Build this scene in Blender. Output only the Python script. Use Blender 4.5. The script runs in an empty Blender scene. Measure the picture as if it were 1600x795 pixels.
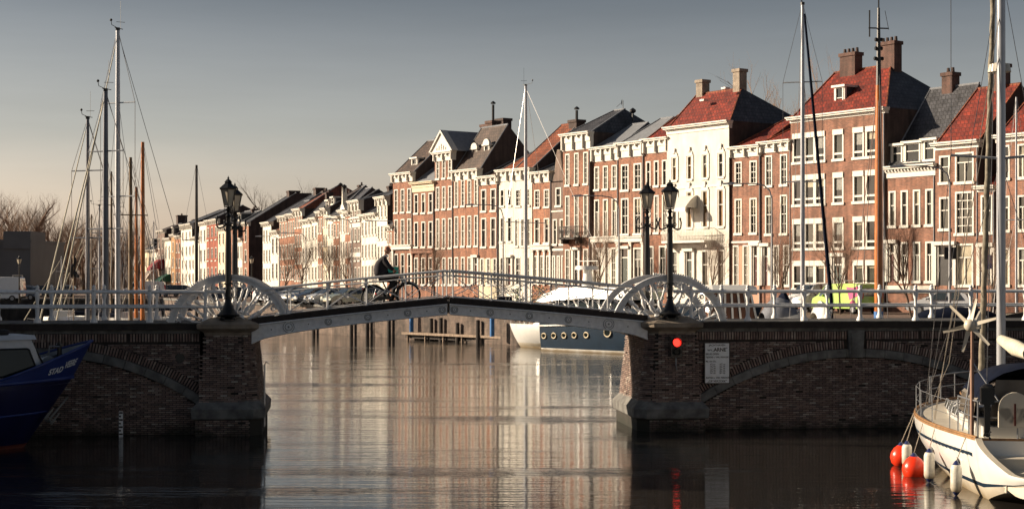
import bpy, bmesh, math, random
from mathutils import Vector, Matrix
PI=math.pi; R=math.radians
random.seed(11)
sc=bpy.context.scene
# ---------------- camera
F=2500.0; EYE=4.8
cam=bpy.data.objects.new('camera',bpy.data.cameras.new('camera')); sc.collection.objects.link(cam)
cam.location=(0,0,EYE); cam.rotation_euler=(R(90),0,0)
cam.data.sensor_width=36; cam.data.lens=36*F/1600; cam.data.shift_y=37.5/1600
cam.data.clip_start=0.5; cam.data.clip_end=6000
sc.camera=cam
# ---------------- light
SUN_EL=R(21); SX,SY=-0.985,0.17     # direction towards the sun (left, slightly beyond the bridge)
w=bpy.data.worlds.new("World"); sc.world=w; w.use_nodes=True
nt=w.node_tree; nt.nodes.clear()
sky=nt.nodes.new('ShaderNodeTexSky'); sky.sky_type='NISHITA'; sky.sun_disc=False
sky.sun_elevation=SUN_EL; sky.sun_rotation=math.atan2(SX,SY)
sky.air_density=1.0; sky.dust_density=2.2; sky.ozone_density=2.0
hs=nt.nodes.new('ShaderNodeHueSaturation'); hs.inputs['Saturation'].default_value=0.50
tc=nt.nodes.new('ShaderNodeTexCoord'); sp=nt.nodes.new('ShaderNodeSeparateXYZ')
mr=nt.nodes.new('ShaderNodeMapRange'); mr.inputs['From Min'].default_value=0.0; mr.inputs['From Max'].default_value=0.2
rp=nt.nodes.new('ShaderNodeValToRGB')
rp.color_ramp.elements[0].position=0; rp.color_ramp.elements[0].color=(1.30,1.04,0.90,1)
rp.color_ramp.elements[1].position=1; rp.color_ramp.elements[1].color=(0.165,0.185,0.205,1)
e=rp.color_ramp.elements.new(0.45); e.color=(0.60,0.55,0.51,1)
mx=nt.nodes.new('ShaderNodeMix'); mx.data_type='RGBA'; mx.blend_type='MULTIPLY'; mx.inputs['Factor'].default_value=1
bg=nt.nodes.new('ShaderNodeBackground'); bg.inputs['Strength'].default_value=0.13
ow=nt.nodes.new('ShaderNodeOutputWorld'); L=nt.links.new
L(tc.outputs['Generated'],sp.inputs[0]); L(sp.outputs['Z'],mr.inputs['Value']); L(mr.outputs['Result'],rp.inputs[0])
L(sky.outputs[0],hs.inputs['Color']); L(hs.outputs[0],mx.inputs[6]); L(rp.outputs[0],mx.inputs[7])
hz=nt.nodes.new('ShaderNodeTexNoise'); hz.inputs['Scale'].default_value=2.2; hz.inputs['Detail'].default_value=6; hz.inputs['Roughness'].default_value=.6
hm=nt.nodes.new('ShaderNodeMapping'); hm.inputs['Scale'].default_value=(1,1,9); L(tc.outputs['Generated'],hm.inputs[0]); L(hm.outputs[0],hz.inputs['Vector'])
hr_=nt.nodes.new('ShaderNodeMapRange'); hr_.inputs['From Min'].default_value=.3; hr_.inputs['From Max'].default_value=.7; hr_.inputs['To Min'].default_value=.93; hr_.inputs['To Max'].default_value=1.07; L(hz.outputs['Fac'],hr_.inputs['Value'])
m2=nt.nodes.new('ShaderNodeMix'); m2.data_type='RGBA'; m2.blend_type='MULTIPLY'; m2.inputs['Factor'].default_value=1; L(mx.outputs[2],m2.inputs[6]); L(hr_.outputs[0],m2.inputs[7])
L(m2.outputs[2],bg.inputs['Color']); L(bg.outputs[0],ow.inputs['Surface'])
sl=bpy.data.lights.new('sun','SUN'); sl.energy=4.9; sl.angle=R(0.5); sl.color=(1.0,0.83,0.62)
so=bpy.data.objects.new('sun',sl); sc.collection.objects.link(so)
d=Vector((SX*math.cos(SUN_EL),SY*math.cos(SUN_EL),math.sin(SUN_EL)))
so.rotation_euler=(-d).to_track_quat('-Z','Y').to_euler(); so.location=(-60,30,60)
sc.view_settings.view_transform='Standard'; sc.view_settings.look='None'
sc.view_settings.exposure=0.78; sc.view_settings.gamma=1
sc.cycles.max_bounces=6; sc.cycles.diffuse_bounces=2; sc.cycles.glossy_bounces=4; sc.cycles.transparent_max_bounces=8
sc.cycles.caustics_reflective=False; sc.cycles.caustics_refractive=False
# ---------------- helpers
col=sc.collection
def zpy(py,Y): return EYE-(py-435)/F*Y
def P(px,py,Y): return Vector(((px-800)/F*Y,Y,zpy(py,Y)))
def props(o,label=None,cat=None,group=None,kind=None):
    if label:o['label']=label
    if cat:o['category']=cat
    if group:o['group']=group
    if kind:o['kind']=kind
    return o
def link(name,data,parent=None,loc=None,rz=None):
    o=bpy.data.objects.new(name,data); col.objects.link(o)
    if parent is not None:o.parent=parent
    if loc is not None:o.location=loc
    if rz is not None:o.rotation_euler=(0,0,rz)
    return o
def thing(name,label,cat,loc=(0,0,0),rz=0,group=None):
    return props(link(name,None,None,loc,rz),label,cat,group)
def copy_tree(o,parent=None):
    c=o.copy(); col.objects.link(c)
    if parent is not None:c.parent=parent
    for ch in o.children: copy_tree(ch,c)
    return c
ZO=[0.0]
class MB:
    def __init__(s): s.v=[];s.f=[];s.m=[];s.M=None;s.mi=0
    def add(s,vs,fs,mi=None):
        b=len(s.v)
        if s.M is not None: vs=[s.M@Vector(p) for p in vs]
        if ZO[0]: vs=[(p[0],p[1],p[2]+ZO[0]) for p in vs]
        s.v+= [tuple(p) for p in vs]; mi=s.mi if mi is None else mi
        for f in fs: s.f.append(tuple(b+i for i in f)); s.m.append(mi)
        return s
    def box(s,x0,x1,y0,y1,z0,z1,mi=None):
        return s.add([(x0,y0,z0),(x1,y0,z0),(x1,y1,z0),(x0,y1,z0),(x0,y0,z1),(x1,y0,z1),(x1,y1,z1),(x0,y1,z1)],
         [(0,3,2,1),(4,5,6,7),(0,1,5,4),(1,2,6,5),(2,3,7,6),(3,0,4,7)],mi)
    def quad(s,a,b,c,d,mi=None): return s.add([a,b,c,d],[(0,1,2,3)],mi)
    def cyl(s,a,b,r0,r1=None,n=8,mi=None,cap=True):
        r1=r0 if r1 is None else r1; a=Vector(a);b=Vector(b);d=b-a
        if d.length<1e-6:return s
        d.normalize(); u=d.orthogonal().normalized(); w_=d.cross(u)
        vs=[]
        for c,r in((a,r0),(b,r1)):
            for i in range(n):
                t=2*PI*i/n; vs.append(c+u*(r*math.cos(t))+w_*(r*math.sin(t)))
        fs=[(i,(i+1)%n,n+(i+1)%n,n+i) for i in range(n)]
        if cap: fs+=[tuple(reversed(range(n))),tuple(range(n,2*n))]
        return s.add(vs,fs,mi)
    def tube(s,pts,r,n=6,mi=None):
        pts=[Vector(p) for p in pts]; rs=r if isinstance(r,(list,tuple)) else [r]*len(pts)
        vs=[]; prev=None
        for i,p in enumerate(pts):
            d=(pts[min(i+1,len(pts)-1)]-pts[max(i-1,0)]).normalized()
            if prev is None: u=d.orthogonal().normalized()
            else:
                u=prev-d*prev.dot(d)
                u=u.normalized() if u.length>1e-6 else d.orthogonal().normalized()
            prev=u; w_=d.cross(u)
            for k in range(n):
                t=2*PI*k/n; vs.append(p+u*(rs[i]*math.cos(t))+w_*(rs[i]*math.sin(t)))
        fs=[]
        for i in range(len(pts)-1):
            for k in range(n): fs.append((i*n+k,i*n+(k+1)%n,(i+1)*n+(k+1)%n,(i+1)*n+k))
        fs+=[tuple(reversed(range(n))),tuple(range((len(pts)-1)*n,len(pts)*n))]
        return s.add(vs,fs,mi)
    def lathe(s,prof,c=(0,0,0),n=10,mi=None):   # prof [(r,z)]
        vs=[];c=Vector(c)
        for r,z in prof:
            for i in range(n):
                t=2*PI*(i+.5)/n; vs.append((c.x+r*math.cos(t),c.y+r*math.sin(t),c.z+z))
        fs=[]
        for j in range(len(prof)-1):
            for i in range(n): fs.append((j*n+i,j*n+(i+1)%n,(j+1)*n+(i+1)%n,(j+1)*n+i))
        fs+=[tuple(reversed(range(n))),tuple(range((len(prof)-1)*n,len(prof)*n))]
        return s.add(vs,fs,mi)
    def prism(s,poly,y0,y1,mi=None):   # polygon in x,z, extruded in y
        n=len(poly)
        return s.add([(x,y0,z) for x,z in poly]+[(x,y1,z) for x,z in poly],
          [tuple(range(n)),tuple(reversed(range(n,2*n)))]+[((i+1)%n,i,n+i,n+(i+1)%n) for i in range(n)],mi)
    def loft(s,rings,mi=None,closed=True,caps=True):
        n=len(rings[0]); vs=[p for r in rings for p in r]; fs=[]
        for j in range(len(rings)-1):
            for i in range(n if closed else n-1): fs.append((j*n+i,j*n+(i+1)%n,(j+1)*n+(i+1)%n,(j+1)*n+i))
        if caps: fs+=[tuple(reversed(range(n))),tuple(range((len(rings)-1)*n,len(rings)*n))]
        return s.add(vs,fs,mi)
    def ball(s,c,rx,ry=None,rz=None,n=10,mi=None):
        ry=rx if ry is None else ry; rz=rx if rz is None else rz; vs=[];h=max(4,n//2+1)
        for j in range(1,h):
            a=PI*j/h
            for i in range(n):
                t=2*PI*i/n; vs.append((c[0]+rx*math.sin(a)*math.cos(t),c[1]+ry*math.sin(a)*math.sin(t),c[2]+rz*math.cos(a)))
        k=len(vs); vs+=[(c[0],c[1],c[2]+rz),(c[0],c[1],c[2]-rz)]; fs=[]
        for j in range(h-2):
            for i in range(n): fs.append((j*n+i,(j+1)*n+i,(j+1)*n+(i+1)%n,j*n+(i+1)%n))
        for i in range(n):
            fs.append((k,i,(i+1)%n)); fs.append((k+1,(h-2)*n+(i+1)%n,(h-2)*n+i))
        return s.add(vs,fs,mi)
    def mesh(s,name,mats,smooth=None,weld=False):
        me=bpy.data.meshes.new(name); me.from_pydata(s.v,[],s.f)
        mats=mats if isinstance(mats,(list,tuple)) else [mats]
        for m in mats: me.materials.append(m)
        me.polygons.foreach_set('material_index',[min(i,len(mats)-1) for i in s.m])
        b=bmesh.new(); b.from_mesh(me)
        if weld: bmesh.ops.remove_doubles(b,verts=b.verts,dist=1e-4)
        bmesh.ops.recalc_face_normals(b,faces=b.faces); b.to_mesh(me); b.free()
        if smooth is not None:
            me.polygons.foreach_set('use_smooth',[True]*len(me.polygons))
            me.set_sharp_from_angle(angle=R(smooth))
        me.update(); return me
    def build(s,name,mats,parent=None,smooth=None,loc=None,rz=None,weld=False):
        return link(name,s.mesh(name,mats,smooth,weld),parent,loc,rz)
# ---------------- materials
def new_mat(name):
    m=bpy.data.materials.new(name); m.use_nodes=True; n=m.node_tree
    return m,n,n.nodes['Principled BSDF']
def mat(name,c,rough=.6,metal=0,var=.12,scale=3.0,bump=.0,bscale=40,spec=None,coat=0,streak=0):
    m,n,b=new_mat(name); c=(*c,1)
    b.inputs['Roughness'].default_value=rough; b.inputs['Metallic'].default_value=metal
    if spec is not None: b.inputs['Specular IOR Level'].default_value=spec
    if coat: b.inputs['Coat Weight'].default_value=coat; b.inputs['Coat Roughness'].default_value=.08
    tc=n.nodes.new('ShaderNodeTexCoord')
    if var>0:
        no=n.nodes.new('ShaderNodeTexNoise'); no.inputs['Scale'].default_value=scale; no.inputs['Detail'].default_value=5
        mp=n.nodes.new('ShaderNodeMapping'); mp.inputs['Scale'].default_value=(1,1,1.0-0.75*streak)
        n.links.new(tc.outputs['Object'],mp.inputs[0]); n.links.new(mp.outputs[0],no.inputs['Vector'])
        mr=n.nodes.new('ShaderNodeMapRange'); mr.inputs['From Min'].default_value=.3; mr.inputs['From Max'].default_value=.7
        mr.inputs['To Min'].default_value=1-var; mr.inputs['To Max'].default_value=1+var
        mx=n.nodes.new('ShaderNodeMix'); mx.data_type='RGBA'; mx.blend_type='MULTIPLY'; mx.inputs['Factor'].default_value=1
        mx.inputs[6].default_value=c
        n.links.new(no.outputs['Fac'],mr.inputs['Value']); n.links.new(mr.outputs[0],mx.inputs[7]); n.links.new(mx.outputs[2],b.inputs['Base Color'])
    else: b.inputs['Base Color'].default_value=c
    if bump>0:
        nb=n.nodes.new('ShaderNodeTexNoise'); nb.inputs['Scale'].default_value=bscale; nb.inputs['Detail'].default_value=4
        bp=n.nodes.new('ShaderNodeBump'); bp.inputs['Strength'].default_value=bump; bp.inputs['Distance'].default_value=.02
        n.links.new(tc.outputs['Object'],nb.inputs['Vector']); n.links.new(nb.outputs['Fac'],bp.inputs['Height']); n.links.new(bp.outputs[0],b.inputs['Normal'])
    return m
def brick_mat(name,c1,c2,mortar,bw=.22,bh=.065,dirt=.35,ms=.009,bump=.5,rough=.85):
    m,n,b=new_mat(name); N=n.nodes; l=n.links.new
    b.inputs['Roughness'].default_value=rough
    tc=N.new('ShaderNodeTexCoord'); s=N.new('ShaderNodeSeparateXYZ'); l(tc.outputs['Object'],s.inputs[0])
    ad=N.new('ShaderNodeMath'); ad.operation='ADD'; l(s.outputs['X'],ad.inputs[0]); l(s.outputs['Y'],ad.inputs[1])
    cb=N.new('ShaderNodeCombineXYZ'); l(ad.outputs[0],cb.inputs['X']); l(s.outputs['Z'],cb.inputs['Y'])
    br=N.new('ShaderNodeTexBrick'); l(cb.outputs[0],br.inputs['Vector'])
    br.inputs['Scale'].default_value=1; br.inputs['Brick Width'].default_value=bw; br.inputs['Row Height'].default_value=bh
    br.inputs['Mortar Size'].default_value=ms; br.inputs['Mortar Smooth'].default_value=.2
    br.inputs['Color1'].default_value=(*c1,1); br.inputs['Color2'].default_value=(*c2,1); br.inputs['Mortar'].default_value=(*mortar,1)
    no=N.new('ShaderNodeTexNoise'); no.inputs['Scale'].default_value=.7; no.inputs['Detail'].default_value=6; no.inputs['Roughness'].default_value=.65
    l(tc.outputs['Object'],no.inputs['Vector'])
    mr=N.new('ShaderNodeMapRange'); mr.inputs['From Min'].default_value=.3; mr.inputs['From Max'].default_value=.7
    mr.inputs['To Min'].default_value=1-dirt; mr.inputs['To Max'].default_value=1+dirt*.6; l(no.outputs['Fac'],mr.inputs['Value'])
    mx=N.new('ShaderNodeMix'); mx.data_type='RGBA'; mx.blend_type='MULTIPLY'; mx.inputs['Factor'].default_value=1
    l(br.outputs['Color'],mx.inputs[6]); l(mr.outputs[0],mx.inputs[7])
    mp=N.new('ShaderNodeMapping'); mp.inputs['Scale'].default_value=(1.6,1.6,.22); l(tc.outputs['Object'],mp.inputs[0])
    n2=N.new('ShaderNodeTexNoise'); n2.inputs['Scale'].default_value=1.5; n2.inputs['Detail'].default_value=5; l(mp.outputs[0],n2.inputs['Vector'])
    m3=N.new('ShaderNodeMapRange'); m3.inputs['From Min'].default_value=.35; m3.inputs['From Max'].default_value=.62; m3.inputs['To Min'].default_value=.62; m3.inputs['To Max'].default_value=1.1; l(n2.outputs['Fac'],m3.inputs['Value'])
    x2=N.new('ShaderNodeMix'); x2.data_type='RGBA'; x2.blend_type='MULTIPLY'; x2.inputs['Factor'].default_value=1; l(mx.outputs[2],x2.inputs[6]); l(m3.outputs[0],x2.inputs[7]); l(x2.outputs[2],b.inputs['Base Color'])
    bp=N.new('ShaderNodeBump'); bp.inputs['Strength'].default_value=bump; bp.inputs['Distance'].default_value=.01; bp.invert=True
    l(br.outputs['Fac'],bp.inputs['Height']); l(bp.outputs[0],b.inputs['Normal'])
    return m
def tile_mat(name,c1,c2,rough=.6):
    m=brick_mat(name,c1,c2,tuple(x*.45 for x in c1),bw=.32,bh=.30,dirt=.45,ms=.035,bump=1.0,rough=rough); return m
def wood_like(name,c,**k): return mat(name,c,streak=.9,scale=6,var=.3,**k)
M={}
for k,c1,c2 in (('brA',(.40,.145,.075),(.20,.072,.040)),('brB',(.35,.135,.078),(.18,.07,.045)),('brC',(.47,.175,.085),(.25,.088,.046)),('brD',(.20,.105,.085),(.15,.08,.065))):
    M[k]=brick_mat('facade_brick_'+k,c1,c2,(.30,.22,.17))
M['brRed']=brick_mat('bright_red_brick',(.34,.075,.035),(.28,.06,.03),(.3,.12,.08))
M['brOchre']=brick_mat('ochre_brick',(.5,.27,.1),(.42,.2,.08),(.4,.3,.2))
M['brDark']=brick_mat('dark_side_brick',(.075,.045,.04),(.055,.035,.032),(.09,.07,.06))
M['brGrey']=brick_mat('grey_brown_brick',(.22,.14,.11),(.17,.11,.09),(.25,.2,.17))
M['brChim']=brick_mat('sooty_chimney_brick',(.14,.06,.045),(.09,.045,.035),(.14,.10,.08))
M['white']=mat('white_stucco',(.68,.64,.56),.7,var=.16,scale=1.2,bump=.15,streak=.6)
M['cream']=mat('cream_stucco',(.66,.56,.40),.75,var=.08,scale=1.5)
M['pink']=mat('salmon_stucco',(.50,.27,.18),.75,var=.08,scale=1.5)
M['grey']=mat('grey_cladding',(.09,.10,.115),.7,var=.08,scale=.5)
M['trim']=mat('white_trim_paint',(.64,.61,.55),.5,var=.07,scale=5)
M['tRed']=tile_mat('red_roof_tile',(.30,.040,.020),(.15,.022,.014),.6)
M['tOr']=tile_mat('orange_roof_tile',(.34,.10,.045),(.25,.07,.03))
M['tBrown']=tile_mat('brown_roof_tile',(.13,.085,.065),(.09,.06,.05))
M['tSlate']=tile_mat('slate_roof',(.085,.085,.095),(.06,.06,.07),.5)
M['groove']=mat('grimy_groove_paint',(.18,.18,.18),.6)  # dark tone painting the shadow and dirt lines round the girder rosettes
M['lead']=mat('lead_flashing',(.22,.23,.25),.5,var=.15)
def glass_mat(name,c,rough=.06,var=.5):
    m=mat(name,c,rough,var=var,scale=.8,spec=.22); return m
M['gDark']=glass_mat('dark_window_glass',(.012,.016,.016))
M['gCar']=mat('car_window_glass',(.03,.04,.045),.04,var=.1,spec=1.0,coat=1.0)
M['gMid']=glass_mat('curtained_window_glass',(.06,.062,.05))
M['gLight']=glass_mat('bright_blind_behind_glass',(.42,.38,.28))
M['curt']=mat('grey_net_curtain_behind_glass',(.17,.17,.15),.3,var=.4,scale=9)
M['gAmber']=glass_mat('amber_curtain_behind_glass',(.16,.09,.03))
M['door']=mat('dark_green_door_paint',(.015,.03,.022),.35)
M['doorR']=mat('dark_red_door_paint',(.08,.012,.012),.35)
M['black']=mat('black_iron_paint',(.008,.008,.009),.35,var=.2)
M['steel']=mat('galvanised_steel',(.32,.33,.35),.4,metal=.7,var=.1)
M['rail']=mat('pale_grey_rail_paint',(.80,.79,.78),.45,var=.12,scale=8,bump=.1)
M['alu']=mat('anodised_mast_alloy',(.42,.43,.46),.35,metal=.35,var=.08)
M['aluD']=mat('dark_grey_mast_alloy',(.12,.13,.16),.35,metal=.3,var=.1)
M['woodM']=wood_like('varnished_orange_mast_wood',(.44,.13,.02),rough=.3)
M['woodG']=wood_like('weathered_mast_wood',(.17,.11,.055),rough=.6)
M['woodD']=wood_like('dark_timber',(.035,.026,.022),rough=.8,bump=.4)
M['plank']=wood_like('grey_jetty_timber',(.30,.22,.16),rough=.8,bump=.3)
M['teak']=wood_like('teak_toe_rail',(.30,.16,.07),rough=.5)
M['gel']=mat('white_gelcoat',(.80,.79,.76),.22,var=.04,scale=2,coat=.4)
M['gelD']=mat('cream_weathered_gelcoat',(.62,.56,.46),.4,var=.10,scale=2)
M['navy']=mat('navy_hull_paint',(.010,.024,.045),.55,var=.15,scale=1.5,spec=.15)
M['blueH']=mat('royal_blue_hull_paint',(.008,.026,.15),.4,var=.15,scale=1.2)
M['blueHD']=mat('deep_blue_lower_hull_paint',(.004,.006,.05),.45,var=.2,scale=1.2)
M['blueS']=mat('bright_blue_hull_paint',(.05,.16,.42),.4)
M['canvas']=mat('navy_canvas',(.005,.008,.020),.9,spec=.1,var=.25,scale=6,bump=.4,bscale=12)
M['tarp']=mat('grey_tarpaulin',(.16,.17,.20),.8,var=.2,scale=4,bump=.6,bscale=6)
M['sail']=mat('rolled_sailcloth',(.62,.56,.44),.8,var=.15,scale=6)
M['sailD']=mat('weathered_sail_cover',(.24,.21,.16),.85,var=.4,scale=7,bump=.4,bscale=15)
M['rust']=mat('red_bottom_paint',(.12,.025,.016),.7,var=.3)
M['rope']=mat('pale_rope',(.45,.38,.30),.9,var=.2)
M['wire']=mat('stainless_wire',(.30,.28,.27),.35,metal=.6,var=0)
M['orange']=mat('orange_red_buoy_vinyl',(.85,.045,.012),.3,var=.05)
M['fend']=mat('off_white_fender_vinyl',(.66,.62,.54),.35,var=.18,scale=9)
M['bluecap']=mat('blue_fender_cap',(.01,.02,.10),.4)
M['rubber']=mat('tyre_rubber',(.012,.012,.012),.85)
M['stone']=mat('weathered_bluestone',(.15,.145,.135),.8,var=.45,scale=3,bump=.6,bscale=18)
M['stoneC']=mat('pier_cap_sandstone',(.27,.22,.17),.8,var=.35,scale=3,bump=.5,bscale=18)
M['mortar']=mat('dark_lime_mortar',(.045,.038,.033),.95,var=.4,scale=2,bump=.3)
for i,c in enumerate(((.28,.195,.165),(.22,.15,.125),(.35,.27,.225),(.155,.115,.10),(.46,.40,.34))): M['bk%d'%i]=mat('bridge_brick_%s'%'abcde'[i],c,.85,var=.35,scale=6,bump=.4,bscale=60)
M['pave']=brick_mat('brick_paving',(.20,.13,.10),(.16,.105,.085),(.12,.10,.08),bw=.3,bh=.3)
M['asph']=mat('asphalt',(.05,.05,.052),.9,var=.15)
M['bark']=mat('bare_tree_bark',(.10,.07,.05),.9,var=.2)
M['twig']=mat('bare_twigs',(.19,.125,.09),.9,var=.25,scale=1)
M['skin']=mat('skin',(.42,.2,.13),.5,var=.05)
M['cloth']=mat('dark_jacket_cloth',(.016,.014,.020),.85,var=.2,scale=10)
M['trous']=mat('black_trousers_cloth',(.011,.011,.013),.85,var=.2,scale=10)
M['shirt']=mat('white_shirt_collar',(.7,.7,.72),.8)
M['lampglass']=mat('frosted_cream_lantern_glass',(.60,.52,.40),.35,var=.12)
M['concrete']=mat('concrete',(.22,.21,.19),.9,var=.2,bump=.3)
def tide(m,c,z0,z1,amp=.25):
    n=m.node_tree; b=n.nodes['Principled BSDF']; l=n.links.new; src=b.inputs['Base Color'].links[0].from_socket
    g=n.nodes.new('ShaderNodeNewGeometry'); s=n.nodes.new('ShaderNodeSeparateXYZ'); l(g.outputs['Position'],s.inputs[0])
    no=n.nodes.new('ShaderNodeTexNoise'); no.inputs['Scale'].default_value=1.3; no.inputs['Detail'].default_value=6; l(g.outputs['Position'],no.inputs['Vector'])
    a=n.nodes.new('ShaderNodeMath'); a.operation='MULTIPLY_ADD'; a.inputs[1].default_value=-amp*4; l(no.outputs['Fac'],a.inputs[0]); 
    o=n.nodes.new('ShaderNodeMath'); o.operation='ADD'; o.inputs[1].default_value=amp*2; l(s.outputs['Z'],o.inputs[0]); l(o.outputs[0],a.inputs[2])
    r=n.nodes.new('ShaderNodeMapRange'); r.inputs['From Min'].default_value=z0; r.inputs['From Max'].default_value=z1; r.inputs['To Min'].default_value=.88; r.inputs['To Max'].default_value=0; l(a.outputs[0],r.inputs['Value'])
    x=n.nodes.new('ShaderNodeMix'); x.data_type='RGBA'; l(r.outputs[0],x.inputs['Factor']); l(src,x.inputs[6]); x.inputs[7].default_value=(*c,1); l(x.outputs[2],b.inputs['Base Color'])
for k in ('bk0','bk1','bk2','bk3','bk4','stone','mortar'): tide(M[k],(.02,.022,.015),.0,.42,.22)
for k in ('gel','gelD','fend'): tide(M[k],(.30,.22,.12),.0,.30,.10)
def text_mesh(txt,size,m,name,parent=None,mw=None,align='CENTER',bold=.0,xs=1.0):
    cu=bpy.data.curves.new('t','FONT'); cu.body=txt; cu.size=size; cu.align_x=align; cu.align_y='CENTER'; cu.extrude=.003; cu.offset=bold
    o=bpy.data.objects.new('t',cu); col.objects.link(o)
    bpy.context.view_layer.update()
    me=bpy.data.meshes.new_from_object(o.evaluated_get(bpy.context.evaluated_depsgraph_get()))
    bpy.data.objects.remove(o); me.materials.clear(); me.materials.append(m); me.name=name
    if xs!=1.0:
        for v in me.vertices: v.co.x*=xs
    t=link(name,me,parent)
    if mw is not None: t.matrix_local=mw
    return t
# ================= SETTING: water and land
def water():
    mb=MB(); S=3000
    mb.quad((-S,-200,0),(S,-200,0),(S,S,0),(-S,S,0))
    m,n,b=new_mat('canal_water'); N=n.nodes;l=n.links.new
    b.inputs['Base Color'].default_value=(.022,.020,.018,1); b.inputs['Roughness'].default_value=.035; b.inputs['IOR'].default_value=1.55
    tc=N.new('ShaderNodeTexCoord')
    def nz(sx,sy,scale,det):
        mp=N.new('ShaderNodeMapping'); mp.inputs['Scale'].default_value=(sx,sy,1); mp.inputs['Rotation'].default_value=(0,0,R(4))
        no=N.new('ShaderNodeTexNoise'); no.inputs['Scale'].default_value=scale; no.inputs['Detail'].default_value=det; no.inputs['Roughness'].default_value=.55
        l(tc.outputs['Object'],mp.inputs[0]); l(mp.outputs[0],no.inputs['Vector']); return no
    a=nz(.11,1.0,3.8,4); c=nz(.03,.5,.9,3)
    big=nz(.06,.34,1.0,6)
    mr=N.new('ShaderNodeMapRange'); mr.inputs['From Min'].default_value=.50; mr.inputs['From Max'].default_value=.64; mr.inputs['To Min'].default_value=.42; mr.inputs['To Max'].default_value=1.0
    l(big.outputs['Fac'],mr.inputs['Value'])
    b1=N.new('ShaderNodeBump'); b1.inputs['Distance'].default_value=.022; mr.clamp=True; l(a.outputs['Fac'],b1.inputs['Height'])
    l(mr.outputs[0],b1.inputs['Strength'])
    b2=N.new('ShaderNodeBump'); b2.inputs['Distance'].default_value=.035; b2.inputs['Strength'].default_value=.35; l(c.outputs['Fac'],b2.inputs['Height']); l(b1.outputs[0],b2.inputs['Normal'])
    rip=nz(.35,2.2,3.4,3); r3=N.new('ShaderNodeMapRange'); r3.inputs['From Min'].default_value=.56; r3.inputs['From Max'].default_value=.74; l(big.outputs['Fac'],r3.inputs['Value'])
    b3=N.new('ShaderNodeBump'); b3.inputs['Distance'].default_value=.045; l(r3.outputs[0],b3.inputs['Strength']); l(rip.outputs['Fac'],b3.inputs['Height']); l(b2.outputs[0],b3.inputs['Normal'])
    l(b3.outputs[0],b.inputs['Normal'])
    props(mb.build('water',m),kind='structure')
water()
QZ=2.5
FA0=Vector((-12.2,165,0)); dA=Vector((.571,-.821,0)).normalized()      # near row: along the facade towards the camera
nA=Vector((dA.y,-dA.x,0))*1.0                                           # outward (towards the water)
if nA.x>0:nA=-nA
dB=Vector((58,-147,0)).normalized(); nB=Vector((dB.y,-dB.x,0))
if nB.x>0:nB=-nB
KN=Vector((-29.6,158,0)); dQ=Vector((.57,-.82,0)).normalized()
quay=[KN+dQ*190,KN, KN-dB*29]                                            # water edge of the right bank, near to far
END_L=Vector((-64,quay[2].y,0)); LN=Vector((-21,28,0)); 
# land sheet
mb=MB(); z=QZ
ne=quay[0]; far=2600
mb.quad((ne.x,ne.y,z),(1500,ne.y,z),(1500,far,z),(KN.x,KN.y,z))
mb.quad((KN.x,KN.y,z),(1500,far,z),(-200,far,z),(quay[2].x,quay[2].y,z))
mb.quad((quay[2].x,quay[2].y,z),(-200,far,z),(-1500,far,z),(END_L.x,END_L.y,z))
mb.quad((END_L.x,END_L.y,z),(-1500,far,z),(-1500,28,z),(LN.x,LN.y,z))
mb.quad((LN.x,LN.y,z),(-1500,28,z),(-1500,-150,z),(-14-10,-150,z))
props(mb.build('ground',M['pave']),kind='structure')
# quay walls with copings
def quay_wall(pts,name,m,lab):
    root=thing(name,lab,'quay wall',(0,0,0))
    mb=MB();cp=MB()
    for a,b in zip(pts[:-1],pts[1:]):
        d=(b-a).normalized(); n=Vector((d.y,-d.x,0))
        mb.quad((a.x,a.y,-1),(b.x,b.y,-1),(b.x,b.y,z-.004),(a.x,a.y,z-.004))
        L_=(b-a).length; k=max(1,int(L_/1.3))
        for i in range(k):
            p=a+d*(L_*i/k+.01); q=a+d*(L_*(i+1)/k-.01)
            for s_ in (1,):
                o=n*.10; i_=-n*.45
                v=[(p+o),(q+o),(q+i_),(p+i_)]
                cp.add([(t.x,t.y,z-.16) for t in v]+[(t.x,t.y,z+.05) for t in v],[(0,3,2,1),(4,5,6,7),(0,1,5,4),(1,2,6,5),(2,3,7,6),(3,0,4,7)])
    mb.build('wall',m,root); o=cp.build('coping_stones',M['stone'],root); o['kind']='stuff'
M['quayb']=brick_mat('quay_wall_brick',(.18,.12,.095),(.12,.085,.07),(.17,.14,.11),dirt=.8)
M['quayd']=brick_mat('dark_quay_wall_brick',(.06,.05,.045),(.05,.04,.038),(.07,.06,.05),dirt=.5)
quay_wall([q.copy() for q in reversed(quay)],'quay_wall',M['quayb'],'sunlit brick quay wall with dark mooring posts below the parked cars')
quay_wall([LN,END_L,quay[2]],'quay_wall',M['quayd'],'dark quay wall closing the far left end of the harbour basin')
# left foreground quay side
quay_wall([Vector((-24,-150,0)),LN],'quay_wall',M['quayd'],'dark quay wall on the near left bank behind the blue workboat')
def qpt(Y):   # point on the right quay edge at distance Y
    if Y<158: t=(KN.y-Y)/-dQ.y; return KN+dQ*t
    t=(Y-KN.y)/-dB.y; return KN-dB*t
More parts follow.
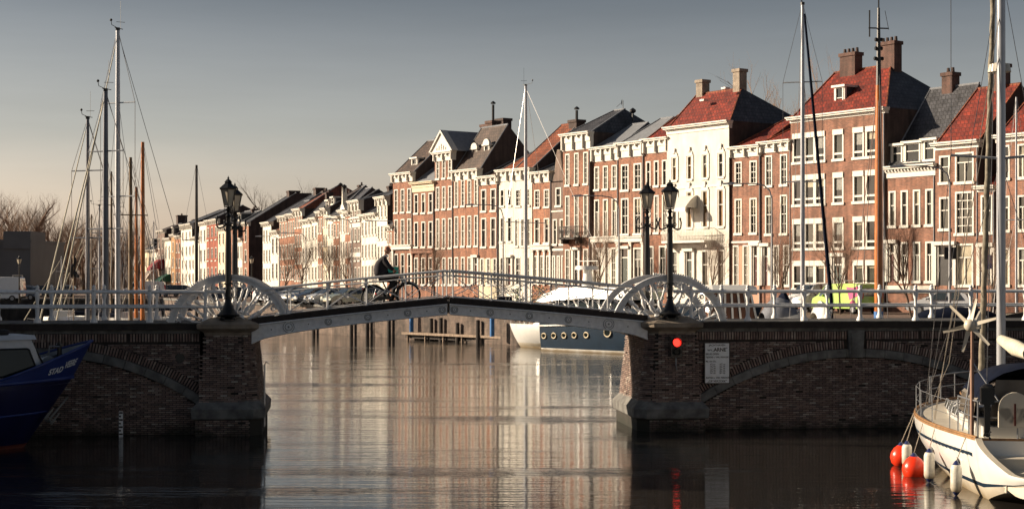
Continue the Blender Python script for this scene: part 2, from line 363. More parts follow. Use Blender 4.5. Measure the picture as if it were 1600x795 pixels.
# mooring piles in front of the quay wall
pm=MB(); pm.cyl((0,0,-1),(0,0,2.75),.17,.15,8); pm.cyl((0,0,2.75),(0,0,2.82),.19,.12,8); pile_me=pm.mesh('mooring_pile',M['woodD'],40)
pile_px=[494,553,578,612,678,693,719,751]
ORD=['first','second','third','fourth','fifth','sixth','seventh','eighth','ninth','tenth','eleventh','twelfth','thirteenth','fourteenth','fifteenth','sixteenth','seventeenth','eighteenth','nineteenth','twentieth']
for i,px in enumerate(pile_px):
    k=(px-800)/F; # intersect view ray with the quay line, a bit in front
    t=(KN.x-.57*0 - k*KN.y)/(k*dQ.y-dQ.x); q=KN+dQ*t+Vector((-.2,-.18,0))
    o=link('mooring_pile',pile_me,None,(q.x,q.y,random.uniform(-1.5,-.7)))
    props(o,ORD[i]+' black mooring pile from the left against the sunlit quay wall','mooring pile','mooring piles along the quay wall')
bp=MB(); bp.cyl((0,0,.3),(0,0,1.65),.17,.17,10); q=qpt(122)+Vector((-1.2,-1,0))
props(bp.build('mooring_pile',mat('blue_pile_sleeve',(.03,.16,.42),.5),smooth=40,loc=(P(643,500,126).x,126,.3)),'blue sleeved mooring pile behind the left end of the jetty','mooring pile')
props(bp.build('mooring_pile',bpy.data.materials['blue_pile_sleeve'],smooth=40,loc=(P(769,500,116).x,116,.3)),'blue sleeved mooring pile beside the white sailing boat','mooring pile')
# jetty
def jetty():
    a=P(628,520,126); b=P(786,520,116.5); a.z=b.z=0; d=(b-a); Ln=d.length; d.normalize()
    root=thing('jetty','low floating timber jetty in front of the quay wall, left of the white boat','jetty',a,math.atan2(d.y,d.x))
    MB().box(0,Ln,-.06,.0,.42,.60).build('edge_beam',M['plank'],root)
    me=MB().box(0,.22,0,1.7,.52,.58).mesh('plank',M['plank'])
    for i in range(int(Ln/.25)):
        link('plank',me,root,(i*.25+.02,.02,random.uniform(0,.012)))
    pl=MB().cyl((0,0,-1),(0,0,.5),.09,.09,6).mesh('post',M['plank'])
    for i in range(6): link('post',pl,root,(.6+i*(Ln-1)/5,.15,0))
    MB().box(0,Ln,.3,1.5,.12,.45).build('float',M['woodD'],root)
    r2=MB()
    return root
jetty()
# ================= HOUSES
win_cache={}
def win_mesh(w,h,style):
    key=(round(w,1),round(h,1),style)
    if key in win_cache: return win_cache[key],key
    w,h=key[0],key[1]; mb=MB(); f=.075 if w>.7 else .065
    # outer casing slightly proud of wall (y<0 is towards the street)
    mb.box(-w/2-.05,-w/2+f,-.05,.12,0,h); mb.box(w/2-f,w/2+.05,-.05,.12,0,h)
    mb.box(-w/2-.05,w/2+.05,-.052,.12,h-f,h+.05)
    mb.box(-w/2-.12,w/2+.12,-.12,.118,-.12,.07)       # sill
    iw=w-2*f
    if style=='sash' or style=='sash6':
        mb.box(-iw/2,iw/2,.0,.08,h*.52-.03,h*.52+.03)
        mb.box(-.018,.018,.01,.07,f,h-f)
        rows=[.27,.76] if style=='sash' else [.2,.36,.68,.84]
        for r in rows: mb.box(-iw/2,iw/2,.012,.068,h*r-.014,h*r+.014)
    elif style=='T':
        mb.box(-iw/2,iw/2,.0,.08,h*.68-.035,h*.68+.035); mb.box(-.03,.03,.01,.07,f,h*.68)
    elif style=='plain':
        mb.box(-iw/2,iw/2,.0,.08,h*.6-.03,h*.6+.03)
    elif style=='modern':
        mb.box(-w/2-.03,w/2+.03,-.10,.10,h-.32,h+.06); mb.box(-iw/2,iw/2,-.03,.08,h*.22-.10,h*.22+.04)
    elif style=='lattice':
        for r in (.2,.4,.6,.8): mb.box(-iw/2,iw/2,.01,.07,h*r-.025,h*r+.025)
        for r in (-.17,.17): mb.box(iw*r-.025,iw*r+.025,.012,.068,f,h-f)
    elif style=='arch':
        mb.box(-iw/2,iw/2,.0,.08,h*.6-.03,h*.6+.03)
        # keystone crest over the window
        n=8
        pts=[(-w/2-.12,h)]+[(-(w/2+.12)*math.cos(PI*i/n)*1,h+.12+.38*math.sin(PI*i/n)) for i in range(n+1)]+[(w/2+.12,h)]
        mb.prism(pts,-.10,-.003); mb.box(-.13,.13,-.16,-.004,h+.3,h+.72); mb.box(-w/2-.2,-w/2-.05,-.08,0.0,0,h+.1); mb.box(w/2+.05,w/2+.2,-.08,0.0,0,h+.1)
    win_cache[key]=mb.mesh('window',M['trim']); return win_cache[key],key
pane_cache={}
def pane_mesh(key,g):
    bl=random.choice((0,0,0,0,.25,.4,.55))
    k=(key[0],key[1],g,bl)
    if k not in pane_cache:
        w,h=key[0],key[1]; mb=MB(); mb.box(-w/2+.02,w/2-.02,.045,.055,.02,h-.02)
        if bl: mb.box(-w/2+.07,w/2-.07,.041,.0449,h*(1-bl),h-.05,1)
        if bl==.9: pass
        pane_cache[k]=mb.mesh('pane',[M[g],M['gLight'] if bl<.5 else M['curt']])
    return pane_cache[k]
def seg_loc(p0,d,px):   # intersect view column px with facade line
    k=(px-800)/F; t=(k*p0.y-p0.x)/(d.x-k*d.y); return p0+d*t
JB=0.0
def house(seg,px0,px1,yc,wall,rows,roof=None,cor=.55,label='',win_f=.5,depth=9,cat='house',corstyle='brackets',base=None,side='brDark',gl=('gDark','gDark','gMid'),extras=(),off=None,group=None):
    p0,d=(FA0,dA) if seg=='A' else (FB0,dB)
    a=seg_loc(p0,d,px0); b=seg_loc(p0,d,px1); w=(b-a).length-.01
    out=nA if seg=='A' else nB
    rz=math.atan2(d.y,d.x); Ym=(a.y+b.y)/2
    o_=random.uniform(0,.12) if off is None else off
    pos=a+out*o_; root=thing('house',label,cat,(pos.x,pos.y,QZ),rz,group)
    zh=lambda py:zpy(py,Ym)-QZ
    H=zh(yc); hw=H-.02
    # openings
    ops=[]
    for r in rows:
        y1,y2,n=r[0],r[1],r[2]; o=r[3] if len(r)>3 else {}
        z1=zh(y1); z0=max(zh(y2),.05)
        xs=o.get('xs') or [(i+.5)/n for i in range(n)]
        ww=o.get('w',win_f)*w/max(n,1)
        ww=min(ww,o.get('wmax',9))
        for i,x in enumerate(xs): ops.append([x*w-ww/2,x*w+ww/2,z0,z1,o.get('style','sash'),o.get('gl',gl),o.get('door') and i in o['door']])
    xs=sorted({0.0,w}|{round(q,4) for o in ops for q in o[:2]}); zs=sorted({-.3,hw}|{round(q,4) for o in ops for q in o[2:4]})
    mb=MB()
    for i in range(len(xs)-1):
        for j in range(len(zs)-1):
            cx,cz=(xs[i]+xs[i+1])/2,(zs[j]+zs[j+1])/2
            if any(o[0]<cx<o[1] and o[2]<cz<o[3] for o in ops): continue
            mi=0
            if base and cz<base[0]: mi=2
            mb.quad((xs[i],0,zs[j]),(xs[i+1],0,zs[j]),(xs[i+1],0,zs[j+1]),(xs[i],0,zs[j+1]),mi)
    for o in ops:
        x0,x1,z0,z1=o[:4]; D=.14
        mb.quad((x0,0,z0),(x0,D,z0),(x0,D,z1),(x0,0,z1),0); mb.quad((x1,0,z0),(x1,D,z0),(x1,D,z1),(x1,0,z1),0)
        mb.quad((x0,0,z1),(x1,0,z1),(x1,D,z1),(x0,D,z1),0); mb.quad((x0,0,z0),(x1,0,z0),(x1,D,z0),(x0,D,z0),0)
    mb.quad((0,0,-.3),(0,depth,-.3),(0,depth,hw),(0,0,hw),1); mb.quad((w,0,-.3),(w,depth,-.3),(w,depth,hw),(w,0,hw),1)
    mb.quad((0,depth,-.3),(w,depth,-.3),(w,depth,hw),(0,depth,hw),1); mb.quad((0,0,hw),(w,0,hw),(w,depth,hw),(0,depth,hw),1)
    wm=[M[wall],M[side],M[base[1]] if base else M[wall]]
    # roof
    rt=None
    if roof:
        ry,dr,xl,xr,rm=roof[:5]; zr=zpy(ry,Ym+dr*.5)-QZ; db=roof[5] if len(roof)>5 else depth
        e0=-.15 if cor<.3 else .12
        A=(-.02,e0,H-.03);B=(w+.02,e0,H-.03);C=(w-xr,dr,zr);D_=(xl,dr,zr);E=(w+.02,db,H-.03);G=(-.02,db,H-.03)
        rb=MB(); rb.quad(A,B,C,D_,0)
        back=(w-xr,max(dr,db-dr),zr),(xl,max(dr,db-dr),zr)
        if db-dr-.1>dr and len(roof)>6: rb.quad(D_,C,back[0],back[1],0); rb.quad(back[1],back[0],E,G,0)
        else: back=(C,D_); rb.quad(D_,C,E,G,0)
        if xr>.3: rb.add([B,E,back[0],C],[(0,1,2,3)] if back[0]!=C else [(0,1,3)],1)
        else: mb.add([(w,.12,H-.04),(w,db,H-.04),back[0],C],[(0,1,2,3)] if back[0]!=C else [(0,1,3)],1)
        if xl>.3: rb.add([G,A,D_,back[1]],[(0,1,2,3)] if back[1]!=D_ else [(0,1,2)],0)
        else: mb.add([(0,db,H-.04),(0,.12,H-.04),D_,back[1]],[(0,1,2,3)] if back[1]!=D_ else [(0,1,2)],1)
        # verge boards and ridge tiles
        tr=MB(); 
        tr.tube([D_,C],.09,6,0)
        tr.tube([Vector(B)+Vector((-.03,0,.03)),Vector(C)+Vector((-.03,0,.03))],.06,5,1); tr.tube([Vector(A)+Vector((.03,0,.03)),Vector(D_)+Vector((.03,0,.03))],.06,5,1)
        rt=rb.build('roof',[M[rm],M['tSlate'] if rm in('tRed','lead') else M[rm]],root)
        tr.build('ridge_tiles',[M['tOr'] if rm in('tRed','tOr') else M['lead'],M['lead'] if rm!='tRed' else M['tOr']],rt)
    mb.build('wall',wm,root)
    for o in ops:
        ww=o[1]-o[0]; hh=o[3]-o[2]
        if o[6]:
            dm=MB(); cx=(o[0]+o[1])/2
            dm.box(o[0]-.05,o[0]+.08,-.06,.13,o[2],o[3],0); dm.box(o[1]-.08,o[1]+.05,-.06,.13,o[2],o[3],0); dm.box(o[0]-.25,o[1]+.25,-.3,.0,o[3]-.02,o[3]+.22,0)
            dm.box(o[0]+.08,o[1]-.08,.0,.1,o[2]+(hh)*.72,o[2]+hh*.72+.1,0); dm.box(o[0]+.08,o[1]-.08,.06,.07,o[2]+hh*.72+.1,o[3],2)
            dm.box(o[0]+.08,o[1]-.08,.04,.09,o[2],o[2]+hh*.72,1)
            for s in(.12,.45): dm.box(o[0]+.2,o[1]-.2,.02,.04,o[2]+hh*s,o[2]+hh*(s+.22),1)
            dm.box(o[0]-.3,o[0]-.05,-.15,.0,o[2],o[3],0); dm.box(o[1]+.05,o[1]+.3,-.15,.0,o[2],o[3],0)
            dr_=dm.build('door',[M['trim'],random.choice([M['door'],M['doorR'],M['black']]),M['gDark']],root)
            MB().ball((o[1]-.22,.0,o[2]+1.1),.04,n=6).build('handle',M['steel'],dr_)
            continue
        me,key=win_mesh(ww,hh,o[4]); x=(o[0]+o[1])/2
        wo=link('window',me,root,(x,0.02,o[2])); wo.scale=((ww)/key[0],1,hh/key[1])
        link('pane',pane_mesh(key,random.choice(o[5])),wo,(0,.045,0))
    # cornice
    if cor>.05:
        c=MB(); c.box(-.03,w+.03,-.06,.3,H-cor,H-cor*.55); c.box(-.05,w+.05,-.12,.3,H-cor*.55,H-.22)
        c.box(-.12,w+.12,-.36,.3,H-.22,H-.10); c.box(-.16,w+.16,-.46,.3,H-.10,H)
        if corstyle=='brackets':
            k=max(3,int(w/.7))
            for i in range(k+1):
                x=.12+(w-.24)*i/k; big=(i%2==0)
                c.box(x-.07,x+.07,-.30,-.06,H-(cor*.95 if big else .42),H-.222)
        elif corstyle=='dentil':
            k=int(w/.28)
            for i in range(k): c.box(.05+i*w/k,.05+i*w/k+.12,-.25,-.06,H-.36,H-.222)
        c.build('cornice',M['trim'] if corstyle!='cream' else M['cream'],root)
    # rainwater pipe
    if wall.startswith('br') and seg=='A': MB().cyl((w-.08,-.06,0),(w-.08,-.06,H-cor),.05,n=6).build('rain_pipe',M['lead'],root)
    for e_ in extras: e_(root,w,H,zh,rt)
    return root,w,H,zh,rt
# extras
def chimney(xf,y0,ztop_px,sx=.7,sy=.9,m='brChim',pots=2,base_drop=3.2,pipe=None):
    def f(root,w,H,zh,rt):
        x=xf*w; zt=zh(ztop_px)*1.02; mb=MB(); mb.box(x-sx/2,x+sx/2,y0-sy/2,y0+sy/2,zt-base_drop,zt-.25,0)
        mb.box(x-sx/2-.08,x+sx/2+.08,y0-sy/2-.08,y0+sy/2+.08,zt-.25,zt,0)
        for i in range(pots): mb.cyl((x+(i-(pots-1)/2)*.4,y0,zt),(x+(i-(pots-1)/2)*.4,y0,zt+.35),.13,.10,8,1)
        if pipe: mb.cyl((x,y0,zt),(x,y0,zt+pipe),.13,.13,8,2); mb.cyl((x,y0,zt+pipe+.08),(x,y0,zt+pipe+.2),.25,.25,8,2); mb.cyl((x,y0,zt+pipe+.2),(x,y0,zt+pipe+.35),.25,.05,8,2)
        mb.build('chimney',[M[m],M['brDark'],M['black']],rt or root)
    return f
def dormer(xf,y1,y2,wd=.9,yd=1.2,dep=2.2,m='trim',roofm='lead',style='plain'):
    def f(root,w,H,zh,rt):
        x=xf*w; z1=zh(y1); z0=zh(y2); h=z1-z0
        mb=MB(); mb.box(x-wd/2-.15,x-wd/2,yd-.1,yd+.1,z0-.1,z1,0); mb.box(x+wd/2,x+wd/2+.15,yd-.1,yd+.1,z0-.1,z1,0)
        mb.box(x-wd/2-.13,x+wd/2+.13,yd,yd+dep,z0-.1,z1-.01,1); mb.box(x-wd/2-.28,x+wd/2+.28,yd-.28,yd+dep,z1,z1+.16,0)
        mb.box(x-wd/2-.15,x+wd/2+.15,yd-.14,yd+.05,z0-.12,z0+.03,0)
        if style=='round': mb.prism([(x-wd/2-.2,z1+.16)]+[(x-(wd/2+.2)*math.cos(PI*i/8),z1+.16+.5*math.sin(PI*i/8)) for i in range(1,8)]+[(x+wd/2+.2,z1+.16)],yd-.2,yd+.05,0)
        dm=mb.build('dormer',[M[m],M['tSlate']],rt or root)
        me,key=win_mesh(wd,h,'plain'); wo=link('window',me,dm,(x,yd-.09,z0)); wo.scale=(wd/key[0],1,h/key[1])
        # keep to three levels: pane joined beside the window
        MB().box(x-wd/2+.02,x+wd/2-.02,yd-.04,yd-.02,z0+.05,z1-.05).build('pane',M['gDark'],dm)
    return f
def pediment(yap):
    def f(root,w,H,zh,rt):
        za=zh(yap); mb=MB(); mb.prism([(-.25,H),(w+.25,H),(w/2,za)],-.30,.3,0)
        mb.prism([(-.45,H),(-.25,H),(w/2,za-.02),(w/2,za+.22)],-.46,.3,0); mb.prism([(w+.45,H),(w+.25,H),(w/2,za-.02),(w/2,za+.22)],-.461,.3,0)
        for i in range(5): mb.box(w/2-.9+i*.4,w/2-.8+i*.4,-.36,-.29,H+.15,H+.75-abs(i-2)*.18,0)
        mb.build('pediment',M['trim'],root)
        r=MB(); r.quad((-.4,-.3,H),(w/2,-.3,za+.2),(w/2,7,za+.2),(-.4,7,H)); r.quad((w+.4,-.3,H),(w/2,-.3,za+.2),(w/2,7,za+.2),(w+.4,7,H)); r.build('roof',M['lead'],root)
    return f
def bell_gable(yap,m='brGrey'):
    def f(root,w,H,zh,rt):
        za=zh(yap); hh=za-H; pts=[(0,H-.05)]
        for t in [i/10 for i in range(11)]:
            x=w/2*(.0+.72*(t**.55)) if t<1 else w/2*.72
            pts.append((x,H+hh*.88*(t**1.3)))
        top=[(w/2-.28*w*.5+0,H+hh*.88)]
        right=[(w-x,z) for x,z in reversed(pts)]
        poly=pts+[(w/2-.1*w,za),(w/2+.1*w,za)]+right
        MB().prism(poly,-.02,.32).build('gable',M[m],root)
        t_=MB(); t_.tube([(x,.1,z+.03) for x,z in poly[1:-1]],.12,5); t_.build('gable_coping',M['stoneC'],root)
        me,key=win_mesh(.9,2.2,'plain'); z0=H+hh*.02-1.7
    return f
def awning(x0,x1,z1px,z2px,m,out=1.3):
    def f(root,w,H,zh,rt):
        a,b=x0*w,x1*w; z1,z2=zh(z1px),zh(z2px); mb=MB(); n=6
        rings=[]
        for i in range(n+1):
            t=i/n; y=-out*t; zz=z1-(z1-z2)*(t**1.6); e=.28*t
            rings.append([(a-e,y,zz),(b+e,y,zz)])
        for i in range(n): mb.quad(rings[i][0],rings[i][1],rings[i+1][1],rings[i+1][0])
        mb.quad((a-.28,-out,z2),(b+.28,-out,z2),(b+.28,-out-.02,z2-.3),(a-.28,-out-.02,z2-.3))
        for s,x in((0,a),(1,b)):
            for i in range(n): mb.quad(rings[i][s],rings[i+1][s],(rings[i+1][s][0],rings[i+1][s][1],z2-.25*(i>n-2)),(rings[i][s][0],rings[i][s][1],z2))
        mb.build('awning',m,root)
    return f
def balcony(x0,x1,zpx,m='trim',out=1.0,hgt=.95,brackets=True):
    def f(root,w,H,zh,rt):
        a,b,z=x0*w,x1*w,zh(zpx); mb=MB(); mb.box(a,b,-out,-.01,z-.18,z); 
        for x in (a+.1,b-.25):
            mb.prism([(x,z-.18)]+[(x,z-.18)],-.2,-.1) if 0 else mb.box(x,x+.15,-out*.7,-.01,z-.55,z-.182)
        sl=mb.build('balcony',M[m],root)
        r=MB(); r.box(a,b,-out+.02,-out+.07,z+hgt-.05,z+hgt); n=max(4,int((b-a)/.18))
        for i in range(n+1):
            x=a+.03+(b-a-.06)*i/n; r.cyl((x,-out+.045,z),(x,-out+.045,z+hgt-.05),.02,n=4)
            if i<n: r.tube([(x,-out+.045,z+.1),(x+.09,-out+.045,z+.5),(x,-out+.045,z+.85)],.02,4)
        for x in(a+.02,b-.02):
            r.box(x-.02,x+.02,-out+.02,-.02,z+hgt-.05,z+hgt)
            for k in range(4): r.cyl((x,-out+.2+k*.2,z),(x,-out+.2+k*.2,z+hgt-.05),.02,n=4)
        r.build('railing',M['black'] if m=='woodD' else M['trim'],sl)
    return f
def band(ypx,h=.18,m='trim',out=.06):
    def f(root,w,H,zh,rt): MB().box(-.002,w+.002,-out,-.001,zh(ypx)-h/2,zh(ypx)+h/2).build('string_course',M[m],root)
    return f
def pilasters(y1,y2,n,m='trim',wd=.25):
    def f(root,w,H,zh,rt):
        mb=MB(); 
        for i in range(n+1):
            x=wd/2+(w-wd)*i/n; mb.box(x-wd/2,x+wd/2,-.14,-.002,max(0,zh(y2)),zh(y1)); mb.box(x-wd/2-.05,x+wd/2+.05,-.2,-.002,zh(y1)-.0,zh(y1)+.15)
        mb.box(-.02,w+.02,-.26,-.002,zh(y1)+.15,zh(y1)+.5); mb.box(-.05,w+.05,-.36,-.003,zh(y1)+.5,zh(y1)+.62)
        mb.build('shopfront_pilasters',M[m],root)
    return f
def antenna(xf,y,ztop):
    def f(root,w,H,zh,rt):
        z=zh(ztop); a=MB(); a.cyl((xf*w,y,z-2.2),(xf*w,y,z),.03,n=4); a.cyl((xf*w-.9,y,z-.5),(xf*w+.9,y-.9,z-.35),.02,n=4)
        for k in range(6): a.cyl((xf*w-.1+k*.18,y-.1-k*.13,z-.42),(xf*w-.1+k*.18,y-.1-k*.13,z-.05),.012,n=3)
        a.build('aerial',M['black'],rt or root)
    return f
def finial(xf,y,ztop,m='black'):
    def f(root,w,H,zh,rt):
        z=zh(ztop); MB().lathe([(.12,-1.2),(.08,-.5),(.28,-.35),(.3,-.2),(.1,-.05),(.02,0)],(xf*w,y,z),8).build('roof_finial',M[m],rt or root)
    return f
S=dict
house('A',615,646,270,'brA',[(296,332,3),(343,385,3),(397,444,3,S(style='plain'))],(218,4.2,0,0,'tBrown'),cor=.95,label='narrow brick house with deep white cornice and dormer, leftmost of the tall row',extras=[dormer(.62,248,270),pilasters(392,446,1),chimney(.4,5,216,1.1)])
house('A',646,680,284,'brA',[(303,333,3,S(style='plain')),(347,386,3,S(style='plain')),(403,445,3,S(style='plain',gl=('gDark','gMid')))],(246,4,0,.0,'lead'),cor=1.0,corstyle='cream',label='low brick house with cream cornice and dark windows beside the pedimented house',gl=('gDark','gDark'),extras=[pilasters(398,446,3,'brB',.2),chimney(.8,7,196,1.2,1.2,'brChim',3,5)])
house('A',680,709,237,'brA',[(248,279,3),(292,327,3),(342,388,3),(403,445,3)],None,cor=.9,label='tall narrow brick house crowned by a white triangular pediment',gl=('gMid','gLight','gDark'),extras=[pediment(207),chimney(.9,6,188,1.8,1,'brDark',0,4)])
house('A',709,750,265,'brC',[(282,322,4,S(style='sash6')),(338,385,4),(402,445,4,S(door=[3]))],(197,3.3,0,0,'tBrown',7.5),cor=1.0,label='four bay brick house with twin arched dormers and high dark tiled roof',gl=('gMid','gLight','gDark'),side='brDark',extras=[dormer(.32,232,258,.7,1.6,2.4,style='round'),dormer(.78,228,256,.7,1.6,2.4,style='round'),chimney(.15,4.2,189,1.1,1.0,'brChim',1,2.5,pipe=1.6)])
house('A',750,780,275,'brC',[(296,330,2,S(style='plain')),(341,386,2,S(style='plain')),(404,445,3)],(248,4,0,0,'tBrown'),cor=.85,label='two bay brick house with cream ground floor left of the white houses',base=(3.6,'cream'),gl=('gDark','gDark'))
house('A',780,803,265,'white',[(296,322,2,S(style='plain')),(340,378,2,S(style='plain')),(402,445,2,S(door=[1]))],(235,4,0,0,'tOr'),cor=1.1,label='narrow white house with dark windows just left of the lone white mast',gl=('gDark','gDark'),side='white')
house('A',803,832,263,'white',[(296,322,2),(342,385,3),(402,445,2)],(193,5.5,0,0,'tOr',11),cor=1.1,label='white house with orange tiled roof and tall brick gable behind the lone white mast',gl=('gMid','gDark'),side='brDark',extras=[chimney(.9,5.3,190,1.2,1,'brDark',0,2,pipe=.9)])
house('A',832,862,268,'brC',[(297,324,2),(342,380,2,S(style='plain')),(400,442,3)],(244,4,0,0,'tSlate'),cor=1.0,label='small brick house with ornate white cornice beside the grey shaped gable',gl=('gDark','gMid'),extras=[pilasters(393,446,3)])
house('A',862,884,283,'brGrey',[(294,322,1,S(style='plain',w=.35)),(343,382,2,S(style='plain')),(400,442,3)],(262,5,0,0,'tSlate'),cor=0,label='grey brown house with curved neck gable between two brick houses',side='brGrey',extras=[bell_gable(236),band(330,.12),band(390,.2)])
house('A',884,927,208,'brA',[(240,289,3,S(style='sash6',w=.42)),(306,369,3,S(style='sash',w=.42)),(390,445,3,S(door=[1],w=.45))],(171,5,.9,1.5,'tSlate'),cor=1.5,label='tall brick house with heavy bracketed cornice, grey hipped roof and dark balcony',gl=('gMid','gMid','gLight'),off=.3,extras=[balcony(.15,.75,371,'woodD'),antenna(.55,5,152),finial(.9,5,166)])
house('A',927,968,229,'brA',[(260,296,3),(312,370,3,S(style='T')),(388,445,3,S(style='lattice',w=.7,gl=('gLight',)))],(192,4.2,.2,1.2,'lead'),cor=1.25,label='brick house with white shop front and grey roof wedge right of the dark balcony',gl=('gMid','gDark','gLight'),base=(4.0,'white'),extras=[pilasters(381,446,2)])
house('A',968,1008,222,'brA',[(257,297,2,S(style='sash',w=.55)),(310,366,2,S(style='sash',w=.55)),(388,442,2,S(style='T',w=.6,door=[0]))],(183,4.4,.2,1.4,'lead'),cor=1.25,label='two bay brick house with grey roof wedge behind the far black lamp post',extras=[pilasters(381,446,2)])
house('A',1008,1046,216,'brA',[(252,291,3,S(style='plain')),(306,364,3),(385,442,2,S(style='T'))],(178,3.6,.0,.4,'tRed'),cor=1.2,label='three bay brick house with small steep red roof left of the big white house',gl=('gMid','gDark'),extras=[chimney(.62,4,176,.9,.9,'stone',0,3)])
ant=1
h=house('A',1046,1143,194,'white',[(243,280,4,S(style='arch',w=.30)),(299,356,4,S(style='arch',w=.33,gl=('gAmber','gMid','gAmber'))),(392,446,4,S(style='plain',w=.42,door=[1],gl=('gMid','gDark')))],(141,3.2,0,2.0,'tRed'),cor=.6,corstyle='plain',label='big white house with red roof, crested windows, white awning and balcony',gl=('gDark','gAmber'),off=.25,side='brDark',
  extras=[awning(.27,.50,305,325,M['trim'],1.5),balcony(.08,.78,376,'trim',1.1),band(292,.2),band(384,.3),chimney(.08,3.3,122,.75,.8,'stoneC',0,2.6),chimney(.68,3.3,114,.75,.8,'stoneC',0,2.6),
   lambda r,w,H,zh,rt:[MB().box(x*w,x*w+.5,1.2+i*.5,1.7+i*.5,H+1.95+i*.8,H+2.1+i*.8).build('roof_light',M['trim'],rt) for i,x in enumerate((.35,.62))]])
house('A',1143,1190,228,'brB',[(253,288,2,S(w=.42)),(311,365,2,S(w=.42)),(384,446,3,S(w=.5,door=[2]))],(183,4.2,2.2,0,'tRed'),cor=.85,label='brick house with salmon ground floor and low red roof right of the white house',base=(4.1,'pink'),gl=('gMid','gDark','gLight'),extras=[band(378,.15)])
house('A',1190,1237,220,'brB',[(243,290,2,S(w=.42)),(306,366,2,S(w=.42)),(384,446,3,S(w=.5,door=[0]))],(186,3.6,1.8,0,'tRed'),cor=.85,label='brick house with tall sash windows left of the four storey block',gl=('gMid','gDark'),off=.02)
big=[.08,.21,.325,.52,.73,.86]
def r17(y1,y2): return (y1,y2,6,S(style='modern',w=.62,xs=big,gl=('gDark','gMid','gDark')))
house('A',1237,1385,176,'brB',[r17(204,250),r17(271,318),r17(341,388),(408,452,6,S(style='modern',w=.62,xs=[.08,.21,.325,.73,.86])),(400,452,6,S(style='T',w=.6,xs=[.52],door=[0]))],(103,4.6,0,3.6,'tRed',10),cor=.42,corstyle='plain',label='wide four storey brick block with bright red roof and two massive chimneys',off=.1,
  extras=[chimney(.20,4.4,77,1.5,.8,'brChim',4,3.6),chimney(.58,4.7,68,1.6,.8,'brChim',4,3.4),dormer(.375,132,174,.75,1.6,2.8)])
house('A',1385,1462,258,'brB',[(298,353,4,S(style='plain',w=.5)),(379,440,4,S(style='T',w=.5,door=[0],gl=('gMid','gDark')))],(134,4.5,0,0,'tSlate',9),cor=.8,corstyle='dentil',label='brick house with steep slate roof and three white dormers right of the wide block',gl=('gDark','gMid'),off=.0,
  extras=[dormer(.14,225,256,.9,.5,2.5),dormer(.46,223,254,1.3,.5,2.5),dormer(.8,221,252,.9,.5,2.5),chimney(.42,4.5,113,.9,.8,'brChim',2,3.0),band(452,.5,'white',.1)])
house('A',1462,1530,221,'brB',[(240,286,2,S(style='T',xs=[.68],w=.8)),(243,285,2,S(style='plain',xs=[.22],w=.45)),(301,366,2,S(style='lattice',xs=[.68],w=.8)),(308,358,2,S(style='plain',xs=[.22],w=.45)),(382,446,2,S(style='T',w=.75,xs=[.25,.68],door=[0],gl=('gLight',)))],(134,4.3,0,0,'tRed',9),cor=.5,corstyle='plain',label='brick house with dark red roof and unevenly sized windows at the right',gl=('gMid','gDark'),extras=[chimney(.55,4.3,101,.9,.8,'brChim',2,3)])
house('A',1530,1557,290,'brB',[(306,364,1,S(style='plain',w=.6)),(385,446,1,S(w=.6,style='plain',door=[0]))],(262,2.8,0,0,'tRed'),cor=.4,corstyle='plain',label='tiny low brick house with red roof squeezed between two tall ones at the right')
house('A',1557,1640,208,'brB',[(226,278,3,S(style='T')),(306,360,3,S(style='T')),(388,446,3,S(style='T'))],(128,4.3,0,0,'tRed',9),cor=.5,corstyle='plain',label='brick house with red roof cut off by the right edge of the photograph',gl=('gMid','gDark','gLight'),extras=[chimney(-.05,4.3,120,.9,.8,'brChim',2,3)])
house('A',1641,1740,200,'brA',[(226,278,4,S(style='T')),(306,360,4,S(style='T')),(388,446,4,S(style='T'))],(128,6.6,0,0,'tBrown',13),cor=.5,corstyle='plain',label='brick house beyond the right edge of the photograph')
# ---- far row
FB0=Vector((-12.3,165.3,0))
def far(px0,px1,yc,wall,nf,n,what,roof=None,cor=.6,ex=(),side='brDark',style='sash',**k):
    rr=random.Random(px0)
    if roof and len(roof)<6:
        roof=list(roof); roof[0]+=rr.uniform(-7,9)
        if len(roof)<7: roof[1]=rr.uniform(3.2,5); roof=roof[:5]+[min(roof[5],10)] if len(roof)>5 else roof
        if len(roof)<=6 and rr.random()<.4 and px1-px0>7: roof[2]=rr.choice((0,1.2)); roof[3]=rr.choice((.8,1.5))
        if rr.random()<.35: ex=list(ex)+[chimney(rr.choice((.15,.85)),roof[1],roof[0]-rr.uniform(2,7),.8,.8,'brDark',rr.choice((1,2,3)),2.5)]
        if rr.random()<.4: ex=list(ex)+[dormer(.5,yc-16,yc-6,1.1,1.0,2.0)]
    rows=[]; top=yc+12; bot=446; st=(bot-top)/nf
    for i in range(nf):
        y1=top+st*i+ (2 if i else 0); rows.append((y1,y1+st*.66,n,S(style=style,w=.5,wmax=1.2)))
    house('B',px0,px1,yc,wall,rows,roof,cor=cor,label=what,extras=ex,side=side,**k)
far(606,615,352,'brC',3,2,'sliver of brick house beside the tall brick row',(300,4,0,0,'tSlate'))
far(590,606,307,'white',4,3,'tall white house with ornate cornice behind the cyclist',(292,4,0,0,'tSlate'),cor=1.0,gl=('gMid','gDark'))
far(575,590,333,'white',3,3,'white house left of the tall one with the ornate cornice',(285,6,0,0,'tSlate',12))
far(565,575,335,'white',3,2,'white house with low cornice right of the cream banded front',(285,6,0,0,'tSlate',12),gl=('gMid',))
far(548,565,313,'brGrey',4,3,'elaborate cream banded brick front with red arches in the far row',(290,5,.3,.3,'tSlate'),cor=1.2,gl=('gMid','gDark'),ex=[band(352,.5),band(398,.5),band(340,.2)])
far(540,548,330,'brC',3,2,'narrow brick house right of the white spired gable',(300,4,0,0,'tSlate'))
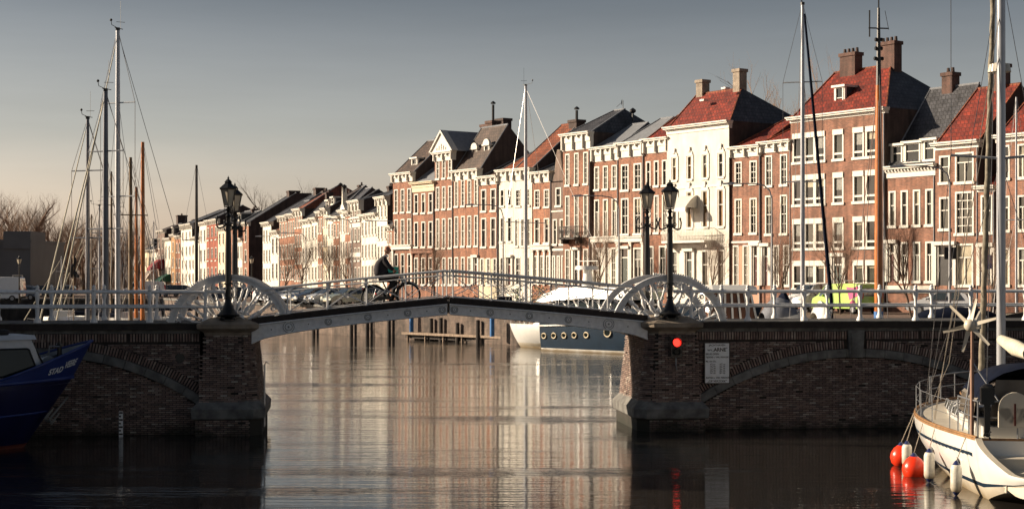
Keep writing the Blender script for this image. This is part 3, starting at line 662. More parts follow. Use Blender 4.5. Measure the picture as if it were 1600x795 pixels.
def spire(r,w,H,zh,rt):
    z=zh(290); MB().prism([(0,H),(w,H),(w*.62,H+(z-H)*.25),(w*.5,z),(w*.38,H+(z-H)*.25)],-.05,.5).build('gable',M['white'],r)
far(532,540,328,'white',3,2,'white house with slender pointed gable spire in the far row',(300,5,0,0,'tSlate'),ex=[spire,finial(.5,.2,288)],cor=.4)
far(522,532,338,'brC',3,2,'brick house left of the white spired gable',(300,5,0,0,'tSlate'))
far(512,522,337,'white',3,2,'plain white house third left of the spired gable',(300,5,0,0,'tSlate'))
far(505,512,325,'cream',4,2,'tall slim cream house with white cornice in the far row',(296,5,0,0,'tBrown'),cor=.8)
far(497,505,330,'brC',3,2,'slim brick house between two white fronts in the far row',(298,5,0,0,'tOr'))
far(487,497,340,'white',3,2,'white house with dark doorway left of the slim brick house',(300,5,0,0,'tBrown'),gl=('gLight','gMid'))
far(473,487,343,'white',3,3,'white curved corner front below the orange pyramid roof',(310,4,0,0,'tSlate'),gl=('gLight','gMid'))
far(461,473,326,'brC',4,3,'brick house under the orange pyramid roof with black finial',(288,5.5,2.0,2.0,'tOr',11),cor=1.0,ex=[finial(.5,5.5,284)])
far(450,461,334,'brC',3,3,'brick house with twin tall windows left of the orange pyramid roof',(312,5,0,0,'tSlate'))
far(437,450,337,'brC',3,3,'brick house with white cornice behind the pair of leafless trees',(312,5,0,0,'tSlate'),cor=.8)
far(425,437,360,'white',2,2,'low white house beside the taller white corner house',(345,4,0,0,'tOr'))
far(412,425,347,'white',3,3,'white corner house right of the dark brick side wall',(303,7,0,0,'tSlate',14),ex=[chimney(.7,7,296,1.4,1.2,'brDark',0,3)])
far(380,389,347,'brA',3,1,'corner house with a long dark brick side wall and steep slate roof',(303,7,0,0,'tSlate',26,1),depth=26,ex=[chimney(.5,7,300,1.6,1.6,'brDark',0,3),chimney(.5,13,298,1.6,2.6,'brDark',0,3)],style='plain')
far(372,380,372,'white',2,2,'low white house next to the corner house with the dark side wall',(352,4,0,0,'tSlate'))
far(358,372,350,'brC',3,3,'brick house behind the left lamp post',(325,5,0,0,'tSlate'))
far(341,358,352,'cream',3,3,'cream and brick house left of the left lamp post',(327,5,0,0,'tSlate'),cor=.9,gl=('gMid','gDark'))
far(323,341,343,'brRed',3,3,'bright red brick house in the distant row',None,cor=.8,gl=('gMid','gDark'),ex=[band(372,.3,'brRed'),band(405,.3,'brRed')])
far(312,323,347,'white',3,2,'white and brick house left of the bright red brick one',(322,6,0,0,'tSlate',12))
far(300,312,370,'white',3,2,'lower white house behind the thin dark mast',(322,7,0,0,'tSlate',14))
far(283,300,350,'white',4,3,'tall white house with bracketed cornice in the distant row',(326,7,0,0,'tSlate',14),cor=1.0,gl=('gMid','gDark'))
far(275,283,368,'brC',3,2,'brick house left of the tall white distant house',(350,4,0,0,'tBrown'))
far(268,275,366,'brOchre',3,1,'narrow ochre brick house in the distant row',None,cor=.5)
far(258,268,372,'white',2,2,'white fronted house below the mauve mansard roof',(352,5,0,0,'tBrown'),ex=[awning(.1,.95,428,440,mat('green_awning',(.01,.09,.06),.8),2.2),chimney(.8,5,345,1.8,1.6,'brDark',0,2.5)])
far(247,258,360,'brGrey',3,2,'distant brown house with a tall dark chimney',(350,4,0,0,'tBrown'),ex=[awning(.1,.95,405,420,mat('dark_red_awning',(.22,.012,.02),.8),2.2),chimney(.4,4,338,1.8,1.8,'brDark',2,3)])
far(237,247,390,'white',2,2,'distant small white house with two windows',(366,5,0,0,'tBrown'),ex=[awning(.1,.95,418,436,mat('pale_awning',(.5,.42,.36),.8),2.2)])
far(226,237,390,'cream',2,2,'farthest cream house at the left end of the row',(366,5,0,0,'tSlate'))
# left bank: grey office block in frame and a row of houses just out of frame whose shade falls on the workboat
def block(x0,x1,y0,y1,h,m,label,nx=4,nz=3,cat='building'):
    root=thing('office_block',label,cat,(x0,y0,QZ))
    w=x1-x0; MB().box(0,w,0,y1-y0,-.2,h).build('wall',M[m],root)
    MB().box(-.15,w+.15,-.15,y1-y0+.15,h,h+.35).build('roof_edge',M['grey'],root)
    for i in range(nx):
        for j in range(nz):
            me,key=win_mesh(1.2,1.7,'plain'); wo=link('window',me,root,(w*(i+.5)/nx,-.1,1+j*h/nz)); link('pane',pane_mesh(key,'gDark'),wo)
    return root
b1=block(-76,-60.2,200,215,6.8,'grey','plain dark grey flat roofed building behind the white van at the left edge',5,1)
bx=b1
MB().box(12.5,15.9,-.3,6,6.0,8.2).build('stair_tower',M['grey'],b1)
for i,x in enumerate((2,5.5,9,11.5)): MB().box(x,x+.12,-.25,-.05,0,6.5).build('downpipe',M['steel'],b1)
for i,(y0,h,m) in enumerate(((4,13,'brB'),(14,12,'white'),(24,14,'brA'),(34,13,'brC'),(44,14.5,'brB'),(54,12.5,'cream'))):
    root=thing('house','left bank house outside the frame, number of its kind untold','house',(-36,y0,QZ),0,'houses on the left bank outside the frame')
    root['label']=ORD[i]+' of the left bank houses outside the frame, counted from the camera'
    MB().box(-9,0,0,9.9,-.2,h-3).build('wall',M[m],root)
    r=MB(); r.quad((-9,0,h-3),(0,0,h-3),(-0,0,h-3),(-9,0,h-3)) if 0 else None
    r.quad((.2,0,h-3),(.2,9.9,h-3),(-4.5,9.9,h+.5),(-4.5,0,h+.5)); r.quad((-9.2,0,h-3),(-9.2,9.9,h-3),(-4.5,9.9,h+.5),(-4.5,0,h+.5)); r.add([(0,0,h-3),(-9,0,h-3),(-4.5,0,h+.5)],[(0,1,2)]); r.add([(0,9.9,h-3),(-9,9.9,h-3),(-4.5,9.9,h+.5)],[(0,1,2)])
    r.build('roof',M['tBrown'],root)
# ================= BRIDGE (local frame: x along the bridge to the right, y to the far side, z up)
BA=R(6.0); BO=Vector((-2,50,0)); BW=3.2; DZ=3.45
def U(px,v=0.0):
    k=(px-800)/F; c,s=math.cos(BA),math.sin(BA)
    return (k*(BO.y+v*c)-(BO.x-v*s))/(c-k*s)
def YU(u,v=0.0): return BO.y+u*math.sin(BA)+v*math.cos(BA)
def ZB(py,u,v=0.0): return zpy(py,YU(u,v))
def broot(name,label,cat,u=0,v=0,z=0,group=None):
    c,s=math.cos(BA),math.sin(BA)
    return thing(name,label,cat,(BO.x+u*c-v*s,BO.y+u*s+v*c,z),BA,group)
bk=[M['bk%d'%i] for i in range(5)]
brick_meshes=[]
def brick_me(L_,H_,D_=.05):
    mb=MB(); b=.006
    mb.add([(0,0,0),(L_,0,0),(L_,0,H_),(0,0,H_),(b,-D_,b),(L_-b,-D_,b),(L_-b,-D_,H_-b),(b,-D_,H_-b)],[(4,5,6,7),(0,1,5,4),(1,2,6,5),(2,3,7,6),(3,0,4,7)])
    return mb
single=[brick_me(.203,.047).mesh('brick',bk[i]) for i in range(5)]
BRC=[0]
def brick_face(root,x0,x1,z0,z1,test,stuff,budget,y=0.0,T=None,PL=.217,PH=.0605):
    """lay stretcher bricks; test(x,z)->proud offset or None. T: matrix of this face in root space"""
    r=random.Random(5); j=0; z=z0; T=T or Matrix()
    while z<z1-.02:
        x=x0-(PL/2 if j%2 else 0)
        while x<x1-.02:
            a=max(x,x0)+.004; b=min(x+PL-.014,x1-.003)
            if b-a>.05:
                o=test((a+b)/2,z+.03)
                if o is not None and r.random()>.012:
                    dy=r.uniform(-.007,.007)-o; mi=r.choices(range(5),(36,30,14,16,4))[0]
                    if b-a>.19 and budget[0]>0 and budget[1](x,z):
                        budget[0]-=1
                        ob=link('brick',single[mi],root); ob.matrix_local=T@Matrix.Translation((a,y+dy,z))
                    else:
                        m0=brick_me(b-a,min(.047,z1-z)); stuff.add([T@Vector((p[0]+a,p[1]+y+dy,p[2]+z)) for p in m0.v],m0.f,mi)
            x+=PL
        z+=PH; j+=1
def ring(mb,uc,zc,r0,r1,a0,a1,n,y0,y1,gap=.012,mis=(0,)):
    for i in range(n):
        t0=a0+(a1-a0)*i/n; t1=a0+(a1-a0)*(i+1)/n; g=gap/r0/2; s_=1 if t1>t0 else -1
        t0+=g*s_; t1-=g*s_; k=max(1,int((r0*abs(t1-t0))/.5)); dy=random.uniform(-.008,.008)
        pts=[(uc+r0*math.sin(t0+(t1-t0)*q/k),zc+r0*math.cos(t0+(t1-t0)*q/k)) for q in range(k+1)]+[(uc+r1*math.sin(t0+(t1-t0)*q/k),zc+r1*math.cos(t0+(t1-t0)*q/k)) for q in range(k,-1,-1)]
        yield pts,y0+dy,y1
def abutment(side):
    # side -1 left, +1 right ; masonry
    L=side<0
    root=broot('bridge_abutment','left brick abutment with half a blind arch and a round drain hole' if L else 'right brick abutment with a wide blind arch and stone keystone','bridge abutment')
    ue=U(-900) if L else 46.0                     # far end (out of frame)
    uj=U(313) if L else U(1088)                   # wall / pier joint
    x0,x1=(ue,uj) if L else (uj,ue)
    # arch
    if L: uc=U(66); half=U(312)-uc; zc0=ZB(557,uc); zs=ZB(633,uj)
    else: uc=U(1336); half=uc-U(1094); zc0=ZB(557,uc); zs=ZB(630,uj)
    rise=zc0-zs; Rr=(half*half+rise*rise)/(2*rise); cz=zc0-Rr; amax=math.asin(min(1,half/Rr))
    core=MB(); core.box(x0,x1,.03,BW+.4,-1,DZ-.24); core.build('wall_core',M['mortar'],root)
    r_in,r_st,r_so=Rr,Rr+.26,Rr+.26+.27
    def test(x,z):
        d=math.hypot(x-uc,z-cz); ang=math.atan2(x-uc,z-cz)
        if d<r_in-.02 : return -.035
        if abs(ang)<amax+.03 and d<r_so+.01: return None
        if z>DZ-.66: return None
        if not L and abs(x-uc)<.30 and z>zc0-.05: return None
        if L and math.hypot(x-U(281),z-ZB(559,U(281)))<.19: return None
        return 0.0
    st=MB(); vis0,vis1=(U(-60),uj) if L else (uj,U(1680))
    budget=[300 if not L else 300,(lambda x,z:(x>uj-1.9 and .35<z<2.0)) if L else (lambda x,z: U(1150)<x<U(1290) and z<1.6 and z>.2)]
    budget[0]=170
    brick_face(root,vis0,vis1,-.05,DZ-.62,test,st,budget,y=.0)
    # stone ring, soldier ring
    lim=amax; a_lo,a_hi=(-.25,lim) if L else (-lim,lim)
    nst=int(r_in*(a_hi-a_lo)/.62)
    mb=MB()
    for pts,y0,y1 in ring(mb,uc,cz,r_in,r_st,a_lo,a_hi,nst,-.10,.05,.014):
        MB().prism(pts,y0-.0,y1).build('arch_stone',M['stone'],root)
    sb=[]
    nso=int(r_st*(a_hi-a_lo)/.088); so=MB()
    for pts,y0,y1 in ring(mb,uc,cz,r_st+.015,r_so,a_lo,a_hi,nso,-.055,.05,.044):
        if not L and abs((pts[0][0]+pts[1][0])/2-uc)<.32: continue
        so.prism(pts,y0,y1,random.choice((0,0,1,2,1,2)))
    props(so.build('soldier_arch_bricks',bk,root),kind='stuff')
    # string course of soldiers + bands
    sc_=MB(); x=vis0; zt=DZ-.34; zb=DZ-.60
    while x<vis1-.08:
        if L or abs(x-uc)>.33:
            dy=random.uniform(-.008,.008); 
            if random.random()>.02: sc_.box(x,x+.048,-.055+dy,.04,zb+.012,zt-.006,random.choice((0,0,1,2,1,2)))
        x+=.088
    props(sc_.build('soldier_course_bricks',bk,root),kind='stuff')
    # stone band pieces below coping
    x=x0; 
    while x<x1-.1:
        e_=min(x+random.uniform(1.1,2.2),x1)
        MB().box(x+.006,e_-.006,-.035+random.uniform(-.01,.01),.05,DZ-.335,DZ-.225).build('band_stone',M['stone'],root)
        if e_<vis0 : x=e_; continue
        x=e_
        if x>vis1+3: break
    MB().box(x0-.0,x1,-.16,BW+.5,DZ-.22,DZ-.035).build('coping',M['woodD'],root)
    MB().box(x0-.0,x1,-.20,.10,DZ-.033,DZ).build('kerb_edge',M['stone'],root)
    MB().box(x0,x1,.104,BW+.3,DZ-.034,DZ-.012).build('road_deck',M['asph'],root)
    if not L:
        k=MB(); k.prism([(uc-.22,zc0-.02),(uc+.22,zc0-.02),(uc+.27,DZ-.3),(uc-.27,DZ-.3)],-.14,.05)
        k.prism([(uc-.14,zc0+.08),(uc+.14,zc0+.08),(uc+.18,DZ-.42),(uc-.18,DZ-.42)],-.165,-.12); k.build('keystone',M['stone'],root)
    else:
        uh=U(281); zh=ZB(559,uh); k=MB()
        for i in range(18):
            t=2*PI*i/18; M_=Matrix.Translation((uh,0,zh))@Matrix.Rotation(t,4,'Y'); k.M=M_; k.box(-.03,.03,-.03,.04,.15,.26,random.choice((0,1,3))); k.M=None
        props(k.build('drain_ring_bricks',bk,root),kind='stuff'); MB().cyl((uh,.0,zh),(uh,.04,zh),.14,n=16).build('drain_hole',M['black'],root)
    # ---- pier
    s=-1 if L else 1
    if L: ub0,ub1=U(312),U(404); ut0,ut1=U(322),U(392)      # base / top outline (front face)
    else: ub0,ub1=U(999),U(1092); ut0,ut1=U(1013),U(1082)
    inner_b,inner_t=(ub1,ut1) if L else (ub0,ut0); outer_b,outer_t=(ub0,ut0) if L else (ub1,ut1)
    zt_=DZ-.05; zp=ZB(650,inner_b)+.28
    ch=.34
    def ringp(ui,uo,vf,vb):   # octagonal-ish plan, ui inner, uo outer
        q=[(uo,vf),(ui-(-1 if L else 1)*-ch*(1),vf)] if 0 else None
        sg=1 if L else -1
        return [(uo,vf),(ui-sg*ch,vf),(ui,vf+ch),(ui,vb-ch),(ui-sg*ch,vb),(uo,vb)]
    pb=MB(); lo=ringp(inner_b,outer_b,-.34,BW+.75); hi=ringp(inner_t,outer_t,-.22,BW+.6)
    pb.loft([[(x,y,zp-.1) for x,y in lo],[(x,y,zt_) for x,y in hi]])
    pb.build('pier_core',M['mortar'],root)
    # bricks on each pier face
    budget2=[130,lambda x,z:True]; pst=MB(); idx=[(0,1),(1,2),(2,3)]
    for (i,j) in idx:
        a_lo=Vector((*lo[i],zp)); b_lo=Vector((*lo[j],zp)); a_hi=Vector((*hi[i],zt_)); b_hi=Vector((*hi[j],zt_))
        if not L: pass
        # orient so local x runs left->right as seen from outside (normal -y)
        A,B_,C_,D_=a_lo,b_lo,b_hi,a_hi
        nrm=(B_-A).cross(D_-A); cen=Vector(((inner_b+outer_b)/2,BW/2,zp))
        if (A-cen).dot(nrm)<0: A,B_,C_,D_=b_lo,a_lo,a_hi,b_hi; 
        ex=(B_-A).normalized(); ez=(D_-A); ez=(ez-ex*ez.dot(ex)).normalized(); ey=ez.cross(ex)
        if (Vector(A)-cen).dot(-ey)<0: ex=-ex; A,B_,C_,D_=B_,A,D_,C_; ey=ez.cross(ex)
        T=Matrix(((ex.x,ey.x,ez.x,A.x),(ex.y,ey.y,ez.y,A.y),(ex.z,ey.z,ez.z,A.z),(0,0,0,1)))
        wb=(B_-A).length; hh=(D_-A).dot(ez); dl=(D_-A).dot(ex); dr=(C_-A).dot(ex)
        def tst(x,z,dl=dl,dr=dr,wb=wb,hh=hh):
            t=z/hh; 
            return 0.0 if dl*t-.02<x<wb+(dr-wb)*t+.02 and z<hh-.33 else None
        brick_face(root,0,wb,.0,hh-.3,tst,pst,budget2 if i==0 else [0,None],y=.0,T=T)
    props(pst.build('pier_bricks',bk,root),kind='stuff')
    props(st.build('wall_bricks',bk,root),kind='stuff')
    # cap
    cb=[]; cap=MB()
    def sc2(pl,g,z): 
        cx=sum(p[0] for p in pl)/6; cy=sum(p[1] for p in pl)/6
        return [(x+(g if x>cx else -g),y+(g if y>cy else -g),z) for x,y in pl]
    cap.loft([sc2(hi,.02,zt_-.36),sc2(hi,.05,zt_-.26),sc2(hi,.18,zt_-.17),sc2(hi,.24,zt_-.13),sc2(hi,.25,zt_-.0),sc2(hi,.20,zt_+.03),sc2(hi,-.15,zt_+.20)])
    cap.build('pier_cap',M['stoneC'],root)
    # plinth
    pl=MB(); pl.loft([sc2(lo,.16,zp-.34),sc2(lo,.20,zp-.30),sc2(lo,.22,zp-.02),sc2(lo,.12,zp+.10),sc2(lo,-.02,zp+.26)]); pl.build('plinth_stone',M['stone'],root)
    pf=MB(); pf.loft([sc2(lo,.10,-1),sc2(lo,.10,zp-.33)]); pf.build('footing_core',M['mortar'],root)
    fb=MB(); v0=-.34-.10
    a_=min(lo[0][0],lo[1][0])-.1; b_=max(lo[0][0],lo[1][0])+.1
    if L: b_-=0
    brick_face(root,a_,b_,.0,zp-.36,lambda x,z:0.0,fb,[0,None],y=v0)
    props(fb.build('footing_bricks',bk,root),kind='stuff')
    return root
abL=abutment(-1); abR=abutment(1)
# ---- lifting leaves
def leaf(side):
    L=side<0
    root=broot('bridge_leaf','left half of the white painted iron lifting span carrying the cyclist' if L else 'right half of the white painted iron lifting span in front of the navy boat','bridge span')
    def top(px): 
        x0,x1,y0,y1=(393,700,507,474.5) if L else (1012,702,502,474.5)
        t=(px-x0)/(x1-x0); return y0+(y1-y0)*t-1.2*math.sin(PI*t)
    def bot(px):
        t=(px-(393 if L else 1012))/((699-393) if L else (702-1012))
        a=(537,491.5) if L else (530.5,491.5); return a[0]+(a[1]-a[0])*(t**.62)
    p0,p1=(393,699) if L else (702.5,1012)
    N=16; pxs=[p0+(p1-p0)*i/N for i in range(N+1)]
    tops=[(U(p),ZB(top(p),U(p))) for p in pxs]; bots=[(U(p),ZB(bot(p),U(p))) for p in pxs]
    for v,nm in ((0.0,'near'),(BW-.12,'far')):
        g=MB()
        for i in range(N):
            a,b,c,d=bots[i],bots[i+1],tops[i+1],tops[i]
            g.add([(a[0],v,a[1]),(b[0],v,b[1]),(c[0],v,c[1]),(d[0],v,d[1]),(a[0],v+.08,a[1]),(b[0],v+.08,b[1]),(c[0],v+.08,c[1]),(d[0],v+.08,d[1])],
                  [(0,1,2,3),(7,6,5,4),(0,4,5,1),(3,2,6,7)])
        g.tube([(x,v-.015,z-.02) for x,z in tops],.028,5); g.tube([(x,v-.012,z-.075) for x,z in tops],.012,4); g.tube([(x,v-.015,z+.02) for x,z in bots],.028,5)
        g.box(tops[0][0]-.0,tops[0][0]+.01,v,v+.08,bots[0][1],tops[0][1]); g.box(tops[-1][0]-.01,tops[-1][0],v,v+.08,bots[-1][1],tops[-1][1])
        gr=g.build('girder',M['rail'],root)
        if v==0.0:
            ros=[451,513,575,637,691] if L else [951,888,827,766,710]
            for k,p in enumerate(ros):
                u=U(p); zz=(ZB(top(p),u)+ZB(bot(p),u))/2; s_=.17 if k==0 else .105
                m=MB()
                m.cyl((u,.02,zz),(u,-.012,zz),s_*1.12,s_*1.08,18,mi=1); m.cyl((u,0,zz),(u,-.03,zz),s_*.55,s_*.5,14,mi=1)
                for rr,h_ in ((s_,.02),(s_*.66,.035)):
                    pts=[(u+rr*math.cos(2*PI*q/16),-.012,zz+rr*math.sin(2*PI*q/16)) for q in range(17)]; m.tube(pts,.010,5)
                m.cyl((u,0,zz),(u,-.045,zz),s_*.22,s_*.15,10,mi=0); m.build('rosette',[M['groove'],M['rail']],gr)
            bm_=MB()
            for p in ([424,482,544,606,667] if L else [981,920,858,797,735]):
                u=U(p); bm_.cyl((u,.02,(ZB(top(p),u)+ZB(bot(p),u))/2),(u,-.004,(ZB(top(p),u)+ZB(bot(p),u))/2),.02,n=6)
            bm_.build('bolt_holes',M['black'],gr)
            bb=MB()
            for p in ([404,409] if L else [992,997]):
                for q in (14,24): 
                    u=U(p); bb.cyl((u,.0,ZB(top(p)+q-2,u)),(u,-.02,ZB(top(p)+q-2,u)),.022,n=6)
            bb.build('bolt_heads',M['rail'],gr)
    # deck planks
    dk=MB()
    for i in range(N):
        a,b=tops[i],tops[i+1]; k=3
        for q in range(k):
            xa=a[0]+(b[0]-a[0])*q/k; xb=a[0]+(b[0]-a[0])*(q+1)/k; za=a[1]+(b[1]-a[1])*q/k; zb=a[1]+(b[1]-a[1])*(q+1)/k
            dk.add([(xa+.01,-.02,za+.03),(xb-.01,-.02,zb+.03),(xb-.01,BW-.02,zb+.03),(xa+.01,BW-.02,za+.03),(xa+.01,-.02,za+.11),(xb-.01,-.02,zb+.11),(xb-.01,BW-.02,zb+.11),(xa+.01,BW-.02,za+.11)],[(0,3,2,1),(4,5,6,7),(0,1,5,4),(1,2,6,5),(2,3,7,6),(3,0,4,7)])
    props(dk.build('deck_planks',M['woodD'],root),kind='stuff')
    for v in (-.01,BW-.15):
        kb=MB()
        for i in range(N):
            a,b=tops[i],tops[i+1]
            kb.add([(a[0],v,a[1]+.0),(b[0],v,b[1]+.0),(b[0],v+.14,b[1]+.0),(a[0],v+.14,a[1]+.0),(a[0],v,a[1]+.19),(b[0],v,b[1]+.19),(b[0],v+.14,b[1]+.19),(a[0],v+.14,a[1]+.19)],[(0,3,2,1),(4,5,6,7),(0,1,5,4),(1,2,6,5),(2,3,7,6),(3,0,4,7)])
        kb.build('kerb_beam',M['woodD'],root)
    # handrail
    def deckz(u):
        for i in range(N):
            a,b=tops[i],tops[i+1]
            if min(a[0],b[0])<=u<=max(a[0],b[0]): return a[1]+(b[1]-a[1])*(u-a[0])/(b[0]-a[0])
        return tops[0][1] if L==(u<tops[0][0]) else tops[-1][1]
    upx=[449,511,573,634,692] if L else [708,768,829,889,950]
    us=[U(p) for p in upx]; ur=[min(tops[0][0],tops[-1][0])+.05]+us if 0 else us
    for v in (.06,BW-.10):
        zt=lambda u:deckz(u)+1.02+ .02*0
        e0=us[0]-(.9 if L else .0); e1=us[-1]+(.9 if not L else .0)
        if L: e1=tops[-1][0]-.03
        else: e0=tops[0][0]+.03
        r=MB()
        for dz,rr in ((1.04,.042),(.90,.02),(.22,.02)):
            r.tube([(e0+(e1-e0)*i/8,v,deckz(e0+(e1-e0)*i/8)+dz) for i in range(9)],rr,6)
        r.build('handrail',M['rail'],root)
        for u in us:
            z=deckz(u); MB().lathe([(.035,.05),(.05,.1),(.028,.16),(.026,.5),(.03,.88),(.04,1.0)],(u,v,z),6).build('post',M['rail'],root,smooth=40)
        br=MB()
        for a,b in zip(us[:-1],us[1:]):
            za,zb=deckz(a),deckz(b); m_=(a+b)/2; zm=(za+zb)/2+.56
            br.tube([(a,v,za+.24),(m_-.07,v,zm-.0),(m_+.07,v,zm),(b,v,zb+.24)],.016,4); br.tube([(a,v,za+.88),(m_-.07,v,zm),(m_+.07,v,zm),(b,v,zb+.88)],.016,4)
            pts=[(m_+.07*math.cos(2*PI*q/10),v,zm+.07*math.sin(2*PI*q/10)) for q in range(11)]; br.tube(pts,.013,4)
        br.build('cross_brace',M['rail'],root)
    # gear wheels
    for vi,v in enumerate((.15,BW-.2)):
        pc=357 if L else 1047; uc=U(pc); zc=DZ-.42; Ro=1.86; ri=1.72
        a0,a1=(R(13),R(167))
        w_=MB(); n=48
        def arc(r,a,b,k): return [(uc+r*math.cos(a+(b-a)*i/k),zc+r*math.sin(a+(b-a)*i/k)) for i in range(k+1)]
        def band_(ra,rb,ya,yb,a=a0,b=a1,k=n):
            A=arc(ra,a,b,k);B=arc(rb,a,b,k)
            w_.loft([[(A[i][0],ya,A[i][1]),(B[i][0],ya,B[i][1]),(B[i][0],yb,B[i][1]),(A[i][0],yb,A[i][1])] for i in range(k+1)])
        band_(ri,Ro,v-.05,v+.05); band_(Ro-.04,Ro+.035,v-.09,v+.09); band_(ri-.02,ri+.03,v-.075,v+.075); band_(ri+.08,ri+.11,v-.065,v-.04)
        wheel=w_.build('gear_wheel',M['rail'],root,smooth=40)
        t_=MB(); ta,tb=(R(95),R(168)) if L else (R(12),R(88)); k=34
        for i in range(k):
            t=ta+(tb-ta)*i/(k-1); t_.M=Matrix.Translation((uc,v,zc))@Matrix.Rotation(PI/2-t,4,'Y'); t_.prism([(-.028,Ro+.02),(.028,Ro+.02),(.012,Ro+.095),(-.012,Ro+.095)],-.06,.06)
        t_.M=None; t_.build('gear_teeth',M['rail'],wheel)
        hb=MB(); A=arc(.68,R(5),R(175),20); B=arc(.40,R(5),R(175),20)
        hb.loft([[(A[i][0],v-.07,A[i][1]),(A[i][0],v+.07,A[i][1]),(B[i][0],v+.07,B[i][1]),(B[i][0],v-.07,B[i][1])] for i in range(21)])
        hb.tube([(x,v-.08,z) for x,z in arc(.70,R(5),R(175),20)],.03,5); hb.tube([(x,v-.08,z) for x,z in arc(.60,R(5),R(175),20)],.014,4)
        hb.prism(arc(.42,R(-10),R(190),14),v-.03,v+.03)
        hb.build('hub',M['rail'],wheel)
        sp_=MB(); ns=9
        for i in range(ns):
            t=R(22)+(R(158)-R(22))*i/(ns-1)
            T=Matrix.Translation((uc,v,zc))@Matrix.Rotation(PI/2-t,4,'Y')
            s1=MB(); s1.M=T
            s1.lathe([(.03,.64),(.075,.70),(.075,.74),(.035,.78),(.05,.86),(.085,.98),(.05,1.10),(.03,1.14),(.06,1.18),(.03,1.22),(.038,1.36),(.05,1.42),(.03,1.46),(.075,1.56),(.05,1.66)],(0,0,0),8)
            s1.build('spoke',M['rail'],wheel,smooth=50)
        
        for i in range(ns*2+1):
            t=R(15)+(R(150))*i/(ns*2); rr=.062 if i%2 else .085; cr=ri-.10-(0 if i%2 else .03)
            c_=(uc+cr*math.cos(t),zc+cr*math.sin(t))
            pts=[]; 
            for q in range(15):
                a_=q/14*3.2*PI; r_=rr*(1-.62*q/14); pts.append((c_[0]+r_*math.cos(a_+t),v,c_[1]+r_*math.sin(a_+t)))
            MB().tube(pts,.018,4).build('scroll',M['rail'],wheel)
    return root
leafL=leaf(-1); leafR=leaf(1)
# ---- fixed railings on the abutments
post_prof=[(.085,0),(.085,.06),(.05,.14),(.042,.22),(.05,.40),(.062,.47),(.042,.50),(.03,.56),(.036,.66),(.055,.78),(.062,.86),(.045,.92),(.035,.955),(.055,.99),(.055,1.01),(.028,1.04),(.045,1.07),(.04,1.11),(.012,1.15)]
pme=MB().lathe([(r*1.35,z) for r,z in post_prof],(0,0,0),8).mesh('post',M['rail'],50)
def railing(pxs,v,label,a,b):
    root=broot('bridge_railing',label,'railing',0,v,DZ)
    for u in pxs: link('post',pme,root,(u,0,0))
    for z,r in ((.93,.045),(.47,.036)):
        MB().cyl((a,0,z),(b,0,z),r,n=8).build('rail',M['rail'],root,smooth=60)
s=U(147)-U(59)
railing([U(59)+s*k for k in range(-2,4)],-.06,'pale grey iron railing on the near side of the left abutment',U(-130),U(357)-.1)
railing([U(80,BW)+s*k for k in range(-2,4)],BW+.06,'pale grey iron railing on the far side of the left abutment',U(-130),U(352))
s=U(1255)-U(1167)
railing([U(1079)+s*k for k in range(0,8)],-.06,'pale grey iron railing on the near side of the right abutment',U(1047)+.1,U(1700))
railing([U(1128,BW)+s*k for k in range(0,8)],BW+.06,'pale grey iron railing on the far side of the right abutment',U(1045),U(1700))
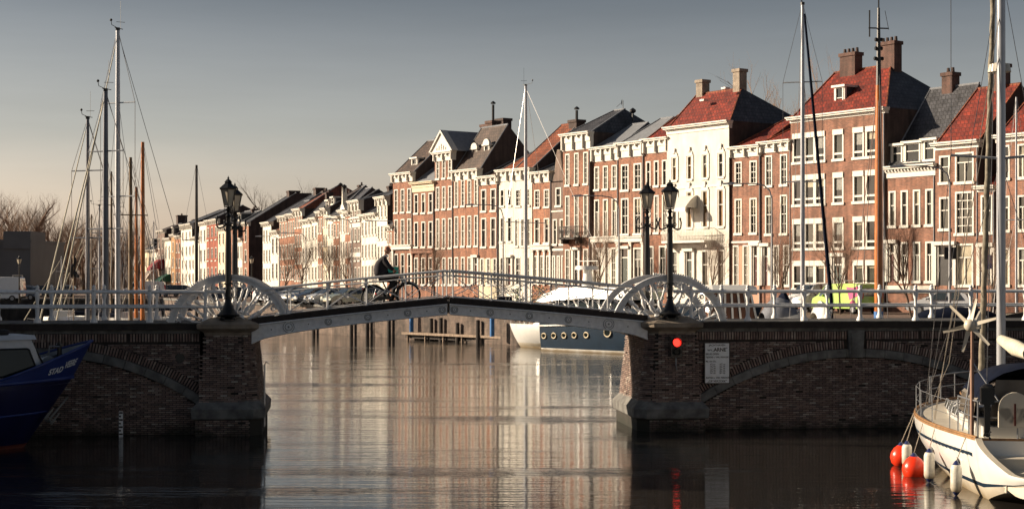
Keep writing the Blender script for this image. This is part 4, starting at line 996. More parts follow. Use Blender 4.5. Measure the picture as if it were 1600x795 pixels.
# ---- street lanterns
def lantern(u,v,label,h=4.42):
    root=broot('street_lantern',label,'street lamp',u,v,DZ+.05,'black lanterns on the bridge piers')
    hb=h-.95
    p=MB(); p.lathe([(.30,0),(.30,.05),(.20,.10),(.14,.16)],(0,0,0),8)
    for i in range(4):
        t=PI/4+i*PI/2; p.ball((.22*math.cos(t),.22*math.sin(t),.09),.085,n=8)
    p.lathe([(.34,.14),(.36,.19),(.30,.23),(.20,.34),(.13,.50),(.095,.62),(.085,.66),(.12,.68),(.12,.71),(.08,.73),(.095,1.1),(.14,1.12),(.14,1.15),(.10,1.17),(.098,2.0),(.08,hb-.55),(.12,hb-.52),(.12,hb-.47),(.07,hb-.44),(.065,hb-.30),(.09,hb-.25),(.04,hb-.18),(.05,hb-.1),(.1,hb-.05),(.03,hb)],(0,0,0),12)
    p.build('post',M['black'],root,smooth=40)
    a=MB()
    for s in (-1,1):
        for dy in (0,):
            pts=[(0,dy,hb-.48)]+[(s*(.05+.30*math.sin(q/8*PI*.5)),dy,hb-.52-.10*math.sin(q/8*PI)) for q in range(9)]+[(s*.36,0,hb-.40),(s*.33,0,hb-.30)]
            a.tube(pts,.026,5); a.ball((s*.33,0,hb-.28),.04,n=6); a.tube([(s*(.16+.05*math.cos(q/8*2*PI)),0,hb-.46+.05*math.sin(q/8*2*PI)) for q in range(9)],.012,4)
            a.tube([(0,0,hb-.30),(s*.10,0,hb-.22),(s*.14,0,hb-.10),(s*.10,0,hb-.0)],.014,4)
    a.build('scroll_bracket',M['black'],root)
    def ringz(r,z): return [(r*math.cos(PI/6+i*PI/3),r*math.sin(PI/6+i*PI/3),z) for i in range(6)]
    g=MB(); g.loft([ringz(.125,hb+.06),ringz(.235,hb+.56)]); g.build('lantern_glass',M['lampglass'],root)
    f=MB(); r0,r1=ringz(.135,hb+.03),ringz(.25,hb+.57)
    for i in range(6): f.cyl(r0[i],r1[i],.013,n=4); f.cyl(r0[i],r0[(i+1)%6],.016,n=4); f.cyl(r1[i],r1[(i+1)%6],.02,n=4)
    f.loft([ringz(.02,hb-.02),ringz(.14,hb+.04)])
    f.build('lantern_frame',M['black'],root)
    rf=MB(); rf.loft([ringz(.29,hb+.56),ringz(.30,hb+.60),ringz(.13,hb+.74),ringz(.11,hb+.76),ringz(.13,hb+.79),ringz(.07,hb+.86),ringz(.03,hb+.88)]); rf.ball((0,0,hb+.91),.035,n=8); rf.cyl((0,0,hb+.93),(0,0,hb+.99),.02,.003,6)
    rf.build('lantern_roof',M['black'],root)
    return root
lantern(U(357,-.0),-.08,'black lantern on the near side of the left pier, front one of the left pair')
lantern(U(367,BW+.2),BW+.2,'black lantern mostly hidden behind the front one of the left pair')
lantern(U(1046,-.0),-.08,'black lantern standing on the sandstone cap of the right pier, nearer of the right pair')
lantern(U(1011,BW+.2),BW+.2,'black lantern left of and behind the one on the right pier cap',4.55)
# ---- signal, notice board, tide gauge, ladders
def signal():
    u=U(1052); root=broot('traffic_signal','black signal box with a glowing red light on the right pier','traffic light',u,-.38,ZB(556,u))
    b=MB(); b.box(-.15,.15,-.12,.06,0,.62); b.cyl((0,-.12,.44),(0,-.26,.46),.13,.14,12,cap=False); b.cyl((0,-.12,.16),(0,-.2,.17),.11,.12,12,cap=False); b.box(-.18,.18,-.125,-.11,-.03,.65); b.build('housing',M['black'],root)
    m,n,bb=new_mat('glowing_red_lens'); bb.inputs['Base Color'].default_value=(.6,.01,.01,1); bb.inputs['Emission Color'].default_value=(1,.025,.015,1); bb.inputs['Emission Strength'].default_value=2.4
    MB().cyl((0,-.13,.44),(0,-.15,.44),.125,.10,14).build('lit_lens',m,root)
    MB().cyl((0,-.13,.16),(0,-.15,.16),.10,.08,12).build('unlit_lens',M['gDark'],root)
    MB().tube([(0,-.02,0),(.0,-.04,-.25),(.03,.0,-.42)],.02,6).build('cable_pipe',M['steel'],root)
signal()
def notice():
    u=U(1119); w_=.80; h_=1.28; root=broot('notice_board','white notice board with black opening times screwed to the brick wall right of the pier','sign',u,-.10,ZB(598,u))
    MB().box(-w_/2,w_/2,-.03,.0,0,h_).build('board',mat('white_sign_enamel',(.80,.82,.84),.35,var=.06),root)
    fr=MB()
    for a in ((-w_/2-.01,-w_/2+.012,0,h_),(w_/2-.012,w_/2+.01,0,h_),(-w_/2,w_/2,-.01,.012),(-w_/2,w_/2,h_-.012,h_+.01)): fr.box(a[0],a[1],-.036,.003,a[2],a[3])
    fr.build('border',M['black'],root)
    ink=mat('black_sign_ink',(.01,.01,.012),.5,var=0)
    def T(t,x,z,s,al='CENTER',bo=.0,xs=1): text_mesh(t,s,ink,'lettering',root,Matrix.Translation((x,-.034,z))@Matrix.Rotation(PI/2,4,'X'),al,bo,xs)
    T('JACHTHAVEN',0,h_-.075,.085,bo=.001); T('WV',-.24,h_-.235,.09,bo=.001); T('„',-.125,h_-.225,.13,bo=.001); T('ARNE',.09,h_-.22,.155,bo=.004); T('"',.31,h_-.20,.12,bo=.001)
    T('BRUG OPEN',-w_/2+.03,h_-.355,.078,'LEFT',.001); T('TIJDENS v. VAR. PERIODE',-w_/2+.03,h_-.455,.072,'LEFT',.001,.93)
    T('Ma. t/m Zo.',-w_/2+.03,h_-.585,.072,'LEFT',.001)
    for k in range(6):
        for x,h0 in ((-.14,9),(.17,15)): T('%d³⁰ uur'%(h0+k) if k%2 else '%d⁰⁰ uur'%(h0+k),x,h_-.68-k*.056,.055,bo=.001)
    T('BUITEN v. VAR. PERIODE',-w_/2+.04,.175,.072,'LEFT',.001,.95); T('„OP VERZOEK"',0,.065,.092,bo=.001)
notice()
def gauge():
    u=U(191); root=broot('tide_gauge','white and black tide gauge board standing in the water before the left wall','tide gauge',u,-.30,0)
    MB().box(-.06,.06,0,.05,-.5,ZB(641,u)).build('board',M['rail'],root)
    k=MB(); 
    for i in range(9): k.box(-.055,(.0 if i%2 else .055),-.004,-.0005,.05+i*.12*.9,.05+i*.108+.05)
    k.build('markings',M['black'],root)
gauge()
def ladder(u,v,z0,z1,label):
    root=broot('iron_ladder',label,'ladder',u,v,0); mb=MB()
    for s in(-.0,): pass
    mb.cyl((0,-.2,z0),(0,-.2,z1),.02,n=5); mb.cyl((0,.2,z0),(0,.2,z1),.02,n=5)
    z=z0+.1
    while z<z1: mb.cyl((0,-.2,z),(0,.2,z),.015,n=4); z+=.3
    mb.tube([(0,-.2,z1),(.06,-.2,z1+.12),(.14,-.2,z1+.05)],.02,5); mb.build('rails_and_rungs',M['steel'],root)
ladder(U(405)+.14,.5,.2,2.1,'thin iron ladder on the inner side of the left pier')
# ================= BOATS
def hull(L_,beam,fb0,fb1,m_bands,parent,name='hull',rows=None,bow_rake=1.2,stern_rake=.3,full=.62,stern_w=.75,flare=.25,n=22,sheer_pow=1.6,depth=.5,deckm='gelD',deck_inset=.0,deck_z=-.05,mid=.45,bulge=0):
    rows=rows or [-.4,0,.10,.2,.45,.72,.82,.92,1.0]
    def hb(t):
        if t<mid: return beam/2*(stern_w+(1-stern_w)*math.sin(PI/2*t/mid))
        q=(t-mid)/(1-mid); return beam/2*max(0.0,(1-q**(1/full*1.15)))**(.78)
    def pt(t,f,s=1):
        sheer=fb0+(fb1-fb0)*(t**sheer_pow) if fb1>fb0 else fb0
        ff=max(f,0); k=1-flare*(1-ff)**2*(1+1.2*t)
        if f<0: k*=.72
        z=f*sheer if f>=0 else f*depth/.4
        x=t*L_ - (1-t)**3*0 + bow_rake*(ff-1)*t**4*1.0 + stern_rake*(1-ff)*(-1)*(1-t)**6
        return Vector((x,s*hb(t)*max(k,.12),z))
    mb=MB(); nr=len(rows); vs=[];fs=[];ms=[]
    for s in(1,-1):
        base=len(vs)
        for i in range(n+1):
            t=i/n
            for f in rows: vs.append(pt(t,f,s))
        for i in range(n):
            for j in range(nr-1): fs.append((base+i*nr+j,base+(i+1)*nr+j,base+(i+1)*nr+j+1,base+i*nr+j+1)); ms.append(m_bands[j])
    h=len(vs)//2
    for j in range(nr-1): fs.append((j,j+1,h+j+1,h+j)); ms.append(m_bands[j])
    mats=[]; 
    for x in ms:
        if x not in mats: mats.append(x)
    me=bpy.data.meshes.new(name); me.from_pydata([tuple(v) for v in vs],[],fs)
    for x in mats: me.materials.append(M[x])
    me.polygons.foreach_set('material_index',[mats.index(x) for x in ms])
    b=bmesh.new(); b.from_mesh(me); bmesh.ops.remove_doubles(b,verts=b.verts,dist=1e-4); bmesh.ops.recalc_face_normals(b,faces=b.faces); b.to_mesh(me); b.free()
    me.polygons.foreach_set('use_smooth',[True]*len(me.polygons)); me.set_sharp_from_angle(angle=R(50))
    ho=link(name,me,parent)
    dm=MB(); pr=[]
    for i in range(n+1):
        p=pt(i/n,1); pr.append((p.x,p.y*(1-deck_inset),p.z+deck_z))
    for i in range(n):
        a,b=pr[i],pr[i+1]; dm.quad(a,b,(b[0],-b[1],b[2]),(a[0],-a[1],a[2]))
    dm.build('deck',M[deckm],parent)
    return pt,hb
def rot_thing(name,label,cat,x,y,head,group=None): return thing(name,label,cat,(x,y,0),head,group)
def rig(root,mx,H,m,spread=(.55,.8),bowx=None,sternx=None,z0=1.0,r=.11,side=1.1,furl=True,top='vane',beamz=1.0,sw=.9,lean=0,stays=True):
    mb=MB(); mb.tube([(mx,0,z0-.2),(mx+lean*.5,0,z0+(H-z0)*.5),(mx+lean,0,H)],[r,r,r*.7],10); 
    mast=mb.build('mast',M[m],root,smooth=50)
    for f in spread:
        zz=z0+(H-z0)*f; MB().cyl((mx,-sw,zz+.05),(mx,sw,zz+.05),.03,n=5).build('spreader',M[m],mast)
    if top:
        t=MB(); t.cyl((mx,0,H),(mx,0,H+.12),.1,n=6); t.tube([(mx-.1,0,H+.08),(mx+.55,.1,H+.16),(mx+.6,.1,H+.35)],.014,4); t.ball((mx+.6,.1,H+.36),.06,n=6); t.cyl((mx-.2,0,H+.1),(mx-.2,0,H+1.3),.008,n=3); t.cyl((mx-.35,0,H+.1),(mx+.2,0,H+.1),.02,n=4)
        t.cyl((mx-.5,0,H+.42),(mx+.1,0,H+.36),.012,n=3); t.build('masthead_instruments',M['black'],mast)
    if stays:
        for sd in (-1,1):
            w_=MB(); zz=[z0+(H-z0)*f for f in spread] or [z0+(H-z0)*.6]
            pts=[(mx,sd*.05,H-.1)]+[(mx,sd*sw,q+.05) for q in reversed(zz)]+[(mx-.15,sd*side,beamz)]
            w_.tube(pts,.012,4); w_.tube([(mx,sd*.06,zz[-1]),(mx-.35,sd*side,beamz)],.010,3); w_.build('shroud',M['wire'],root)
        if bowx is not None:
            w_=MB(); a=Vector((mx,0,H-.15)); b=Vector((bowx,0,beamz+.3)); w_.cyl(a,b,.012,n=3)
            if furl: w_.tube([a+(b-a)*.04,a+(b-a)*.5,a+(b-a)*.93],[.02,.034,.036],7)
            w_.build('forestay',M['sail'] if furl else M['wire'],root)
        if sternx is not None: MB().cyl((mx,0,H-.05),(sternx,0,beamz+.2),.013,n=3).build('backstay',M['wire'],root)
    return mast
def yacht(px,Y,ytop,head,L_,hullband,label,m='alu',frac=.42,cabin=True,deckz=1.1,group=None,boom=True,coverm='canvas',name='sailing_yacht',cat='sailing boat',r=.11,spread=(.5,.78),top='vane',furl=True,cabm='gel',**kw):
    mp=P(px,435,Y); ch,sh=math.cos(head),math.sin(head); mx=L_*(1-frac)
    root=rot_thing(name,label,cat,mp.x-mx*ch,mp.y-mx*sh,head,group)
    H=zpy(ytop,Y)
    pt,hb=hull(L_,L_*.29,deckz*.9,deckz*1.25,hullband,root,deckm='gelD')
    if cabin:
        c=MB(); xs=[L_*.22,L_*.3,L_*.55,L_*.68]; hs_=[.35,.5,.45,.05]
        c.loft([[(x,-hb(x/L_)*.6,deckz*.9),(x,-hb(x/L_)*.52,deckz*1.0+h),(x,hb(x/L_)*.52,deckz*1.0+h),(x,hb(x/L_)*.6,deckz*.9)] for x,h in zip(xs,hs_)]); cb=c.build('cabin',M[cabm],root)
        for s in(-1,1):
            for x in (.32,.40,.48): 
                y=s*hb(x)*.575; MB().box(L_*x,L_*x+L_*.05,y-.02,y+.02,deckz*1.0+.12,deckz*1.0+.3).build('cabin_window',M['gDark'],cb)
    rig(root,mx,H,m,bowx=L_-.2,sternx=.1,z0=deckz,r=r,side=hb(1-frac)*.95,beamz=deckz,spread=spread,top=top,furl=furl,**kw)
    if boom:
        b=MB(); b.tube([(mx-.15,0,deckz+1.2),(mx*.5,0,deckz+1.15),(mx-L_*.42,0,deckz+1.1)],[.16,.2,.12],8); b.build('boom_with_sail_cover',M[coverm],root,smooth=60)
    rl=MB(); zz=deckz
    for s in(-1,1):
        pts=[]
        for i in range(7):
            t=.05+i*.14; p=pt(t,1,s); pts.append((p.x,p.y*.97,p.z+.55)); rl.cyl((p.x,p.y*.97,p.z-.05),(p.x,p.y*.97,p.z+.55),.014,n=4)
        rl.tube(pts,.012,4)
    rl.build('guard_rail',M['steel'],root)
    return root,pt,hb
WH=['gelD','navy']+['gel']*6; BL=['rust','gel']+['blueS']*6; NV=['rust','gel']+['navy']*6
yacht(184,69,48,R(247),12,WH,'yacht with the tallest white mast at the left, pale furled headsail on its forestay',r=.12,frac=.40)
yacht(165,66,143,R(245),10,WH,'yacht with a dark grey mast just left of the tallest one',m='aluD',r=.13)
yacht(137,74,186,R(248),10,WH,'yacht whose slim dark mast stands leftmost of the cluster',m='aluD',r=.10)
yacht(204,80,246,R(125),9.5,['rust','gel']+['woodD']*6,'old sailing boat with a weathered brown wooden mast',m='woodG',furl=False,top=None,spread=(.7,),r=.11)
yacht(223,88,222,R(120),10,['rust','gel']+['woodD']*6,'sailing barge with the taller of two varnished orange masts at the left',m='woodM',furl=False,top=None,spread=(),r=.13)
yacht(213,92,292,R(120),10,['rust','gel']+['navy']*6,'sailing boat with the shorter varnished orange mast at the left',m='woodM',furl=False,top=None,spread=(),r=.10)
yacht(307,112,258,R(100),8,NV,'dark hulled sailing barge with a lone dark mast left of the lantern',m='woodD',furl=False,top=None,spread=(),r=.12,boom=False)
yacht(155,110,322,R(160),9,WH,'small white yacht far behind the cluster with a thin grey mast',m='alu',r=.07)
yacht(174,120,268,R(150),10,WH,'distant yacht with a brown wooden mast behind the tallest one',m='woodG',r=.09,furl=False,top=None)
yacht(143,125,335,R(165),9,WH,'distant yacht with a short mast and spreader left of the cluster',m='woodG',r=.07,top=None)
yacht(187,130,325,R(155),9,WH,'distant yacht with a short grey mast right of the tallest one',m='aluD',r=.08)
yacht(240,135,345,R(175),8,WH,'small white boat moored under the far quay at the left',m='alu',r=.05,top=None)
yacht(96,118,400,R(170),8,WH,'small white boat with a stubby mast at the far left quay',m='alu',r=.05,top=None)
yacht(822,112,135,R(12),15,['gelD','gelD','gelD']+['gel']*5,'white sailing yacht with a tall lone mast moored at the end of the jetty',r=.14,frac=.52,deckz=1.35,furl=False,coverm='sail') if 0 else None
# --- white hulled boat at the jetty end, stern towards the left
def white_boat():
    a=P(783,542,112); HD=R(-49); root=rot_thing('sailing_yacht','white sailing boat with a tall lone mast moored between jetty and navy boat','sailing boat',a.x+1.35,113.3,HD)
    pt,hb=hull(11,3.6,1.65,1.75,['rust','gelD','gelD']+['gel']*5,root,stern_rake=-.6,stern_w=.55,flare=.5,n=24)
    mx=U(0); X=P(822,0,112).x; mx=(X-root.location.x)/math.cos(HD)*.96
    rig(root,mx,zpy(135,113),'alu',spread=(.42,),z0=1.7,r=.13,bowx=10.8,sternx=.2,side=1.7,beamz=1.7,furl=False,sw=1.9)
    c=MB(); c.loft([[(x,-1.1,1.6),(x,-.95,1.6+h),(x,.95,1.6+h),(x,1.1,1.6)] for x,h in((2.6,.5),(3.2,.75),(6,.65),(7.5,.1))]); c.build('cabin',M['gel'],root)
    r=MB()
    for s in(-1,1):
        pts=[]
        for i in range(8):
            p=pt(.01+i*.12,1,s); r.cyl((p.x,p.y*.96,p.z),(p.x,p.y*.96,p.z+.6),.018,n=4); pts.append((p.x,p.y*.96,p.z+.6))
        r.tube(pts,.018,4); r.tube([(x,y,z-.3) for x,y,z in pts],.012,4)
    p=pt(0.01,1); r.tube([(p.x,p.y*.96,p.z+.6),(p.x-.1,0,p.z+.6),(p.x,-p.y*.96,p.z+.6)],.018,4)
    r.build('guard_rail',M['steel'],root)
    f=MB(); 
    for i in range(5): f.ball((.8+i*.45,-1.1+.2*(i%2),1.95),.16,.16,.2,8,i%3)
    f.build('deck_gear',[M['steel'],M['canvas'],M['gelD']],root)
white_boat()
# --- navy motor yacht with white superstructure
def navy_boat():
    Y0=108.; a=P(872,548,Y0); b=P(1062,550,100.5); d=Vector((b.x-a.x,b.y-a.y)); hd=math.atan2(d.y,d.x)
    root=rot_thing('motor_yacht','navy blue motor yacht with white wheelhouse seen under and above the right leaf','motor boat',a.x,a.y,hd)
    pt,hb=hull(17,4.4,2.75,3.3,['gel','gel','navy','navy','navy','navy','navy','navy'],root,stern_rake=.0,stern_w=.84,flare=.12,n=24,rows=[-.3,0,.07,.25,.5,.72,.82,.92,1.0],bow_rake=1.5)
    # rubbing strake, rail, portholes on camera side (y negative)
    st=MB(); st.tube([tuple(pt(t,.60+.22*t,-1)+Vector((0,-.05,0))) for t in [i/10*.42 for i in range(11)]],.06,6); st.build('rubbing_strake',M['gel'],root)
    pm_=MB()
    for i,t in enumerate((.025,.082,.14,.197,.262,.375)):
        c=pt(t,.36+.06*i/5+(.05 if i==5 else 0),-1); r=.20 if i<5 else .30
        o=MB(); o.tube([(c.x+r*math.cos(q/12*2*PI),c.y-.03,c.z+r*.85*math.sin(q/12*2*PI)) for q in range(13)],.05,5,0); o.prism([(c.x+r*.9*math.cos(q/12*2*PI),c.z+r*.78*math.sin(q/12*2*PI)) for q in range(12)],c.y-.02,c.y+.1,1)
        o.build('porthole',[M['cream'],M['gDark']],root)
    # superstructure
    def X(px): return (P(px,0,104).x-a.x)/math.cos(hd)
    zz=lambda py:zpy(py,103.5)
    w=1.75; x0,x1=X(884),X(1000)
    c=MB(); c.box(X(838),X(885),-1.7,1.7,2.6,zz(484)); c.build('aft_coach_roof',M['gel'],root)
    c=MB()
    zt=zz(468); c.add([(x0+1.2,-w,2.7),(x1,-w,2.7),(x1,w,2.7),(x0+1.2,w,2.7),(x0+.3,-w+.15,zt),(x1-.2,-w+.15,zt),(x1-.2,w-.15,zt),(x0+.3,w-.15,zt)],[(0,1,5,4),(1,2,6,5),(2,3,7,6),(3,0,4,7),(4,5,6,7)],0)
    wh=c.build('wheelhouse',M['gDark'],root)
    f=MB()
    for i in range(7):
        t=i/6; xb=x0+1.2+(x1-x0-1.2)*t; xt=x0+.3+(x1-x0-.5)*t
        f.cyl((xb,-w-.02,2.7),(xt,-w+.13,zt),.09,n=4); f.cyl((xb,w+.02,2.7),(xt,w-.13,zt),.09,n=4)
    f.box(x0+1.2,x1,-w-.05,-w+.0,2.5,zz(487)); f.build('window_posts',M['gel'],wh)
    r=MB(); xs=[X(872),X(880),X(905),X(950),X(1004)]; zb=[zz(472),zz(473),zz(469),zz(467),zz(468)]; ztp=[zz(468),zz(460),zz(450),zz(448),zz(450)]
    r.loft([[(x,-2.0,b_),(x,-1.75,t_),(x,1.75,t_),(x,2.0,b_)] for x,b_,t_ in zip(xs,zb,ztp)]); r.build('hard_top',M['gel'],root)
    r=MB()
    for k in range(7): r.box(X(860)+k*.22,X(860)+k*.22+.08,-1.5,1.5,2.7,zz(479))
    r.box(X(856),X(884),-1.6,1.6,zz(479),zz(475)); r.build('aft_screen',M['gel'],root)
    m=MB(); xm=X(921); m.tube([(xm,0,zz(450)),(xm,0,zz(425)),(xm,0,zz(420))],[.45,.28,.25],8); m.cyl((xm-.1,0,zz(421)),(xm-.1,0,zz(415)),.8,.75,12); m.cyl((xm,0,zz(415)),(xm,0,zz(402)),.03,n=4); m.cyl((xm-.9,0,zz(407)),(xm+.9,0,zz(407)),.03,n=4)
    m.build('radar_mast',M['gel'],root,smooth=50)
    e_=MB(); e_.box(.3,.75,-1.9,-1.85,2.1,2.5); c=pt(.03,.85,-1); 
    MB().box(c.x,c.x+.42,c.y-.03,c.y+.02,c.z-.25,c.z+.2).build('crest',M['cream'],root)
    rl=MB()
    for t in [i/9*.5 for i in range(10)]: p=pt(t,1,-1); rl.cyl(p,p+Vector((0,.05,.7)),.02,n=4)
    rl.tube([tuple(pt(i/9*.5,1,-1)+Vector((0,.05,.7))) for i in range(10)],.022,5); rl.build('guard_rail',M['steel'],root)
navy_boat()
# --- boats beyond the right abutment
def cruiser(px0,px1,Y,ytop,zdeck,label,head=0,body='gel',roofm='gel'):
    zr=.0
    a=P(px0,435,Y); b=P(px1,435,Y); L_=(b.x-a.x)*1.15; root=rot_thing('cabin_cruiser',label,'motor boat',a.x-L_*.07,Y,head)
    pt,hb=hull(L_,2.9,zdeck,zdeck*1.15,['rust','gel']+[body]*6,root); zt=zpy(ytop,Y)
    c=MB(); x0,x1=L_*.08,L_*.86
    c.add([(x0,-1.2,zdeck),(x1,-1.2,zdeck),(x1,1.2,zdeck),(x0,1.2,zdeck),(x0+.3,-1.05,zt-.15),(x1-.5,-1.05,zt-.15),(x1-.5,1.05,zt-.15),(x0+.3,1.05,zt-.15)],[(0,1,5,4),(1,2,6,5),(2,3,7,6),(3,0,4,7)],0); wh=c.build('cabin_glass',glass_cruiser,root)
    f=MB(); n=6
    for i in range(n+1):
        t=i/n
        for s in(-1,1): f.cyl((x0+(x1-x0)*t,s*1.22,zdeck-.1),(x0+.3+(x1-x0-.8)*t,s*1.07,zt-.1),.07,n=4)
    f.box(x0-.1,x1+.1,-1.25,1.25,zdeck-.2,zdeck+.25); f.loft([[(x,-1.3,z-.05),(x,-1.3,z+.12),(x,-1.0,z+.34),(x,1.0,z+.34),(x,1.3,z+.12),(x,1.3,z-.05)] for x,z in((x0,zt-.22),(x0+.3,zt-.12),(x1-.6,zt-.12),(x1-.2,zt-.2))])
    f.build('cabin_frame',M[roofm],root)
    return root,pt
glass_cruiser=glass_mat('warm_cabin_window_glass',(.16,.07,.04))
cruiser(1098,1192,78,452,1.9,'white cabin cruiser with reddish windows right of the right gear wheel')
def covered(px0,px1,Y,y0,y1,label,m,m2='gel'):
    a=P(px0,435,Y); b=P(px1,435,Y); L_=b.x-a.x; root=rot_thing('covered_boat',label,'motor boat',a.x,Y,0)
    pt,hb=hull(L_,2.6,zpy(y1,Y)*1.0,zpy(y1,Y)*1.15,['rust','gel']+[m2]*6,root); z0=zpy(y1,Y); z1=zpy(y0,Y)
    c=MB(); rs=[]
    for i in range(9):
        t=i/8; h=(z1-z0)*(math.sin(PI*min(1,t*1.1+.05))**.6)*(1+.12*random.uniform(-1,1)); w_=hb(min(.9,t*.85+.05))*.9
        rs.append([(L_*(t*.9+.03),w_*math.cos(PI*k/8),z0+h*math.sin(PI*k/8)) for k in range(9)])
    c.loft(rs,closed=False,caps=False); c.build('tarpaulin',M[m],root,smooth=50)
    return root
covered(1188,1262,76,466,498,'boat under a crumpled grey tarpaulin behind the right railing','tarp')
covered(1205,1252,84,458,494,'boat under a low dark canvas hood behind the grey tarpaulin','canvas')
covered(1424,1600,80,478,500,'long dark hulled boat with a pale wooden gunwale behind the right railing','canvas','woodD')
covered(1270,1300,70,468,499,'small white dinghy stood beside the leaning blue mast','gel')
covered(640,700,0.1,0,0,'',0) if 0 else None
yacht(1254,74,8,R(75),13,WH,'yacht with a tall white mast in front of the four storey brick block',r=.11,boom=False,furl=False,deckz=1.0,cabin=True)
def leaning():
    a=P(1299,470,72); b=P(1257,22,72); root=thing('lowered_mast','dark blue wrapped spar leaning between the white mast and the brick block','spar',(a.x,a.y,1.0))
    d=b-a; MB().tube([(0,0,0),(0,0,a.z-1.0),tuple(Vector((0,0,a.z-1.0))+d)],[.09,.09,.05],8).build('spar',M['canvas'],root,smooth=60)
    MB().cyl((.0,0,-.9),(0,0,.1),.2,.15,8).build('foot',M['steel'],root)
leaning()
def barge():
    Y=82; x=P(1384,0,Y).x; root=rot_thing('sailing_barge','traditional barge with a thick varnished orange mast and dark topmast','sailing boat',x-6,Y-1,R(10))
    pt,hb=hull(15,4.2,1.3,1.7,['rust','woodD']+['woodD']*6,root,stern_w=.9,full=.9)
    mx=6.1; zb=zpy(130,Y); zt=zpy(8,Y)
    m=MB(); m.tube([(mx,.9,1),(mx,.9,zpy(300,Y)),(mx,.9,zb)],[.23,.20,.15],12,0); m.cyl((mx,.9,zpy(498,Y)),(mx,.9,zpy(487,Y)),.24,.24,12,1); mast=m.build('mast',[M['woodM'],M['blueS']],root,smooth=50)
    t=MB(); t.cyl((mx,.9,zb-.2),(mx,.9,zt),.15,.07,8); t.cyl((mx,.9,zt),(mx,.9,zt+1.2),.04,n=5)
    for py,w_ in((40,.55),(58,.2),(72,.2),(88,.25)): t.cyl((mx-w_,.9,zpy(py,Y)),(mx+w_,.9,zpy(py,Y)),.035 if w_>.3 else .1,n=6)
    t.cyl((mx-.5,.9,zpy(54,Y)),(mx-.5,.9,zpy(12,Y)),.04,n=5); t.cyl((mx+.55,.9,zpy(42,Y)),(mx+.35,.9,zpy(12,Y)),.015,n=4); t.build('topmast',M['black'],mast)
    for s in(-1,1):
        for k in(0,1): MB().cyl((mx,.9,zpy(88+k*40,Y)),(mx-.3-k*.6,.9+s*2.0,1.4),.02,n=4).build('shroud',M['wire'],root)
    MB().box(3,9,-1.2,1.2,1.3,1.9).build('hatch_cover',M['woodD'],root)
barge()
yacht(1588,90,152,R(60),11,WH,'yacht whose slim grey mast stands at the right edge behind the railing',m='alu',r=.07,furl=False,top=None,spread=(.5,))
# --- blue boat hulls just visible over the left coping
def lowblue(px0,px1,Y,ytop,label):
    a=P(px0,435,Y); b=P(px1,435,Y); L_=b.x-a.x; root=rot_thing('blue_barge',label,'boat',a.x,Y,0)
    z=zpy(ytop,Y); hull(L_,3.2,z,z,['rust','gel','blueS','blueS','blueS','blueS','gel','gel'],root,stern_w=.5,deckm='steel',flare=.1)
    MB().box(L_*.2,L_*.6,-.8,.8,z,z+.35).build('deckhouse',M['gel'],root)
lowblue(74,136,97,494,'bright blue boat hull tip with white rail showing above the coping at the left')
lowblue(170,300,93,496,'long bright blue boat hull showing above the coping below the masts')
